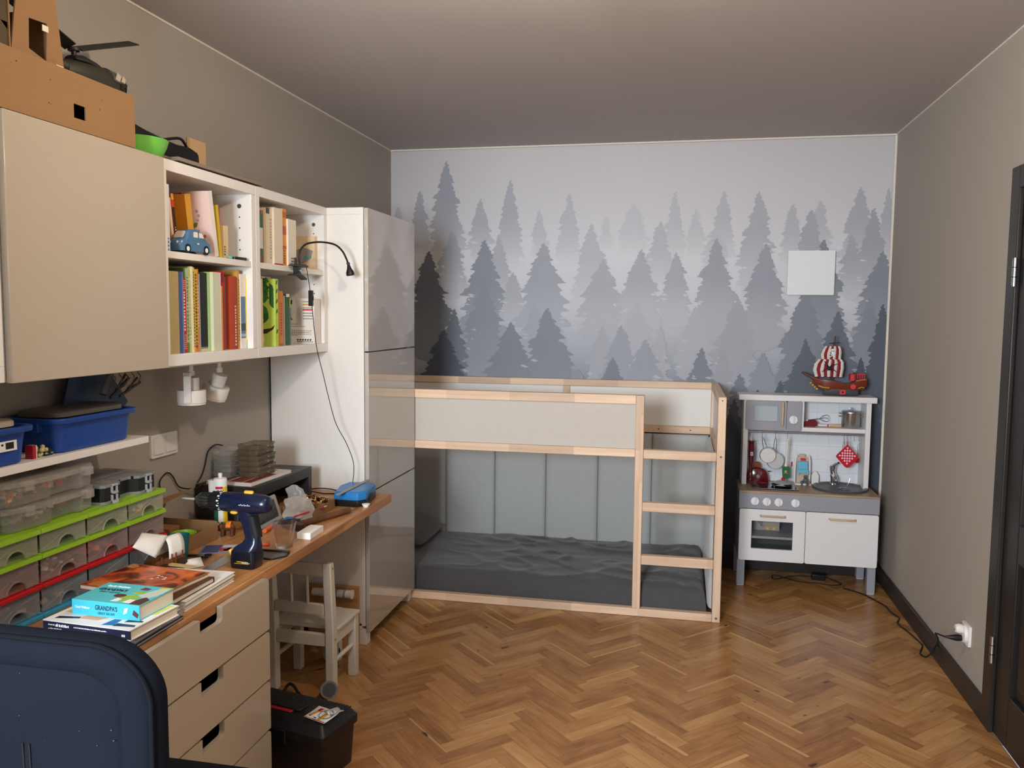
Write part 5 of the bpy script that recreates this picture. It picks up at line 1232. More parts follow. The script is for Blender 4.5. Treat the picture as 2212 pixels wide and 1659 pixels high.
# ---- books at the near end of the desk
m_bk_navy = mat('navy_cover', (26, 36, 66), .35); m_tur = mat('turquoise_cover', (92, 196, 206), .35, var=.03); m_turs = mat('turquoise_spine', (72, 196, 224), .35, var=.02)
GS = 'books piled on the near end of the worktop'
def flatbook(name, label, pts, z0, h, mc, group=None, softs=0, spine=None, mpage=None):
    """book lying flat: pts = four plan corners, spine = index of the edge that is the spine"""
    (ax, ay), (bx_, by_), (cx_, cy_), (dx_, dy_) = pts
    c = Vector(((ax+cx_)/2, (ay+cy_)/2)); t = min(.0022, h*.12)
    def ring(z, s): return [(c.x+(x-c.x)*s, c.y+(y-c.y)*s, z) for x, y in pts]
    b = MB(); b.loft([ring(z0, 1), ring(z0+t, 1)], 0, False); b.loft([ring(z0+h-t, 1), ring(z0+h, 1)], 0, False)
    if spine is not None:
        i, j = spine, (spine+1) % 4; p, q = Vector(pts[i]), Vector(pts[j]); nrm = (c-(p+q)/2).normalized()*t
        b.loft([[(p.x, p.y, z0+t), (q.x, q.y, z0+t), (q.x+nrm.x, q.y+nrm.y, z0+t), (p.x+nrm.x, p.y+nrm.y, z0+t)], [(p.x, p.y, z0+h-t), (q.x, q.y, z0+h-t), (q.x+nrm.x, q.y+nrm.y, z0+h-t), (p.x+nrm.x, p.y+nrm.y, z0+h-t)]], 1 if len(mc) > 1 else 0, False)
    o = b.build(name, mc)
    p = MB(); p.loft([ring(z0+t, .975), ring(z0+h-t, .975)], 0, False); p.build('pages', mpage or m_pages, o)
    return tag(o, label, 'book', group)
def rect(cx, cy, w, l, a):
    c, s = math.cos(a), math.sin(a)
    return [(cx+x*c-y*s, cy+x*s+y*c) for x, y in ((-w/2, -l/2), (w/2, -l/2), (w/2, l/2), (-w/2, l/2))]
def frame_on(pts, z):        # plan frame: origin at corner 0, x along edge 0-1, y along edge 1-2
    p0, p1, p3 = Vector((*pts[0], z)), Vector((*pts[1], z)), Vector((*pts[3], z))
    return basis(p0, (p1-p0).normalized(), (p3-p0).normalized(), (0, 0, 1)), (p1-p0).length, (p3-p0).length
z = DZT
mg_c = [cm((60, 58, 62)), cm((190, 188, 192)), cm((150, 150, 156)), cm((44, 42, 44)), cm((206, 206, 210))]
for k, (h, dx, dy, a) in enumerate(((.008, .0, .02, .02), (.006, -.006, .012, -.01), (.007, .004, .018, .03), (.006, -.010, .006, .0), (.010, -.004, .012, .015))):
    od_ = ('bottom', 'second from below', 'third from below', 'fourth from below', 'topmost')
    flatbook('magazine', 'grey magazine in the pile under the navy book, %s' % od_[k], rect(.482+dx, 1.772+dy, .225, .225, a), z, h, [mg_c[k]], 'magazines under the navy book', mpage=mat('magazine_edge', (186, 186, 190), .6, var=.2, vscale=400)); z += h+.0003
pn = rect(.497, 1.755, .250, .175, -.06)
nv = flatbook('book', 'big paperback with a navy spine under the turquoise book', pn, z, .026, [m_wprint, m_bk_navy], GS, spine=0)
M, w_, l_ = frame_on(pn, z+.026)
b = MB(M)
for poly, k in (([(.01, .06), (.06, .05), (.12, .09), (.10, .15), (.03, .14)], 0), ([(.07, .03), (.13, .03), (.15, .06), (.10, .07)], 1), ([(.18, .10), (.24, .10), (.245, .17), (.19, .17)], 0), ([(.16, .01), (.19, .015), (.185, .05), (.165, .05)], 2), ([(.19, .012), (.245, .02), (.24, .03), (.19, .03)], 3), ([(.20, .12), (.225, .125), (.23, .15), (.22, .16)], 4), ([(.02, .015), (.08, .03), (.075, .04), (.02, .03)], 3), ([(.20, .04), (.243, .05), (.24, .058), (.20, .055)], 3)):
    b.prism(poly, .0003, k)
b.build('cover_print', [cm((216, 214, 120)), cm((230, 170, 130)), cm((46, 110, 170)), cm((40, 44, 60)), cm((120, 124, 140))], nv)
Ms = basis((*pn[0], z), (Vector(pn[1])-Vector(pn[0])).normalized().to_3d(), (0, 0, 1), (0, -1, 0))
b = MB(Ms)
def strokes(x0, x1, y, hgt, n, seed):
    rnd = random.Random(seed)
    for k in range(n):
        x = x0+(x1-x0)*k/n; ww = (x1-x0)/n*rnd.uniform(.5, .85)
        b.prism([(x, y), (x+ww, y), (x+ww, y+hgt*rnd.uniform(.6, 1)), (x, y+hgt*rnd.uniform(.5, 1))], .0005)
strokes(.016, .035, .0145, .0035, 6, 1); strokes(.037, .078, .0125, .0075, 8, 2); strokes(.090, .185, .0145, .0030, 26, 3); strokes(.016, .055, .004, .0045, 11, 4); strokes(.226, .236, .008, .006, 2, 5)
b.build('spine_print', m_wprint, nv)
z += .0265
pg = rect(.508, 1.785, .192, .132, -.035)
gp = flatbook('book', 'thick turquoise paperback on top of the pile nearest the chair', pg, z, .038, [m_tur, m_turs], GS, spine=0)
M, w_, l_ = frame_on(pg, z+.038)
b = MB(M)
for poly, k in (([(.100, .030), (.128, .016), (.150, .012), (.156, .045), (.140, .066), (.118, .060)], 0), ([(.140, .06), (.17, .05), (.188, .07), (.19, .12), (.165, .115), (.15, .09)], 1), ([(.11, .075), (.145, .07), (.15, .085), (.12, .092)], 0), ([(.16, .115), (.19, .122), (.19, .131), (.16, .128)], 4), ([(.135, .012), (.16, .01), (.162, .03), (.14, .034)], 2), ([(.158, .004), (.19, .004), (.19, .04), (.17, .055), (.158, .03)], 3), ([(.115, .10), (.14, .098), (.142, .112), (.12, .118)], 5), ([(.10, .012), (.118, .014), (.12, .03), (.104, .036)], 2)):
    b.prism(poly, .0003, k)
b.prism([(.098+.016*math.cos(k*PI/8), .050+.012*math.sin(k*PI/8)) for k in range(16)], .0004, 3)
b.build('cover_print', [cm((150, 190, 80)), cm((198, 206, 190)), m_wprint, cm((92, 56, 48)), cm((204, 190, 70)), cm((120, 60, 70))], gp)
text('title', "GRANDPA'S", .021, M @ T(.052, .082, .0004) @ RZ(0), cm((30, 44, 52)), gp, squash=.72)
text('subtitle', 'GREAT ESCAPE', .011, M @ T(.055, .064, .0004), cm((60, 100, 108)), gp, squash=.8)
text('author_line', 'David Walliams', .013, M @ T(.050, .108, .0004), m_wprint, gp, squash=.8)
Ms = basis((*pg[0], z), (Vector(pg[1])-Vector(pg[0])).normalized().to_3d(), (0, 0, 1), (0, -1, 0))
text('spine_title', "GRANDPA'S", .0165, Ms @ T(.098, .022, .0002), cm((30, 52, 76)), gp, squash=.72)
text('spine_subtitle', 'GREAT ESCAPE', .0085, Ms @ T(.098, .009, .0002), cm((40, 90, 130)), gp, squash=.85)
text('spine_author', 'David Walliams', .0085, Ms @ T(.030, .0195, .0002), m_wprint, gp, squash=.75)
b = MB(Ms); b.prism([(.146, .012), (.156, .016), (.160, .030), (.150, .027)], .0004); b.prism([(.172, .014), (.186, .006), (.19, .016), (.176, .026)], .0004, 1); b.build('spine_print', [m_wprint, cm((92, 56, 48))], gp)

# second pile: pads, a brown book, the big red brown picture book
z = DZT
for k, (h, dx, lab) in enumerate(((.009, 0, 'white sketch pad at the bottom of the pile behind the turquoise book'), (.009, -.004, 'white sketch pad in the middle of the pile, second from below'), (.010, .003, 'white sketch pad with a faint drawing under the brown book'))):
    flatbook('sketch_pad', lab, rect(.450+dx, 2.082, .225, .268, .035), z, h, [m_paper], 'white pads under the picture book', mpage=m_paper); z += h+.0003
flatbook('book', 'dark brown book under the big red brown picture book', rect(.447, 2.010, .215, .215, .0), z, .016, [cm((84, 54, 34)), cm((60, 36, 26))], GS, spine=2); z += .0163
pd = rect(.398, 2.024, .270, .205, -.10)
bm = flatbook('book', 'big picture book with a fiery red brown cover', pd, z, .013, [cm((150, 92, 48))], GS)
def fiery():
    m = bpy.data.materials.new('fiery_cover_print'); m.use_nodes = True; N = m.node_tree.nodes; L = m.node_tree.links
    tc = N.new('ShaderNodeTexCoord'); nz = N.new('ShaderNodeTexNoise'); nz.inputs['Scale'].default_value = 11; nz.inputs['Detail'].default_value = 2; nz.inputs['Distortion'].default_value = 1.6
    L.new(tc.outputs['Object'], nz.inputs['Vector']); rp = N.new('ShaderNodeValToRGB'); e = rp.color_ramp.elements
    e[0].position = .38; e[0].color = (*lin((48, 24, 20)), 1); e[1].position = .70; e[1].color = (*lin((224, 120, 50)), 1)
    for p, c in ((.46, (106, 44, 26)), (.54, (176, 72, 34)), (.60, (206, 92, 40))): k = e.new(p); k.color = (*lin(c), 1)
    L.new(nz.outputs['Fac'], rp.inputs['Fac']); L.new(rp.outputs[0], N['Principled BSDF'].inputs['Base Color']); N['Principled BSDF'].inputs['Roughness'].default_value = .3
    return m
M, w_, l_ = frame_on(pd, z+.013)
b = MB(M); b.box(.006, .262, .006, .199, 0, .0004, 0)
for x, y in ((.150, .13), (.165, .125), (.158, .115), (.18, .12), (.185, .108), (.15, .10)): b.prism([(x, y), (x+.010, y+.002), (x+.004, y+.007)], .0007, 1)
b.prism([(.13, .03), (.18, .02), (.20, .04), (.17, .06), (.14, .055)], .0006, 2)
b.prism([(.006, .17), (.03, .165), (.04, .185), (.02, .199), (.006, .199)], .0006, 3); b.prism([(.02, .01), (.05, .012), (.06, .03), (.03, .04)], .0006, 3)
b.build('cover_print', [fiery(), m_wprint, cm((196, 92, 84)), cm((176, 130, 80))], bm)
z += .0137
b = MB(); b.box(-.065, .065, -.014, .014, 0, .0012); o = b.build('envelope', cm((206, 176, 122))); o.location = (.352, 2.235, DZT+.0293); o.rotation_euler = (0, 0, -.1); tag(o, 'tan card strip lying on the pads behind the picture book', 'card')
b = MB(); b.box(-.06, .06, -.05, .05, 0, .0008); o = b.build('brown_card', cm((186, 132, 80))); o.location = (.300, 1.66, DZT); tag(o, 'brown card lying on the worktop behind the chair back', 'card')
b = MB()
for k in range(5): b.tube(smooth_pts([(random.uniform(-.03, .03), random.uniform(-.02, .02), .004+.003*k) for _ in range(4)], 5), .0028, 6)
o = b.build('black_strap', m_black); o.location = (.268, 1.71, DZT); tag(o, 'crumpled black strap on the worktop beside the blue framed drawer', 'strap')

# ================================================================ BED
p1, p2 = (230, 202, 174), (214, 180, 150)
m_px = wood('pine_along_x', p1, p2, 0, .5, 2.2, 16, 0, .34); m_py = wood('pine_along_y', p1, p2, 1, .5, 2.2, 16, 0, .34); m_pz = wood('pine_along_z', p1, p2, 2, .5, 2.2, 16, 0, .34)
m_fab = mat('light_grey_fabric', (198, 192, 183), .9, var=.05, vscale=60, bump=.15, bscale=500, sheen=.2)
m_pad = mat('grey_upholstery', (182, 183, 180), .85, var=.05, vscale=40, bump=.12, bscale=400, sheen=.2)
m_bolt = m_zinc
t = thing('low_loft_bed', 'low pine bed frame with a ladder opening, standing before the forest wallpaper', 'bed', (1.045, 4.65, 0))
BF, BB, BR = 4.158, 5.127, 2.089
def part(nm, m, *bx_, bevel=.003):
    b = MB()
    for q in bx_: b.box(*q)
    return b.build(nm, m, t, bevel=bevel, world=True)
part('post', m_pz, (2.049, BR, BF, BF+.043, 0, 1.139)); part('post', m_pz, (2.049, BR, BB-.043, BB, 0, 1.139))
part('post', m_pz, (.004, .044, BF, BF+.043, 0, 1.139)); part('post', m_pz, (.004, .044, BB-.043, BB, 0, 1.139))
part('post', m_pz, (1.649, 1.690, BF-.002, BF+.041, .0405, 1.137))
for nm, z0, z1, x1 in (('top_rail', 1.091, 1.137, 1.6485), ('middle_rail', .822, .863, 1.6485), ('bottom_rail', 0, .040, 2.0485)): part(nm, m_px, (.0445, x1, BF+.002, BF+.041, z0, z1))
part('front_panel', m_fab, (.0445, 1.6485, BF+.012, BF+.028, .8635, 1.0905), bevel=.001)
for z0, z1 in ((.817, .862), (.546, .593), (.271, .319)): part('rung', m_px, (1.6905, 2.0485, BF+.003, BF+.040, z0, z1))
for nm, z0, z1 in (('top_rail', 1.097, 1.139), ('middle_rail', .823, .867), ('bottom_rail', 0, .04)): part(nm, m_px, (.0445, 2.0485, BB-.041, BB-.002, z0, z1))
part('back_panel', m_white, (.0445, 2.0485, BB-.026, BB-.014, .8675, 1.0965), bevel=.001)
part('stile', m_pz, (1.147, 1.190, BB-.041, BB-.027, .8675, 1.0965))
for nm, z0, z1 in (('top_rail', 1.091, 1.139), ('middle_rail', .820, .866), ('bottom_rail', 0, .04), ('end_rail', .40, .445)):
    for x0, x1 in ((2.051, 2.087), (.006, .042)): part(nm, m_py, (x0, x1, BF+.0435, BB-.0435, z0, z1))
for x0, x1 in ((2.063, 2.075), (.018, .030)): part('end_panel', m_white, (x0, x1, BF+.0435, BB-.0435, .8665, 1.0905), bevel=.001)
for x, z in ((2.069, 1.122), (2.069, .842), (2.069, .022)):
    b = MB(); b.cyl((x, BF-.0025, z), (x, BF+.001, z), .0075, n=16); b.cyl((x, BF-.003, z), (x, BF-.0024, z), .0035, n=6, mi=1); b.build('bolt', [m_bolt, m_ink], t, world=True)
for x, z in ((1.74, .846), (1.93, .845)):
    b = MB(); b.cyl((x, BB-.0412, z), (x, BB-.040, z), .004, n=10); b.build('peg_hole', m_ink, t, world=True)

# padded panels at the back and the end
GP = 'upholstered panels lining the bed'
xs = [.066, .394, .717, 1.047, 1.375, 1.705, 2.040]
od_ = ('first from the left', 'second from the left', 'third from the left', 'fourth from the left', 'fifth from the left', 'sixth, at the right corner')
def pad_panel(label, x0, x1, y0, y1, z0, z1, axis, grp=GP):
    n = 12; b = MB()
    w = (x1-x0) if axis == 'y' else (y1-y0); th = .024
    def f(u, v):
        e = min(u, 1-u)*w; q = min(v, 1-v)*(z1-z0)
        d = th*min(1, (min(e, q)/.018))**.45
        return (x0+w*u, y1-d, z0+(z1-z0)*v) if axis == 'y' else (x1-d, y0+w*u, z0+(z1-z0)*v)
    us = [0, .004, .012, .03, .06, .12, .5, .88, .94, .97, .988, .996, 1]
    vs = [f(u, v) for v in us for u in us]; m = len(us)
    fs = [(j*m+i, j*m+i+1, (j+1)*m+i+1, (j+1)*m+i) for j in range(m-1) for i in range(m-1)]
    b.add(vs, fs, 0, True)
    if axis == 'y': b.box(x0, x1, y1-.001, y1, z0, z1)
    else: b.box(x1-.001, x1, y0, y1, z0, z1)
    return tag(b.build('padded_panel', m_pad), label, 'panel', grp)
for i in range(6): pad_panel('grey padded wall panel behind the mattress, '+od_[i], xs[i]+.0008, xs[i+1]-.0008, 5.05, BB-.044, .05, .818, 'y')
ys = [4.215, 4.49, 4.765, 5.040]
for i, q in enumerate(('nearest the ladder', 'middle one', 'in the far corner')): pad_panel('grey padded panel on the right end of the bed, '+q, 2.0, 2.0475, ys[i]+.0008, ys[i+1]-.0008, .05, .818, 'x')

# mattress with its dark sheet
m_sheet = mat('dark_grey_sheet', (74, 73, 76), .9, var=.08, vscale=9, bump=.1, bscale=300, sheen=.25)
def wr(x, y):
    n1 = noise.noise((x*2.2, y*5.0, 1.3)); n2 = noise.noise((x*7+3*n1, y*11, 4.1)); n3 = noise.noise((x*3.1+y*5, y*3-x*2.5, 8.2))
    ridge = (1-abs(n3)*2.6); ridge = max(0, ridge)**3
    s = min(1, max(0, (x-.45)/.5))
    return .0055*n1 + s*(.0045*n2 + .013*ridge)
mx0, mx1, my0, my1, mh = .05, 2.018, 4.206, 5.053, .150
b = MB()
prof = [(0, .022), (-.004, .05), (.0, .09), (.010, .125), (.028, .143), (.055, mh)]
def mat_pt(u, v):
    # u, v in 0..1 over a sheet that folds down on all sides
    def ax(w, a0, a1):
        m = .11
        if w < m: k = w/m*(len(prof)-1); i = min(int(k), len(prof)-2); f = k-i; return a0+prof[i][0]+(prof[i+1][0]-prof[i][0])*f, prof[i][1]+(prof[i+1][1]-prof[i][1])*f
        if w > 1-m: p, z = ax(1-w, a0, a1); return a1-(p-a0), z
        return a0+.055+(a1-a0-.11)*(w-m)/(1-2*m), mh
    x, zx = ax(u, mx0, mx1); y, zy = ax(v, my0, my1)
    z = min(zx, zy); q = wr(x, y)
    if z >= mh-.0001: return (x, y, mh+q)
    k = .4+.6*(z/mh)
    return (x + (0 if zy < zx else -.25*q*(1 if u > .5 else -1)), y - (.5*q+.004*noise.noise((x*9, z*8, 2)) if zy <= zx and v < .5 else 0), max(.021, z+q*k))
b.grid(mat_pt, 190, 90)
b.box(mx0+.02, mx1-.02, my0+.02, my1-.02, .0, .03)
o = b.build('mattress', m_sheet, weld=False); tag(o, 'mattress on the floor in a rumpled dark grey sheet inside the bed', 'mattress')
b = MB()
def pil(s):
    def f(u, v):
        a, c = u*2-1, v*2-1
        t_ = (max(0, 1-abs(a)**2.6)*max(0, 1-abs(c)**2.6))**.5
        return (a*.175*(1-.05*c*c), c*.25*(1-.05*a*a), .060+s*.058*t_+.004*noise.noise((a*3, c*3, s)))
    return f
b.grid(pil(1), 22, 26); b.grid(pil(-1), 22, 26)
o = b.build('pillow', m_sheet); o.location = (.235, 4.74, .158); o.rotation_euler = (0, .12, 0); tag(o, 'dark grey pillow at the head of the bed behind the tall cabinet', 'pillow')

# square vent cover on the wallpaper
b = MB(); b.prism(rrect(.262, .258, .006, 4), .016, M=FY(2.596, YB-.0128, 1.795))
o = b.build('vent_cover', mat('cool_white_plastic', (230, 235, 236), .4, var=.01), bevel=.003); tag(o, 'square white cover plate mounted on the forest wallpaper', 'cover')

# ================================================================ TOY KITCHEN
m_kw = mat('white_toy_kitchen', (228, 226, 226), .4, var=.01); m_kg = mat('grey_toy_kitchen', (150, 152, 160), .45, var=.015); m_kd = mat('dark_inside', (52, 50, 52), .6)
m_top = wood('oak_print_top', (176, 150, 122), (150, 124, 98), 0, .45, 5, 12); m_beech = wood('beech_handle', (214, 184, 146), (198, 164, 126), 0, .5, 8, 5)
m_knob = mat('white_knob', (232, 230, 232), .35, var=0)
KF = 4.770; KB = 5.112
t = thing('toy_kitchen', 'white and grey toy kitchen in the right corner of the room', 'toy kitchen', (2.58, 4.95, 0))
def kp(nm, m, *bx_, bevel=.0015, parent=None):
    b = MB()
    for q in bx_: b.box(*q)
    return b.build(nm, m, parent or t, bevel=bevel, world=True)
kp('carcass', [m_kg], (2.212, 2.226, KF+.018, KB, .155, .543), (2.936, 2.950, KF+.018, KB, .155, .543), (2.226, 2.936, KF+.018, KB, .155, .169), (2.564, 2.576, KF+.018, KB-.01, .169, .543), (2.226, 2.936, KB-.01, KB, .169, .543))
kp('fascia', m_kg, (2.207, 2.953, KF, KF+.0175, .456, .543))
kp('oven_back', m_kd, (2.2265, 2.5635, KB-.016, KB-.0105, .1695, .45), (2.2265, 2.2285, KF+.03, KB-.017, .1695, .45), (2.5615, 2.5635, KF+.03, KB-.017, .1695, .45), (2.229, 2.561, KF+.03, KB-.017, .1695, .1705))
kp('oven_shelf', m_kg, (2.2295, 2.560, KF+.035, KB-.02, .276, .290))
b = MB(); b.box(2.207, 2.953, KF-.002, KB+.004, .5435, .556); b.build('countertop', m_top, t, bevel=.001, world=True)
def kdoor(nm, x0, x1, z0, z1, hole=None):
    b = MB(); P = rrect(x1-x0, z1-z0, .010, 4, (x0+x1)/2, (z0+z1)/2)
    if hole is None:
        b.prism(P, .016, M=FY(0, KF+.0165, 0))
    else:
        h0, h1, g0, g1 = hole; y0, y1 = KF, KF+.0165
        n = len(P)
        # ring of quads between the outline and the opening
        H = []
        cx, cz = (h0+h1)/2, (g0+g1)/2
        for x, z in P:
            dx, dz = x-(x0+x1)/2, z-(z0+z1)/2
            kx = dx/((x1-x0)/2); kz = dz/((z1-z0)/2); m_ = max(abs(kx), abs(kz))
            H.append((cx+kx/m_*(h1-h0)/2, cz+kz/m_*(g1-g0)/2))
        # snap the corner points
        vs = [(x, y0, z) for x, z in P]+[(x, y0, z) for x, z in H]+[(x, y1, z) for x, z in P]+[(x, y1, z) for x, z in H]; fs = []
        for i in range(n):
            j = (i+1) % n
            fs += [(i, j, n+j, n+i), (2*n+j, 2*n+i, 3*n+i, 3*n+j), (j, i, 2*n+i, 2*n+j), (n+i, n+j, 3*n+j, 3*n+i)]
        b.add(vs, fs)
    return b.build(nm, m_kw, t, world=True)
od = MB()
def frame_door(x0, x1, z0, z1, h0, h1, g0, g1, y0, y1, nm, m):
    b = MB(); r = .010
    def col(xa, xb, left):
        pts = rrect(x1-x0, z1-z0, r, 4, (x0+x1)/2, (z0+z1)/2)
        if left: pp = [(x, z) for x, z in pts if x < (x0+x1)/2]; pp = [(xb, z1)] + pp + [(xb, z0)]
        else: pp = [(x, z) for x, z in pts if x > (x0+x1)/2]; q = sorted(range(len(pts)), key=lambda i: 0); pp = [(x, z) for x, z in pts[15:] if x > (x0+x1)/2]+[(x, z) for x, z in pts[:5]]; pp = [(xa, z0)] + pp + [(xa, z1)]
        b.prism(pp, y1-y0, M=FY(0, y1, 0))
    col(x0, h0, True); col(h1, x1, False)
    b.box(h0, h1, y0, y1, z0, g0); b.box(h0, h1, y0, y1, g1, z1)
    return b.build(nm, m, t, world=True)
ov = frame_door(2.212, 2.568, .157, .452, 2.279, 2.503, .226, .386, KF, KF+.0165, 'oven_door', m_kw)
cd = kdoor('cupboard_door', 2.5715, 2.951, .157, .452)
m_acr = clear('clear_acrylic', (214, 224, 230), .55, .05)
b = MB(); b.box(2.2795, 2.5025, KF+.008, KF+.010, .2265, .3855); b.build('window', clear('clear_oven_window', (120, 124, 128), .93, .04), ov, world=True)
def bow(nm, x0, x1, z, par, y=KF, vert=False, z0=0, z1=0):
    b = MB()
    if not vert: pts = [(x0, y, z), (x0+.002, y-.014, z), (x0+.010, y-.018, z), (x1-.010, y-.018, z), (x1-.002, y-.014, z), (x1, y, z)]
    else: pts = [(x0, y, z0), (x0, y-.014, z0+.002), (x0, y-.018, z0+.010), (x0, y-.018, z1-.010), (x0, y-.014, z1-.002), (x0, y, z1)]
    b.tube(pts, .0058, 10); return b.build(nm, m_beech, par, world=True)
bow('handle', 2.326, 2.458, .418, ov); bow('handle', 2.695, 2.830, .420, cd)
def knob(x, z, y, r=.024, a=0, par=None):
    b = MB(FY(x, y, z)); b.lathe([(r, 0), (r, .006), (r*.92, .010), (.001, .0105)], 26); b.box(-.0042, .0042, -r*.86, r*.86, .0105, .0205, 0, RZ(a)); return b.build('knob', m_knob, par or t, world=True, bevel=.0012)
for x, a in ((2.293, -.25), (2.357, -.05), (2.421, .02), (2.511, -.1)): knob(x, .499, KF-.0002, .024, a)
for x0, x1 in ((2.207, 2.250), (2.908, 2.951)):
    for y0 in (KF+.0185, KB-.045): kp('leg', m_kg, (x0, x1, y0, y0+.043, 0.004, .1545)); kp('foot_pad', m_kw, (x0+.003, x1-.003, y0+.003, y0+.040, 0, .0038))
# upper part
kp('post', m_kw, (2.230, 2.257, 4.950, KB, .5565, 1.054)); kp('post', m_kw, (2.900, 2.927, 4.950, KB, .5565, 1.054))
b = MB(); b.box(2.2575, 2.8995, KB-.008, KB, .5565, 1.054); b.build('splashback', mat('pale_tile_board', (224, 228, 232), .35, var=.01), t, world=True)
b = MB()
for z in (.62, .695, .775, .845): b.box(2.258, 2.899, KB-.0086, KB-.008, z, z+.0022)
for r_, z in enumerate((.557, .622, .697, .777)):
    for k in range(6):
        x = 2.31+k*.12+(.06 if r_ % 2 else 0)
        if x < 2.89: b.box(x, x+.002, KB-.0086, KB-.008, z, z+.070)
for x in (2.66, 2.78): b.box(x, x+.002, KB-.0086, KB-.008, .905, 1.05)
b.box(2.56, 2.899, KB-.0086, KB-.008, .975, .977)
b.build('tile_print', mat('tile_joint_print', (198, 204, 212), .5, var=0), t, world=True)
kp('top_board', m_kw, (2.200, 2.951, 4.932, KB+.004, 1.0545, 1.087)); kp('shelf', m_kw, (2.2575, 2.8995, 4.952, KB-.009, .880, .903)); kp('divider', m_kw, (2.551, 2.565, 4.952, KB-.009, .9035, 1.054))
mw = frame_door(2.240, 2.4665, .883, 1.0535, 2.287, 2.418, .934, 1.026, 4.934, 4.9495, 'microwave_door', m_kg)
b = MB(); b.box(2.2875, 2.4175, 4.941, 4.943, .9345, 1.0255); b.build('window', m_acr, mw, world=True)
bow('handle', 2.444, 2.444, 0, mw, 4.934, True, .913, 1.046)
b = MB(); b.prism(rrect(.0815, .1705, .009, 4, 2.5095, .96825), .0155, M=FY(0, 4.9495, 0)); cp = b.build('control_panel', m_kg, t, world=True)
knob(2.505, .948, 4.9338, .025, 0, cp)
b = MB(); b.cyl((2.258, 4.972, .868), (2.899, 4.972, .868), .0055, n=14); b.build('rod', m_steel, t, world=True)
# hob
b = MB(); b.box(2.282, 2.536, 4.826, 5.040, .5565, .5605, 0); b.box(2.282, 2.536, 4.826, 4.8315, .5605, .5625, 1); b.box(2.530, 2.536, 4.832, 5.040, .5605, .5620, 1); b.box(2.282, 2.288, 4.832, 5.040, .5605, .562, 1); b.box(2.288, 2.530, 5.034, 5.040, .5605, .562, 1)
b.build('hob', [mat('black_hob_glass', (34, 32, 34), .12, coat=.3), m_steel], t, world=True)
# sink and tap
b = MB(T(2.776, 4.958, .557)); b.lathe([(.148, .0), (.150, .006), (.146, .011), (.134, .010), (.126, .004), (.116, -.0005+.001), (.001, .001)], 44); b.build('sink', mat('dark_grey_sink', (78, 80, 84), .4, var=.02), t, world=True)
b = MB(); b.cyl((2.757, 5.072, .5575), (2.757, 5.072, .566), .020, .017, 20); b.cyl((2.757, 5.072, .566), (2.756, 5.066, .602), .012, .016, 18); b.ball((2.756, 5.064, .612), (.0195, .0195, .017), 18, 12); b.tube(smooth_pts([(2.756, 5.055, .614), (2.756, 5.02, .617), (2.758, 4.99, .606), (2.759, 4.982, .592)], 5), [.013]*10+[.011]*6, 12)
b.cyl((2.756, 5.066, .618), (2.752, 5.066, .655), .016, .019, 20); b.ball((2.753, 5.066, .662), (.0205, .0205, .016), 18, 12); b.tube([(2.753, 5.062, .665), (2.762, 5.03, .686), (2.772, 5.005, .698)], [.014, .010, .006], 12)
b.build('tap', m_chrome, t, world=True)
# power adapter below
b = MB(); b.box(2.648, 2.722, 4.985, 5.030, .0, .034); o = b.build('power_adapter', m_black, bevel=.004); tag(o, 'black power adapter on the floor under the toy kitchen', 'adapter')
b = MB(); b.tube(smooth_pts([(2.648, 5.01, .012), (2.58, 5.03, .006), (2.50, 4.99, .004), (2.43, 4.94, .004), (2.44, 5.02, .004), (2.56, 4.93, .004), (2.66, 4.92, .004), (2.74, 4.90, .004), (2.80, 4.93, .006), (2.723, 5.0, .018)], 8), .0028, 8); o = b.build('black_cable', m_blackm); tag(o, 'black cable loops on the floor under the toy kitchen', 'cable')

# things on and in the kitchen
t2 = thing('wooden_puzzle_box', 'grey wooden box with two yellow animal blocks seen through the oven window', 'toy', (2.38, 4.97, .2905))
b = MB(); b.box(2.300, 2.452, 4.945, 5.005, .2905, .375); b.build('box', mat('pale_grey_wood', (172, 162, 150), .7), t2, bevel=.002, world=True)
b = MB()
for q in ([(2.325, .355), (2.34, .345), (2.352, .35), (2.36, .335), (2.352, .325), (2.372, .318), (2.36, .315), (2.346, .312), (2.342, .328), (2.33, .335)], [(2.39, .345), (2.415, .365), (2.425, .365), (2.41, .35)], [(2.302, .35), (2.31, .35), (2.308, .33), (2.302, .325)]): b.prism(q, .0006, M=FY(0, 4.945, 0))
b.build('print', mat('grey_print', (128, 122, 118), .7), t2, world=True)
for x in (2.385, 2.420):
    b = MB(); b.prism(rrect(.022, .022, .004, 4, x, .304), .004, M=FY(0, 4.945, 0)); b.box(x-.004, x+.004, 4.9405, 4.941, .302, .306, 1); b.build('block', [mat('yellow_block', (224, 172, 92), .5), m_wprint], t2, world=True)

m_redg = mat('glossy_dark_red', (92, 9, 17), .16, var=.03, coat=.4)
t2 = thing('toy_toaster', 'glossy dark red toy toaster with a grey button at the left of the toy kitchen', 'toy', (2.325, 5.03, .5565))
y0, y1 = 5.000, 5.068
P = [(-.062, 0), (.060, 0), (.062, .02), (.056, .055), (.040, .078), (.012, .090), (-.02, .090), (-.045, .078), (-.060, .055), (-.065, .02)]
Q = [(v.x, v.y) for v in smooth_pts([(x, y, 0) for x, y in P[1:]+P[:1]], 4)]
b = MB(); b.loft([[(2.325+x*s, y, .5567+z*s+.001) for x, z in Q] for y, s in ((y0, .90), (y0+.004, .97), (y0+.014, 1), (y1-.014, 1), (y1-.004, .97), (y1, .9))]); b.build('body', m_redg, t2, world=True)
b = MB(FY(2.327, y0+.0005, .597)); b.lathe([(.0115, 0), (.0115, .004), (.009, .006), (.001, .006)], 20); b.build('button', mat('grey_button', (128, 130, 138), .4), t2, world=True)
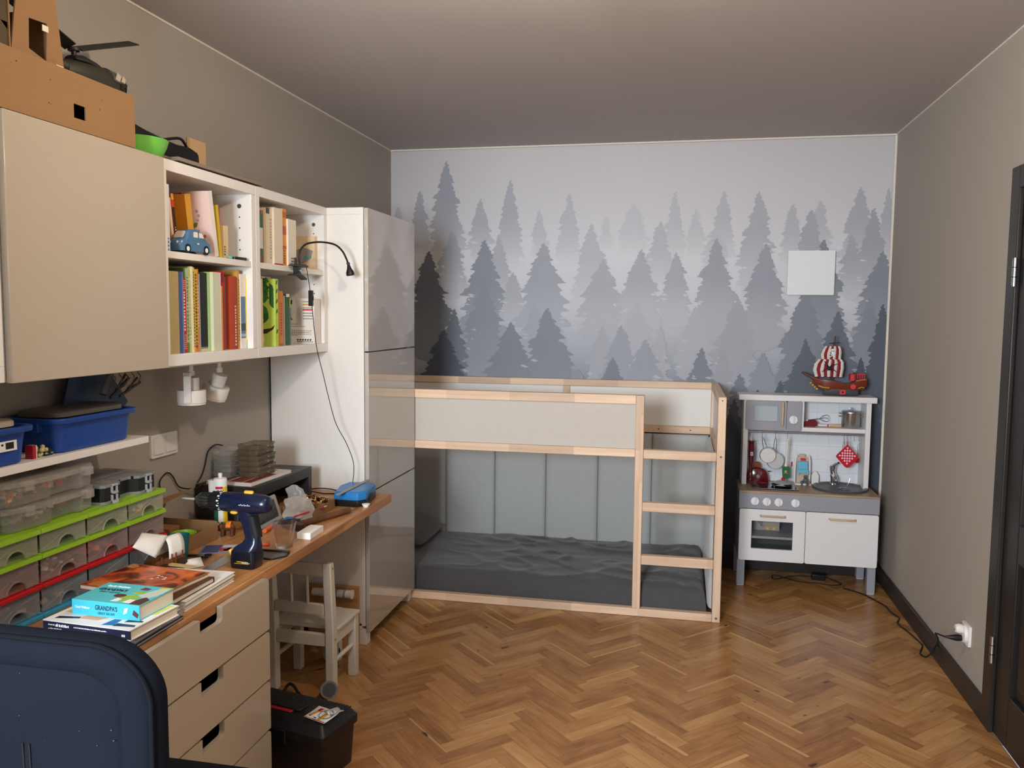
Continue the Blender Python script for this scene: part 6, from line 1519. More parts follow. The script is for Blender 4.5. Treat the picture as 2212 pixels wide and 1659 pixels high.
b = MB(); b.box(2.384, 2.400, 5.028, 5.036, .622, .627); b.build('lever', m_black, t2, world=True)
b = MB(); P = [(0, 0), (.04, 0), (.042, .022), (.034, .036), (.02, .040), (.006, .034), (0, .02)]; b.prism([(2.302+x, .640+z) for x, z in P], .014, M=FY(0, 5.041, 0)); o = b.build('toast_slice', mat('toast_brown', (136, 66, 44), .7), bevel=.002); tag(o, 'brown toy toast slice sticking out of the red toaster', 'toy')

# hooks on the rod
def hook(label, x, z0=.868, drop=.034):
    b = MB(); b.tube([(x+.0045*math.cos(a)*0, 4.972-.0072*math.cos(a), z0+.0072*math.sin(a)) for a in [PI*k/8 for k in range(-1, 9)]][::-1]+[(x, 4.9648, z0-.012), (x, 4.966, z0-drop+.008), (x, 4.962, z0-drop), (x, 4.957, z0-drop+.003), (x, 4.955, z0-drop+.009)], .0014, 6)
    o = b.build('hook', m_steel); return tag(o, label, 'hook', 'hooks on the toy kitchen rod')
hl = ('steel hook holding the red hand blender', 'steel hook holding the small pan', 'steel hook holding the larger pan', 'steel hook holding the green spatula', 'steel hook behind the potholder, leftmost of the right group', 'steel hook holding the checked potholder', 'empty steel hook right of the potholder', 'steel hook holding the ladle at the far right')
for lab, x in zip(hl, (2.271, 2.339, 2.413, 2.480, 2.789, 2.807, 2.843, 2.868)): hook(lab, x)

t2 = thing('hand_blender', 'glossy dark red toy hand blender hanging at the left end of the rod', 'toy', (2.275, 4.975, .66))
b = MB(T(2.281, 4.974, 0)); b.lathe([(.001, .576), (.016, .576), (.0175, .582), (.015, .590), (.0085, .600), (.0085, .655), (.011, .668), (.015, .70), (.0172, .745), (.0165, .785), (.0165, .803), (.021, .808), (.019, .813), (.001, .814)], 24); b.build('body', m_redg, t2, world=True)
b = MB(); b.tube([(2.279, 4.967, .814), (2.274, 4.962, .830), (2.271, 4.9585, .8345)], .0028, 6); b.build('strap', m_white, t2, world=True)
b = MB(FY(2.283, 4.9570, .737)); b.box(-.007, .007, -.011, .011, -.0012, .0008); b.box(-.003, .003, -.006, .006, .0008, .001, 1); b.build('sticker', [mat('lavender_sticker', (210, 204, 222), .5), cm((90, 90, 140))], t2, world=True)

def pan(label, cx, cz, r, hx, y, a0):
    t3 = thing('toy_pan', label, 'toy', (cx, y, cz), 0, 'toy pans hanging on the rod')
    b = MB(FY(cx, y, cz)); b.lathe([(.001, .003), (r*.92, .003), (r*.95, .001), (r, -.012), (r*1.02, -.020), (r, -.020), (r*.92, .0), (.001, .0005)], 36); b.build('bowl', mat('pan_steel', (206, 210, 212), .3, .5, var=.05) if a0 == 0 else mat('polished_steel', (226, 226, 226), .3, .45, var=.08, vscale=30), t3, world=True)
    d = Vector((hx-cx, 0, .833-cz)); L_ = d.length; d.normalize(); n_ = Vector((-d.z, 0, d.x)); c = Vector((cx, y+.012, cz))
    tip = Vector((hx, 4.9545, .8405)); base = c + d*(r*.98)
    b = MB(); b.tube([base+n_*.010, base.lerp(tip, .5)+n_*.008, tip+n_*.0045-d*.012, tip, tip-n_*.0045-d*.012, base.lerp(tip, .5)-n_*.008, base-n_*.010], .0022, 6); b.build('handle', m_steel, t3, world=True)
pan('round steel toy pan with a shiny base, in front, on the rod', 2.377, .727, .046, 2.339, 4.985, 1)
pan('larger round steel toy pan hanging behind the front one', 2.424, .690, .050, 2.413, 5.020, 0)

t2 = thing('toy_spatula', 'toy spatula with a green blade and white handle on the rod', 'toy', (2.48, 4.985, .7))
b = MB(); b.prism([(2.458, .660), (2.464, .668), (2.494, .668), (2.500, .660), (2.500, .604), (2.494, .594), (2.468, .594), (2.462, .604)], .005, M=FY(0, 4.985, 0)); bl = b.build('blade', mat('green_silicone', (18, 96, 54), .45), t2, bevel=.0015, world=True)
b = MB(); M = FY(2.479, 4.9798, .637); b.prism([(-.007, .004), (-.004, .007), (0, .004), (.004, .007), (.007, .004), (.004, -.005), (-.004, -.005)], .0004, M=M); b.prism([(-.013, -.0095), (.013, -.0095), (.013, -.0075), (-.013, -.0075)], .0004, M=M); b.build('emblem', cm((210, 160, 110)), bl, world=True)
b = MB(); b.tube([(2.479, 4.983, .668), (2.479, 4.981, .700), (2.480, 4.976, .75), (2.480, 4.965, .80), (2.480, 4.9585, .826)], [.0085, .005, .006, .0075, .0065], 10)
b.tube([(2.480+.006*math.sin(a), 4.9550, .8345+.0075*math.cos(a)) for a in [2*PI*k/12 for k in range(13)]], .0018, 6); b.build('handle', m_white, t2, world=True)

# water dispenser, carton, frying tray with lid, small creature
t2 = thing('toy_dispenser', 'white toy drink dispenser with a light blue tank and red button', 'toy', (2.581, 5.045, .5565))
m_lb = mat('light_blue_tank', (110, 186, 214), .3); m_tan = mat('tan_board', (196, 176, 152), .6)
b = MB(); b.prism(rrect(.092, .056, .008, 4, 2.581, 5.032), .008, M=T(0, 0, .5566))
for x in (2.539, 2.622): b.tube(smooth_pts([(x, 5.052, .5648), (x, 5.052, .66), (x+(.004 if x < 2.58 else -.004), 5.052, .712), (x+(.012 if x < 2.58 else -.012), 5.055, .722)], 5), .0065, 10)
b.build('stand', m_kw, t2, bevel=.0012, world=True)
b = MB(); b.box(2.549, 2.612, 5.050, 5.056, .5648, .716); b.box(2.562, 2.592, 5.046, 5.060, .7162, .732); b.build('back_board', m_tan, t2, bevel=.001, world=True)
b = MB(); b.box(2.552, 2.609, 5.030, 5.0497, .640, .692); b.build('tank', m_lb, t2, bevel=.003, world=True)
b = MB(); b.prism([(2.548, .622), (2.553, .648), (2.608, .648), (2.613, .622), (2.606, .616), (2.600, .626), (2.562, .626), (2.556, .616)], .016, M=FY(0, 5.0297, 0)); b.build('tap_holder', m_lb, t2, bevel=.001, world=True)
b = MB(); b.box(2.568, 2.598, 5.040, 5.0497, .696, .709); b.build('button', mat('red_button', (204, 34, 40), .4), t2, bevel=.0015, world=True)
b = MB(); b.box(2.522, 2.531, 5.06, 5.066, .5568+.092, .676); o = b.build('red_sticker', mat('red_sticker', (190, 40, 50), .5)); o.location = (0, KB-.0088-5.066, 0); tag(o, 'small red sticker on the splashback left of the dispenser', 'sticker')
b = MB(); M = T(2.594, 4.995, .5567); b.ball((0, 0, .030), (.016, .010, .014), 12, 8, M=M); b.ball((-.004, -.002, .052), (.010, .009, .010), 12, 8, M=M); b.ball((-.020, 0, .020), (.010, .008, .009), 10, 6, M=M)
for x, y in ((-.022, 0), (.008, -.004), (.012, .006)): b.cyl((x, y, 0), (x*.8, y, .022), .0045, .006, 8, M=M)
b.tube([(.012, 0, .030), (.020, -.002, .018), (.016, -.004, .004)], .0035, 6, 1, M)
o = b.build('toy_creature', [mat('grey_toy_animal', (84, 88, 90), .5), cm((150, 110, 80))]); tag(o, 'small grey toy animal standing in front of the drink dispenser', 'toy')
b = MB(); M = T(2.654, 5.062, .5567); b.box(-.020, .020, -.014, .014, 0, .052, 0, M); b.add([(-.020, -.014, .052), (.020, -.014, .052), (.020, .014, .052), (-.020, .014, .052), (-.008, -.004, .074), (.008, -.004, .074), (.008, .004, .074), (-.008, .004, .074)], [(0, 1, 5, 4), (1, 2, 6, 5), (2, 3, 7, 6), (3, 0, 4, 7), (4, 5, 6, 7)], M=M)
o = b.build('toy_carton', m_kw, bevel=.001); tag(o, 'plain white toy milk carton between dispenser and sink', 'toy')
t2 = thing('toy_griddle', 'black round toy griddle with a glass lid and red knob on the hob', 'toy', (2.47, 4.95, .5607))
b = MB(T(2.452, 4.925, .5625)); b.lathe([(.001, 0), (.050, 0), (.056, .004), (.058, .008), (.055, .008), (.050, .003), (.001, .0025)], 36); b.build('griddle', m_black, t2, world=True)
b = MB(T(2.452, 4.925, .5655))
for k in range(7): b.tube([(-.045+.01*k, -.035+.008*(k % 3), 0), (.0, 0, .0025), (.04-.008*k, .038-.006*k, 0)], .003, 5)
b.build('cutlery_print', mat('light_steel_print', (206, 208, 210), .3), t2, world=True)
b = MB(T(2.465, 4.975, .5705)); b.lathe([(.055, 0), (.054, .003), (.034, .012), (.010, .015), (.001, .0155), (.001, .014), (.033, .0105), (.052, .0015)], 32); b.build('lid', clear('clear_pot_lid', (200, 204, 206), .6, .05), t2, world=True)
b = MB(); b.ball((2.465, 4.975, .5935), (.011, .011, .010), 14, 10); b.build('lid_knob', mat('crimson_knob', (190, 26, 48), .35), t2, world=True)
b = MB(T(2.80, 4.94, .5598)); b.tube([(.030*math.cos(2*PI*k/20), .030*math.sin(2*PI*k/20), .001) for k in range(21)], .0014, 5); b.tube([(-.045, -.012, .003), (.0, 0, .003), (.02, .01, .03), (.028, .014, .058)], .0014, 5); b.tube([(-.02, .02, .002), (.02, -.02, .002)], .0012, 5)
o = b.build('wire_whisk', m_steel); tag(o, 'thin wire whisk lying in the dark toy sink', 'toy')

# potholder and ladle at the right
t2 = thing('potholder', 'red and white checked potholder hanging on the right of the rod', 'potholder', (2.810, 4.968, .74))
def ph(u, v): return None
b = MB(); C0 = (2.810, .742); P = [(2.810, .812), (2.752, .748), (2.750, .738), (2.800, .682), (2.812, .677), (2.826, .682), (2.868, .734), (2.869, .744)]
b.prism(P, .007, M=FY(0, 4.970, 0)); pd_ = b.build('cloth', mat('red_cotton', (190, 26, 48), .9, bump=.3, bscale=400), t2, bevel=.003, world=True)
b = MB(); ex = Vector((.058, .064)).normalized(); ey = Vector((-.058, .064)).normalized(); O2 = Vector((2.810, .690))
for i in range(7):
    for j in range(7):
        if (i+j) % 2: continue
        p = O2+ex*(.004+i*.0100)+ey*(.004+j*.0100)
        q = [p, p+ex*.0092, p+ex*.0092+ey*.0092, p+ey*.0092]
        b.prism([(v.x, v.y) for v in q], .0005, 0, FY(0, 4.9629, 0))
b.build('check_print', mat('pink_check', (236, 200, 206), .9, var=.02), pd_, world=True)
b = MB(); b.tube([(2.809, 4.9645, .811), (2.803, 4.960, .826), (2.807, 4.9560, .8335), (2.812, 4.960, .826), (2.811, 4.9645, .811)], .0018, 6); b.build('loop', mat('red_cotton', (190, 26, 48)), t2, world=True)
t2 = thing('toy_ladle', 'steel toy ladle with a red bowl hanging behind the potholder', 'toy', (2.868, 4.975, .72))
b = MB(); b.tube([(2.868, 4.9560, .8355), (2.863, 4.962, .80), (2.866, 4.975, .76), (2.869, 4.980, .735)], .0022, 6); b.tube([(2.868, 4.9560, .8355), (2.873, 4.962, .80), (2.871, 4.975, .76), (2.869, 4.980, .735)], .0022, 6); b.build('handle', m_steel, t2, world=True)
b = MB(T(2.868, 4.984, .705)); b.lathe([(.001, 0), (.009, .001), (.012, .01), (.013, .028), (.001, .029)], 18); b.build('bowl', mat('dark_red_bowl', (140, 24, 34), .4), t2, world=True)
b = MB(); b.tube([(2.789, 4.9560, .8355), (2.784, 4.964, .81), (2.786, 4.972, .775)], .0022, 6); b.tube([(2.789, 4.9560, .8355), (2.793, 4.964, .81), (2.790, 4.972, .775)], .0022, 6); b.cyl((2.788, 4.9735, .772), (2.788, 4.9735, .735), .004, n=10); o = b.build('toy_utensil', m_steel); tag(o, 'steel toy utensil hanging mostly hidden behind the potholder', 'toy')

# stock pot and utensils in the open compartment
t2 = thing('toy_pot', 'shiny steel toy pot with a lid in the open compartment', 'toy', (2.832, 5.03, .9035))
b = MB(T(2.832, 5.025, .9036)); b.lathe([(.001, 0), (.048, 0), (.051, .004), (.051, .080), (.053, .084), (.001, .085)], 40); b.build('pot', m_steel, t2, world=True)
b = MB(T(2.832, 5.025, .9886)); b.lathe([(.001, 0), (.054, 0), (.0545, .006), (.05, .012), (.001, .018)], 40); ld = b.build('lid', m_steel, t2, world=True)
b = MB(); b.tube([(2.822, 5.025, 1.0055), (2.824, 5.025, 1.014), (2.832, 5.025, 1.017), (2.840, 5.025, 1.014), (2.842, 5.025, 1.0055)], .0025, 8); b.build('lid_knob', m_chrome, ld, world=True)
for s in (-1, 1):
    b = MB()
    for z in (.968, .985): b.tube([(2.832+s*.050, 5.010, z), (2.832+s*.066, 5.010, z), (2.832+s*.066, 5.040, z), (2.832+s*.050, 5.040, z)], .0022, 6)
    b.build('handle', m_steel, t2, world=True)
b = MB(); P = [(2.566, .9036), (2.63, .9036), (2.645, .912), (2.648, .928), (2.640, .940), (2.626, .945), (2.612, .943), (2.595, .932), (2.566, .930)]; b.prism(P, .020, M=FY(0, 5.02, 0)); o = b.build('oven_mitt', mat('dark_red_cloth', (112, 16, 26), .8), bevel=.005); tag(o, 'dark red toy mitt lying in the open compartment beside the microwave', 'toy')
t2 = thing('toy_whisk', 'wire toy turner leaning in the open compartment behind the red mitt', 'toy', (2.68, 5.05, .9036))
b = MB()
def loop(c, w, h, y): return [(c[0]-w, y, c[1]-h), (c[0]+w*.4, y, c[1]-h*1.1), (c[0]+w, y, c[1]-h*.7), (c[0]+w, y, c[1]+h*.7), (c[0]+w*.4, y, c[1]+h*1.1), (c[0]-w, y, c[1]+h), (c[0]-w, y, c[1]-h)]
b.tube([(2.600, 5.045, .936), (2.648, 5.045, .944), (2.664, 5.045, .946)], .0022, 6); b.tube([(2.664, 5.045, .946), (2.682, 5.045, .964), (2.706, 5.045, .970), (2.712, 5.045, .966), (2.714, 5.045, .934), (2.706, 5.045, .930), (2.682, 5.045, .934), (2.664, 5.045, .946)], .0018, 6); b.tube([(2.664, 5.045, .946), (2.690, 5.045, .952), (2.713, 5.045, .950)], .0016, 6)
b.build('wire', mat('dark_steel', (90, 90, 92), .3, .9, var=0), t2, world=True)
b = MB(); b.box(2.575, 2.705, 5.052, 5.075, .9036, .9036+.010); b.cyl((2.59, 5.045, .936), (2.60, 5.045, .936), .004, n=8); b.build('handle', m_kw, t2, world=True)
b = MB(); b.cyl((2.650, 5.000, .9136), (2.700, 5.000, .9136), .0062, n=12, mi=1); b.cyl((2.7002, 5.000, .9136), (2.706, 5.000, .9136), .0064, n=12, mi=2); b.cyl((2.7062, 5.000, .9136), (2.776, 5.000, .9136), .0098, n=16, mi=0); o = b.build('rolling_pin', [m_beech, m_kw, mat('red_ring', (190, 40, 40), .5)]); tag(o, 'small wooden toy rolling pin lying beside the steel pot', 'toy')

# ================================================================ PIRATE SHIP ON THE TOY KITCHEN
t = thing('toy_pirate_ship', 'brown toy pirate ship with red and white striped sails on the toy kitchen', 'toy', (2.755, 5.005, 1.0872))
m_hull = mat('brown_ship_plastic', (112, 46, 24), .3, var=.12, vscale=40); m_keel = mat('grey_ship_plastic', (74, 76, 80), .45); m_sr = mat('crimson_plastic', (206, 48, 62), .45); m_gold = mat('gold_paint', (206, 160, 84), .35, .5, var=.15, vscale=80)
SY = 5.005; z0 = 1.0875
def deck(x): return 0
secs = [(2.668, .004, .010, 1.092), (2.680, .018, .014, 1.088), (2.72, .028, .020, z0), (2.80, .028, .020, z0), (2.84, .022, .016, z0), (2.862, .006, .010, 1.090)]
b = MB(); b.loft([[(x, SY+w*math.cos(a), zb+.040-.040*math.sin(a)) for a in [PI*k/10 for k in range(11)]] for x, w, _, zb in secs]); b.build('keel', m_keel, t, world=True)
b = MB()
hull = [(2.610, .004, 1.168, 1.190), (2.630, .012, 1.150, 1.186), (2.655, .022, 1.128, 1.180), (2.69, .032, 1.120, 1.178), (2.73, .034, 1.120, 1.174), (2.77, .034, 1.121, 1.158), (2.81, .034, 1.122, 1.160), (2.845, .033, 1.123, 1.178), (2.885, .030, 1.128, 1.190), (2.902, .027, 1.150, 1.192)]
b.loft([[(x, SY-w, zt), (x, SY-w*1.02, (zt+zb)/2), (x, SY-w*.7, zb), (x, SY+w*.7, zb), (x, SY+w*1.02, (zt+zb)/2), (x, SY+w, zt)] for x, w, zb, zt in hull]); b.build('hull', m_hull, t, world=True)
b = MB(); b.tube([(2.628, SY, 1.182), (2.590, SY, 1.200), (2.551, SY, 1.219)], [.012, .010, .007], 10); b.build('bowsprit', mat('brown_wood_plastic', (96, 58, 46), .5), t, world=True)
b = MB()
for k in range(4): b.ball((2.600+k*.012, SY-.012, 1.158-k*.011), (.010, .008, .007), 8, 6)
b.tube([(2.640, SY-.026, 1.145), (2.665, SY-.033, 1.136), (2.70, SY-.035, 1.134)], .005, 8); b.tube([(2.84, SY-.035, 1.176), (2.87, SY-.033, 1.184), (2.895, SY-.030, 1.186)], .0035, 8); b.tube([(2.855, SY-.033, 1.134), (2.872, SY-.032, 1.142), (2.888, SY-.030, 1.138)], .0035, 8); b.build('figurehead', m_gold, t, world=True)
b = MB(); b.box(2.756, 2.788, SY-.036, SY-.020, 1.098, 1.124); b.cyl((2.772, SY-.0362, 1.111), (2.772, SY-.0368, 1.111), .006, n=12, mi=1); b.build('gun_port', [m_sr, m_blackm], t, bevel=.002, world=True)
b = MB(); b.cyl((2.826, SY-.030, 1.144), (2.826, SY-.0385, 1.144), .015, n=18); b.build('round_hatch', m_sr, t, world=True)
b = MB(); b.box(2.812, 2.834, SY-.026, SY+.026, 1.176, 1.214)
for k in range(4): b.box(2.848+k*.012, 2.853+k*.012, SY-.027, SY-.022, 1.188, 1.212); b.box(2.848+k*.012, 2.853+k*.012, SY+.022, SY+.027, 1.188, 1.212)
b.box(2.846, 2.897, SY-.028, SY-.021, 1.212, 1.217); b.box(2.846, 2.897, SY+.021, SY+.028, 1.212, 1.217); b.build('railing', m_sr, t, bevel=.001, world=True)
b = MB(); b.box(2.835, 2.845, SY-.02, SY+.02, 1.18, 1.222); b.build('cabin', m_hull, t, world=True)
b = MB(); b.cyl((2.710, SY+.008, 1.165), (2.727, SY+.008, 1.430), .006, .004, 10); b.cyl((2.695, SY+.006, 1.387), (2.752, SY+.006, 1.392), .0025, n=8); b.cyl((2.714, SY-.012, 1.384), (2.724, SY+.026, 1.392), .0025, n=8); b.build('mast', mat('dark_mast', (74, 46, 42), .5), t, world=True)
def sail(nm, outline, y, bulge, n):
    zs = sorted(z for _, z in outline); za, zb = zs[0], zs[-1]
    xa, xb = min(x for x, _ in outline), max(x for x, _ in outline)
    L_ = sorted([(z, x) for x, z in outline if x < (xa+xb)/2]); R_ = sorted([(z, x) for x, z in outline if x >= (xa+xb)/2])
    def ip(T_, z):
        for (z0_, x0_), (z1_, x1_) in zip(T_, T_[1:]):
            if z <= z1_: return x0_+(x1_-x0_)*max(0, (z-z0_))/(z1_-z0_)
        return T_[-1][1]
    b = MB(); rows = 12
    for s in range(n):
        for i in range(rows):
            q = []
            for uu, vv in ((s/n, i/rows), ((s+1)/n, i/rows), ((s+1)/n, (i+1)/rows), (s/n, (i+1)/rows)):
                z = za+(zb-za)*vv; xl, xr = ip(L_, z), ip(R_, z); x = xl+(xr-xl)*uu
                q.append((x, y-bulge*math.sin(PI*uu)*math.sin(PI*min(1, vv*.9+.1)), z))
            b.add(q, [(0, 1, 2, 3)], s % 2, True)
    return b.build(nm, [mat('sail_white', (226, 222, 212), .7), mat('sail_red', (150, 30, 44), .7)], t, solid=.003, world=True)
s1 = sail('main_sail', [(2.622, 1.200), (2.610, 1.235), (2.618, 1.270), (2.640, 1.297), (2.770, 1.195), (2.778, 1.245), (2.776, 1.280), (2.765, 1.297)], SY-.006, .016, 9)
s2 = sail('top_sail', [(2.655, 1.297), (2.650, 1.325), (2.660, 1.352), (2.674, 1.372), (2.760, 1.297), (2.762, 1.33), (2.760, 1.355), (2.752, 1.372)], SY-.006, .010, 7)
b = MB(); M = FY(2.712, SY-.021, 1.340)
b.prism([(.013*math.cos(k*PI/8), .005+.012*math.sin(k*PI/8)) for k in range(16)], .001, 0, M); b.prism(rrect(.014, .010, .003, 3, 0, -.009), .001, 0, M)
for x in (-.005, .005): b.prism([(x+.0035*math.cos(k*PI/5), .004+.0035*math.sin(k*PI/5)) for k in range(10)], .0014, 1, M)
b.prism([(-.001, -.003), (.001, -.003), (0, 0)], .0014, 1, M)
for a in (.55, -.55): b.prism([(-.018, -.0225), (.018, -.0225), (.018, -.0185), (-.018, -.0185)], .0012, 0, M @ T(0, -.0205, 0) @ RZ(a) @ T(0, .0205, 0))
b.build('skull_emblem', [m_wprint, m_ink], s2, world=True)
b = MB(); M = FY(2.697, SY-.0255, 1.245)
b.ball((0, 0, .002), (.014, .012, .003), 12, 6, M=M)
for a, L_ in ((.6, .050), (1.0, .03), (2.2, .052), (2.6, .03), (3.6, .046), (4.1, .02), (5.4, .03), (5.8, .048)): b.tube([(0, 0, .001), (L_*.5*math.cos(a), L_*.5*math.sin(a)+.005, .001), (L_*math.cos(a), L_*math.sin(a), 0)], [.004, .003, .0012], 6, M=M)
b.build('spider_emblem', m_ink, s1, world=True)

# ================================================================ KID'S CHAIR, TOOLBOX, FLOOR THINGS
m_kid = mat('cream_white_chair_paint', (212, 206, 192), .45, var=.03, vscale=10)
t = thing('kids_chair', 'small white wooden childs chair tucked under the worktop', 'chair', (.40, 3.10, 0), -.03)
W2 = .145
for s in (-1, 1):
    x = s*(W2-.018)
    b = MB(); b.loft([[(x-.018, -.125-.0, 0), (x+.018, -.125, 0), (x+.018, -.085, 0), (x-.018, -.085, 0)], [(x-.018, -.125, .27), (x+.018, -.125, .27), (x+.018, -.085, .27), (x-.018, -.085, .27)], [(x-.018, -.145, .552), (x+.018, -.145, .552), (x+.018, -.112, .552), (x-.018, -.112, .552)]], 0, False); b.build('back_leg', m_kid, t, bevel=.004)
    b = MB(); b.box(x-.018, x+.018, .085, .120, 0, .262); b.build('front_leg', m_kid, t, bevel=.003)
    b = MB(); b.cyl((x, -.086, .135), (x, .086, .135), .0095, n=12); b.build('stretcher', m_kid, t)
    b = MB(); b.box(x-.010, x+.010, -.0845, .0845, .205, .255); b.build('apron', m_kid, t, bevel=.002)
    b = MB(); b.cyl((s*.145, -.125, .53), (s*.1465, -.125, .53), .004, n=10); b.cyl((s*.145, -.105, .235), (s*.1465, -.105, .235), .004, n=10); b.build('screw', m_zinc, t)
b = MB(); b.box(-W2-.004, W2+.004, -.083, .128, .263, .277); b.build('seat', m_kid, t, bevel=.003)
b = MB(); b.box(-W2+.037, W2-.037, -.138, -.118, .498, .548); b.build('top_rail', m_kid, t, bevel=.003)
b = MB(); b.box(-W2+.037, W2-.037, -.132, -.112, .338, .382); b.build('middle_rail', m_kid, t, bevel=.003)
for y0, y1 in ((-.118, -.098), (.092, .112)):
    b = MB(); b.box(-W2+.037, W2-.037, y0, y1, .205, .255); b.build('apron', m_kid, t, bevel=.002)
for x in (-.035, .035):
    b = MB(); b.cyl((x, -.122, .380), (x, -.128, .499), .0065, n=12); b.build('spindle', m_kid, t)

# black toolbox
m_tb = mat('black_toolbox_plastic', (22, 22, 24), .42, var=.1, vscale=30, bump=.1, bscale=300)
t = thing('toolbox', 'black plastic toolbox with a red handle bar on the floor', 'toolbox', (.585, 2.513, 0), -.205)
L2, w2 = .205, .094
b = MB(); b.loft([[(x, y, z) for x, y in rrect(2*(L2-g), 2*(w2-g), .010, 3)] for z, g in ((0, .010), (.152, .002))], 0, False); b.build('body', m_tb, t, bevel=.002)
b = MB(); b.loft([[(x, y, z) for x, y in rrect(2*(L2-g), 2*(w2-g), .012, 3)] for z, g in ((.140, -.006), (.168, -.006), (.170, -.003), (.194, .012), (.200, .020))], 0, False); ld = b.build('lid', m_tb, t, bevel=.002)
b = MB()
for k in range(26):
    x = -L2+.03+k*.0145
    for y0_, y1_ in ((.030, .070), (-.070, -.045)):
        if -.13 < x < .10 and y0_ < 0: continue
        b.add([(x, y0_, .2), (x+.0035, y0_, .2), (x+.0155, y1_, .2), (x+.012, y1_, .2), (x+.001, y0_, .2022), (x+.0025, y0_, .2022), (x+.0145, y1_, .2022), (x+.013, y1_, .2022)], [(4, 5, 6, 7), (0, 1, 5, 4), (1, 2, 6, 5), (2, 3, 7, 6), (3, 0, 4, 7)])
b.build('rib', m_tb, ld)
b = MB(); b.box(-.130, -.118, -.020, .015, .2, .207); b.box(.058, .070, -.020, .015, .2, .207); b.box(-.130, .070, -.036, -.018, .200, .2085); b.build('handle', [m_tb], ld, bevel=.003)
b = MB(); b.box(-.120, .045, -.052, -.036, .2002, .2040); b.build('red_bar', mat('red_bar_plastic', (150, 30, 34), .45), ld, bevel=.002)
b = MB(); b.box(-.06, .06, -w2-.009, -w2-.0005, .120, .165); b.build('latch', m_tb, t, bevel=.003)
# folded card and foil packet on the lid
cx, cy = .585, 2.513; c_, s_ = math.cos(-.205), math.sin(-.205)
b = MB(); b.grid(lambda u, v: ((u-.5)*.075, (v-.5)*.058, .0008+.006*v*v), 6, 6); CS = 1.22; M = T(0, 0, .0014)
def pr(pts, k): b.add([(x, y, .0014+.006*((y/.058)+.5)**2+.0004) for x, y in pts], [tuple(range(len(pts)))], k)
pr([(-.030, -.014), (-.022, -.016), (-.016, .008), (-.024, .010)], 1); pr([(-.030, -.018), (-.022, -.020), (-.022, -.016), (-.030, -.014)], 2); pr([(-.025, .010), (-.012, .008), (-.010, .024), (-.023, .022)], 3); pr([(.006, -.022), (.016, -.024), (.018, .008), (.012, .014), (.006, .006)], 4); pr([(-.010, -.020), (.0, -.022), (.0, -.018), (-.010, -.016)], 2)
pr([(-.036, -.028), (-.008, -.028), (-.008, -.025), (-.036, -.025)], 4); pr([(-.008, -.028), (.036, -.028), (.036, -.025), (-.008, -.025)], 3)
b.tube([(.012+.020*math.cos(k*PI/10), .006+.020*math.sin(k*PI/10), .0014+.006*(((.006+.020*math.sin(k*PI/10))/.058)+.5)**2+.0008) for k in range(21)], .0005, 4, 5)
o = b.build('instruction_card', [m_wprint, cm((210, 150, 40)), cm((84, 74, 150)), cm((190, 40, 46)), cm((206, 170, 40)), m_ink], solid=.0006); o.scale = (CS, CS, CS); o.location = (.728, 2.452, .2030); o.rotation_euler = (0, 0, -.35); tag(o, 'white printed card lying on the toolbox lid', 'card')
b = MB(); b.grid(lambda u, v: ((u-.5)*.05, (v-.5)*.05, .003+.010*abs(math.sin(u*5))*(1-v*.4)+.003*noise.noise((u*4, v*4, 2))), 10, 8); o = b.build('foil_packet', mat('crumpled_white_foil', (200, 200, 202), .3, .3), solid=.0006); o.location = (.760, 2.478, .2022); o.rotation_euler = (0, 0, -.5); tag(o, 'crumpled whitish packet lying beside the printed card on the toolbox', 'packet')
# flashlight behind the toolbox, strap
t = thing('flashlight', 'black torch with a grey ring propped up behind the toolbox by the chair leg', 'flashlight', (.60, 2.80, 0))
b = MB(); a0, a1 = Vector((.578, 2.800, .095)), Vector((.640, 2.706, .165)); b.cyl(a0, a1, .020, .021, 18); b.build('body', m_black, t, world=True)
d = (a1-a0).normalized(); b = MB(); b.cyl(a1-d*.006, a1+d*.012, .030, .032, 24); b.cyl(a1+d*.0121, a1+d*.014, .024, n=24, mi=1); b.build('ring', [mat('grey_rubber_ring', (88, 86, 84), .5), m_black], t, world=True)
b = MB(); b.cyl(a0-d*.140, a0-d*.0002, .017, .020, 16); b.build('tail', m_black, t, world=True)
b = MB(); b.tube(smooth_pts([(.33, 2.955, .008), (.338, 2.985, .03), (.365, 2.975, .034), (.41, 2.945, .012), (.455, 2.925, .008), (.485, 2.905, .008)], 6), .006, 8); o = b.build('black_strap', m_blackm); tag(o, 'black strap on the floor behind the toolbox', 'strap')
# white tube parts and a board stored under the desk
t = thing('white_pipe', 'white plastic pipe with grey cuffs lying behind the childs chair', 'pipe', (.36, 3.40, .25))
b = MB(); b.cyl((.24, 3.430, .262), (.425, 3.430, .262), .018, n=18); b.cyl((.425, 3.430, .262), (.432, 3.430, .262), .021, n=18)
b.build('pipe', m_white, t, world=True)
for x in (.352, .392):
    b = MB(); b.cyl((x, 3.430, .262), (x+.010, 3.430, .262), .0195, n=18); b.build('cuff', mat('grey_cuff', (150, 148, 146), .5), t, world=True)
b = MB(); b.box(.20, .446, 3.462, 3.480, 0, .285); o = b.build('pine_board', wood('pine_board', (196, 150, 100), (170, 122, 78), 0, .6, 3, 10)); tag(o, 'pine board leaning upright behind the white pipe under the desk', 'board')
b = MB(); b.box(.36, .42, 3.30, 3.34, .0, .235); b.cyl((.36, 3.29, .04), (.42, 3.29, .04), .03, n=18, mi=1); o = b.build('white_bracket', [m_white, mat('pale_grey_wheel', (158, 160, 164), .5)], bevel=.003); tag(o, 'white upright bracket with a grey roller behind the childs chair', 'bracket')

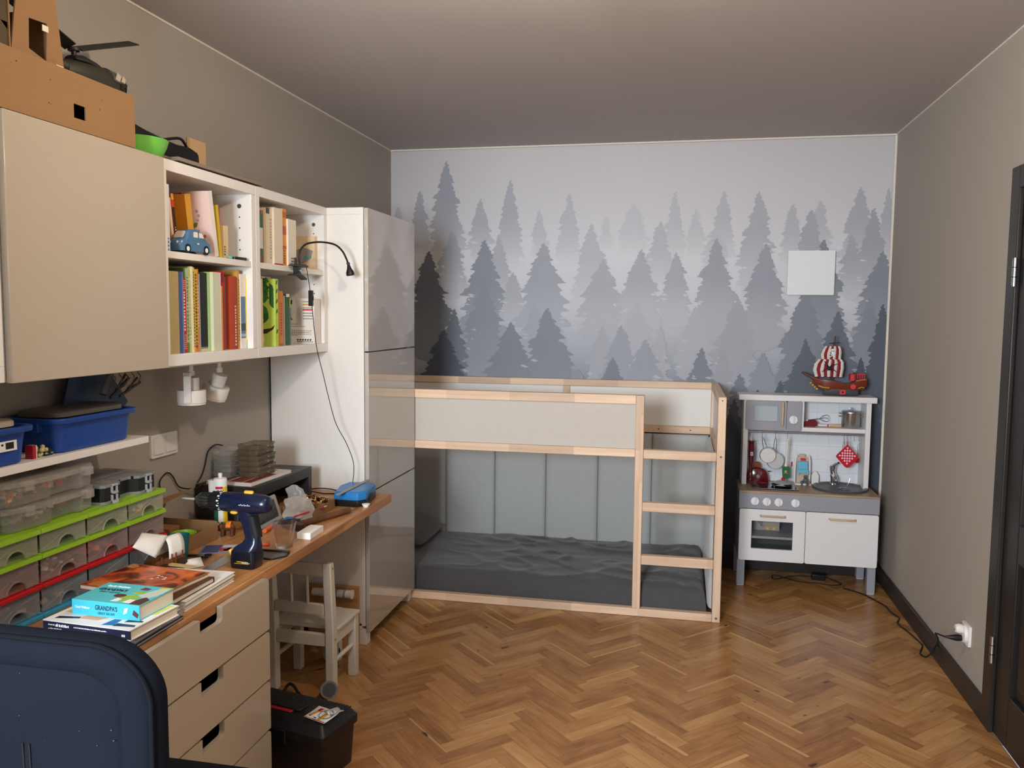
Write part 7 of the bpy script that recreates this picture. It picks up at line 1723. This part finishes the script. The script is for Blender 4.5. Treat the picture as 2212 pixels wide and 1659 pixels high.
# ================================================================ OFFICE CHAIR IN FRONT
m_navyf = mat('navy_chair_fabric', (14, 19, 29), .85, var=.3, vscale=7, bump=.08, bscale=250, spec=.15); m_pipe = mat('dark_piping', (13, 16, 22), .85, spec=.15)
t = thing('office_chair', 'worn navy office chair with its back towards the viewer', 'chair', (.83, 1.18, 0), .0)
CX, CY = .843, 1.08
BW, BH_, ZT = .44, .60, 1.020
out = rrect(BW, BH_, .085, 10)
def back_ring(s_in, y, warp=True):
    r = []
    for x, z in rrect(BW-2*s_in, BH_-2*s_in, max(.02, .095-s_in*.6), 10):
        yy = y + .030*((x/(BW/2))**2) if warp else y
        r.append((CX+x, CY+yy, ZT-BH_/2+z-.018*(x/(BW/2))**2*(1 if z > 0 else 0)))
    return r
b = MB()
b.loft([back_ring(.20, .0005), back_ring(.12, .001), back_ring(.062, .003), back_ring(.052, .008), back_ring(.046, .003), back_ring(.020, .004), back_ring(.006, .012), back_ring(.0, .026), back_ring(.004, .050), back_ring(.03, .064), back_ring(.12, .072), back_ring(.2, .074)])
bk = b.build('backrest', m_navyf, t, world=True)
b = MB(); rg = back_ring(.006, .010); b.tube(rg+[rg[0]], .0042, 8); b.build('piping', m_pipe, bk, world=True)
b = MB()
for x, a in ((.0, .0), (.012, .02)): b.tube([(CX+.010+x, CY-.0004, .845), (CX+.012+x, CY-.0006, .79), (CX+.016+x, CY-.0004, .70)], .0013, 6)
b.build('slit', m_blackm, bk, world=True)
b = MB(); rnd = random.Random(2)
for k in range(34):
    x, z = rnd.uniform(-.19, .20), rnd.uniform(-.18, .24); q = rnd.uniform(.0003, .0009); yb = CY+.030*(x/(BW/2))**2
    b.ball((CX+x, yb+.0005, ZT-BH_/2+z), (q*rnd.uniform(1, 2.2), .0008, q), 6, 4)
b.build('lint', mat('pale_lint', (84, 90, 96), .9), bk, world=True).__setitem__('kind', 'stuff')
b = MB(); b.loft([[(CX+x, 1.42+y, z) for x, y in rrect(2*(.235-g), 2*(.225-g), .08, 8)] for z, g in ((.44, .03), (.452, .006), (.48, 0), (.505, .012), (.515, .05), (.518, .12))]); b.build('seat', m_navyf, t, world=True)
for s in (-1, 1):
    x = CX+s*.225
    b = MB(); b.tube(smooth_pts([(CX+s*.18, 1.40, .435), (x, 1.40, .44), (x+s*.004, 1.38, .50), (x, 1.34, .575)], 6), .013, 10); ar = b.build('armrest', m_black, t, world=True)
    b = MB(); b.loft([[(x+p, 1.30+q, z) for p, q in rrect(2*(.032-g), 2*(.110-g), .03-g, 6)] for z, g in ((.577, .006), (.585, 0), (.599, .001), (.607, .010))]); b.build('arm_pad', m_black, ar, world=True)
b = MB(); b.ball((CX+.236, CY+.075, .735), (.016, .022, .030), 12, 8); b.ball((CX+.240, CY+.085, .705), (.016, .022, .026), 12, 8); b.build('arm_bracket', m_blackm, t, world=True)
b = MB(); b.box(CX-.03, CX+.03, CY+.05, CY+.075, .42, .60); b.box(CX-.03, CX+.03, CY+.06, 1.45, .418, .436); b.build('back_bracket', m_black, t, bevel=.004, world=True)
b = MB(); b.cyl((CX, 1.42, .08), (CX, 1.42, .43), .026, n=20); b.cyl((CX, 1.42, .27), (CX, 1.42, .434), .036, n=20); b.build('gas_column', m_black, t, world=True)
for k in range(5):
    a = 2*PI*k/5+.3; ex, ey = math.cos(a), math.sin(a)
    b = MB(); b.tube([(CX+.02*ex, 1.42+.02*ey, .095), (CX+.15*ex, 1.42+.15*ey, .085), (CX+.255*ex, 1.42+.255*ey, .070)], [.024, .019, .014], 10); lg = b.build('base_leg', m_black, t, world=True)
    b = MB(); b.cyl((CX+.255*ex-ey*.018, 1.42+.255*ey+ex*.018, .0275), (CX+.255*ex+ey*.018, 1.42+.255*ey-ex*.018, .0275), .0272, n=18); b.cyl((CX+.255*ex, 1.42+.255*ey, .03), (CX+.255*ex, 1.42+.255*ey, .066), .007, n=10); b.build('caster', m_black, lg, world=True)

# ================================================================ RIGHT WALL SOCKET AND CABLE
t = thing('wall_socket', 'white double wall socket low on the right wall', 'socket', (XR, 3.567, .257))
M = basis((XR-.0005, 3.567, .257), (0, -1, 0), (0, 0, 1), (-1, 0, 0))
b = MB(M); b.prism(rrect(.084, .084, .005, 4), .010); b.build('plate', m_white, t, bevel=.002, world=True)
b = MB(M); b.lathe([(.036, .0102), (.036, .018), (.034, .022), (.028, .023), (.001, .023)], 32); b.build('socket_insert', m_white, t, world=True)
b = MB(M); b.lathe([(.018, .0232), (.020, .036), (.016, .048), (.001, .050)], 24, M=T(.0, .020, 0)); b.box(-.004, .002, .012, .018, .050, .0506, 1); o = b.build('white_plug', [m_white, m_ink]); tag(o, 'white plug adapter in the upper half of the wall socket', 'plug')
b = MB(M); b.lathe([(.012, .0232), (.0135, .040), (.010, .060), (.006, .075), (.004, .085), (.001, .0852)], 16, M=T(0, -.019, 0)); o = b.build('black_plug', m_black); tag(o, 'black plug in the lower half of the wall socket', 'plug')
pts = smooth_pts([(XR-.086, 3.567, .238), (XR-.10, 3.60, .234), (XR-.095, 3.66, .215), (XR-.06, 3.74, .165), (XR-.045, 3.79, .115), (XR-.03, 3.82, .100), (XR-.028, 3.86, .092), (XR-.034, 3.90, .04), (2.985, 3.93, .005), (2.972, 3.96, .004), (2.982, 4.00, .004), (3.006, 4.06, .004), (3.008, 4.10, .004), (2.989, 4.231, .004), (2.966, 4.345, .004), (2.992, 4.429, .004), (2.971, 4.512, .004), (2.966, 4.596, .004), (2.926, 4.70, .004), (2.885, 4.78, .004), (2.80, 4.86, .004)], 7)
b = MB(); b.tube(pts, .0035, 8); o = b.build('black_cable', m_blackm); tag(o, 'black cable running along the skirting board from socket to toy kitchen', 'cable')

# ================================================================ ON TOP OF THE WALL CABINETS
ZT2 = 2.0035
t = thing('cardboard_box', 'long brown cardboard box with a square hole on top of the wall cabinet', 'box', (.16, 1.70, ZT2))
x0, x1, y0, y1, z0, z1 = .012, .300, 1.25, 2.168, ZT2, 2.150
b = MB()
h0, h1, g0, g1 = 1.922, 1.966, 2.034, 2.070
fy = [y0, h0, h1, y1]
b.box(x0, x1, y0, y1, z0, z0+.004); b.box(x0, x0+.004, y0, y1, z0+.004, z1); b.box(x0+.004, x1-.004, y0, y0+.004, z0+.004, z1); b.box(x0+.004, x1-.004, y1-.004, y1, z0+.004, z1)
b.box(x1-.004, x1, y0, h0, z0+.004, z1); b.box(x1-.004, x1, h1, y1, z0+.004, z1); b.box(x1-.004, x1, h0, h1, z0+.004, g0); b.box(x1-.004, x1, h0, h1, g1, z1); b.box(x0+.004, x1-.004, y0+.004, y1-.004, z1-.004, z1)
b.build('box', m_card, t, world=True)
b = MB()
for y, z, r in ((1.735, 2.122, .0022), (1.842, 2.108, .0018), (1.835, 2.050, .002), (1.842, 2.048, .0014), (2.02, 2.077, .0018), (2.03, 2.105, .0014), (1.72, 2.115, .001)): b.ball((x1, y, z), (.0008, r, r*.8), 8, 6)
b.build('puncture', m_blackm, t, world=True)
b = MB(); b.tube([(.10, 1.90, 2.02), (.16, 1.98, 2.060)], .010, 8); o = b.build('green_stick', cm((104, 112, 60))); tag(o, 'olive green stick seen through the hole of the cardboard box', 'stick')
# cardboard tower with a doorway
t = thing('cardboard_tower', 'brown cardboard castle tower with a dark doorway on the long box', 'box', (.17, 1.80, 2.1502))
b = MB(); X = .262
z0 = 2.1503
R0, R1 = 1.934, 1.885
def fp(y, z): return (X-.02*(z-z0)/.3, y, z)
front = [[(1.758, z0), (1.815, z0+.028), (1.818, 2.252), (1.806, 2.36), (1.79, 2.36)], [(1.815, z0+.028), (1.872, z0+.012), (1.872, z0), (1.758, z0)], [(1.872, z0), (R0, z0), (1.908, 2.34), (R1, 2.44), (1.878, 2.257), (1.872, z0+.02)], [(1.818, 2.252), (1.878, 2.257), (R1, 2.44), (1.80, 2.44), (1.806, 2.36)]]
for q in front: b.prism(q, .004, M=FX(X, 0, 0))
b.prism([(.03, z0), (X+.004, z0), (X+.004, 2.44), (.03, 2.44)], .004, M=basis((0, 0, 0), (1, 0, 0), (0, 0, 1), (0, -1, 0)) @ T(0, 0, -1.758) )
b.prism([(.03, z0), (X, z0), (X, 2.30), (.03, 2.30)], .004, M=basis((0, 0, 0), (1, 0, 0), (0, 0, 1), (0, -1, 0)) @ T(0, 0, -1.900))
b.box(.03, X, 1.758, 1.90, 2.436, 2.44); b.box(.03, .034, 1.758, 1.90, z0, 2.436)
b.build('tower', [m_card], t, world=True)
b = MB(); b.box(.04, X+.0, 1.69, 1.757, z0, 2.22); b.prism([(1.64, 2.30), (1.757, 2.20), (1.757, 2.44), (1.64, 2.44)], .20, M=FX(X-.20, 0, 0)); b.build('side_flap', mat('dark_card_tape', (78, 66, 42), .8), t, world=True)
b = MB(); b.box(X+.0045, X+.006, 1.86, 1.88, 2.235, 2.25); b.box(X+.0045, X+.0055, 1.905, 1.93, 2.16, 2.165); b.build('torn_bit', m_pages, t, world=True)

# toy helicopter
t = thing('toy_helicopter', 'dark olive toy helicopter standing on the long cardboard box', 'toy', (.16, 2.20, 2.1505), .0)
m_oliv = mat('dark_olive_plastic', (52, 52, 42), .5, var=.1); m_dk = mat('dark_grey_plastic', (42, 40, 40), .5)
M = T(.165, 0, 0)
secs = [(2.055, .018, 2.205, .024), (2.09, .030, 2.205, .034), (2.14, .036, 2.206, .040), (2.20, .038, 2.202, .042), (2.245, .036, 2.199, .041), (2.275, .028, 2.194, .034), (2.294, .012, 2.190, .018)]
b = MB(M); b.loft([[(w*math.cos(a), y, zc+h*math.sin(a)) for a in [2*PI*k/18 for k in range(18)]] for y, w, zc, h in secs]); b.build('fuselage', m_oliv, t, world=True)
b = MB(M); b.tube([(0, 2.06, 2.21), (-.01, 2.00, 2.22), (-.014, 1.955, 2.226)], [.018, .012, .010], 10); b.prism([(1.955, 2.23), (1.98, 2.23), (1.965, 2.27), (1.95, 2.27)], .004, M=FX(-.016, 0, 0)); b.build('tail_boom', m_oliv, t, world=True)
b = MB(M); b.loft([[(w*math.cos(a), y, zc+h*math.sin(a)) for a in [PI*k/8 for k in range(9)]] for y, w, zc, h in ((2.08, .02, 2.235, .012), (2.12, .028, 2.236, .022), (2.17, .022, 2.236, .018), (2.21, .012, 2.236, .010))]); b.cyl((0, 2.095, 2.235), (0, 2.095, 2.262), .007, n=12); b.build('engine_hood', m_dk, t, world=True)
b = MB(M); b.loft([[(w*math.cos(a), y, zc+h*math.sin(a)) for a in [PI*(.05+.9*k/10) for k in range(11)]] for y, w, zc, h in ((2.215, .039, 2.203, .048), (2.25, .038, 2.202, .047), (2.280, .031, 2.198, .040), (2.300, .014, 2.194, .022))]); b.build('canopy', mat('grey_canopy', (86, 82, 84), .35), t, world=True)
b = MB(M)
for y, z, q in ((2.232, 2.226, .012), (2.255, 2.224, .010), (2.272, 2.212, .008), (2.25, 2.203, .010)): b.prism([(y-q, z-q*.8), (y+q*.6, z-q), (y+q, z+q*.4), (y-.2*q, z+q)], .003, 0 if z > 2.22 else 1, FX(.0355-(.006 if y > 2.26 else 0), 0, 0))
b.build('cockpit_window', [mat('pale_window', (190, 176, 156), .4), m_ink], t, world=True)
b = MB(M); b.cyl((0, 2.095, 2.262), (0, 2.095, 2.270), .016, n=14)
for k in range(2):
    a = .15+PI*k
    b.box(.012, .245, -.019, .019, -.0018, .0018, 0, T(0, 2.095, 2.267) @ RZ(PI/2-.12+PI*k) @ RY(-.36) @ RX(.35))
b.build('rotor', m_dk, t, world=True)
for s in (-1, 1):
    b = MB(M); b.tube([(s*.03, 2.07, 2.1545), (s*.03, 2.25, 2.1545)], .004, 8); b.tube([(s*.03, 2.11, 2.155), (s*.02, 2.11, 2.175)], .003, 6); b.tube([(s*.03, 2.21, 2.155), (s*.02, 2.21, 2.175)], .003, 6); b.build('skid', m_dk, t, world=True)

# green bowl, black bag, boards, wood piece on the bookshelf top
b = MB(T(.197, 2.325, ZT2)); b.lathe([(.001, 0), (.055, 0), (.065, .006), (.082, .040), (.088, .060), (.0865, .060), (.080, .041), (.063, .008), (.001, .003)], 40); o = b.build('green_bowl', mat('bright_green_plastic', (110, 186, 74), .4)); tag(o, 'bright green plastic bowl on top of the bookshelf beside the cardboard box', 'bowl')
b = MB()
secs = [(2.30, .020, .060), (2.34, .024, .098), (2.42, .046, .104), (2.47, .05, .096), (2.56, .05, .084), (2.66, .05, .078), (2.74, .048, .082), (2.785, .04, .076), (2.80, .02, .06)]
b.loft([[(.075+w*math.copysign(abs(math.cos(a))**.6, math.cos(a)), y, ZT2+.040+h*.5+h*.5*math.copysign(abs(math.sin(a))**.6, math.sin(a))+.004*noise.noise((y*14, a, 1))) for a in [2*PI*k/16 for k in range(16)]] for y, w, h in secs]); b.tube(smooth_pts([(.10, 2.60, ZT2+.12), (.12, 2.66, ZT2+.135), (.10, 2.73, ZT2+.122)], 5), .005, 8)
o = b.build('black_bag', mat('black_nylon', (18, 17, 18), .6, bump=.5, bscale=60)); tag(o, 'black elongated fabric bag on top of the bookshelf behind the boards', 'bag')
m_bd = mat('grey_brown_board', (126, 112, 100), .7)
for k, (lab, x0, x1, y0, y1, z, h, c) in enumerate((('dark strip lying under the grey boards on the bookshelf top', .03, .262, 2.43, 2.78, ZT2, .012, (52, 46, 42)), ('wide grey board lying on the dark strip on the bookshelf top', .02, .272, 2.42, 2.96, ZT2+.0123, .012, (142, 126, 112)), ('narrow grey board topmost of the pile on the bookshelf top', .02, .20, 2.40, 2.90, ZT2+.0246, .012, (130, 116, 104)))):
    b = MB(); b.box(x0, x1, y0, y1, z, z+h); o = b.build('board', cm(c), bevel=.001); tag(o, lab, 'board')
b = MB(); b.box(.20, .275, 2.80, 2.97, 0, .003); o = b.build('cardboard_scrap', m_card); o.location = (0, 0, ZT2); tag(o, 'torn cardboard scrap lying at the front edge of the bookshelf top', 'cardboard')
b = MB(); b.box(.004, .016, 2.882, 2.990, ZT2, ZT2+.188); o = b.build('wood_piece', mat('pale_plywood', (226, 190, 140), .6)); tag(o, 'pale plywood piece standing against the wall on the bookshelf top', 'board')
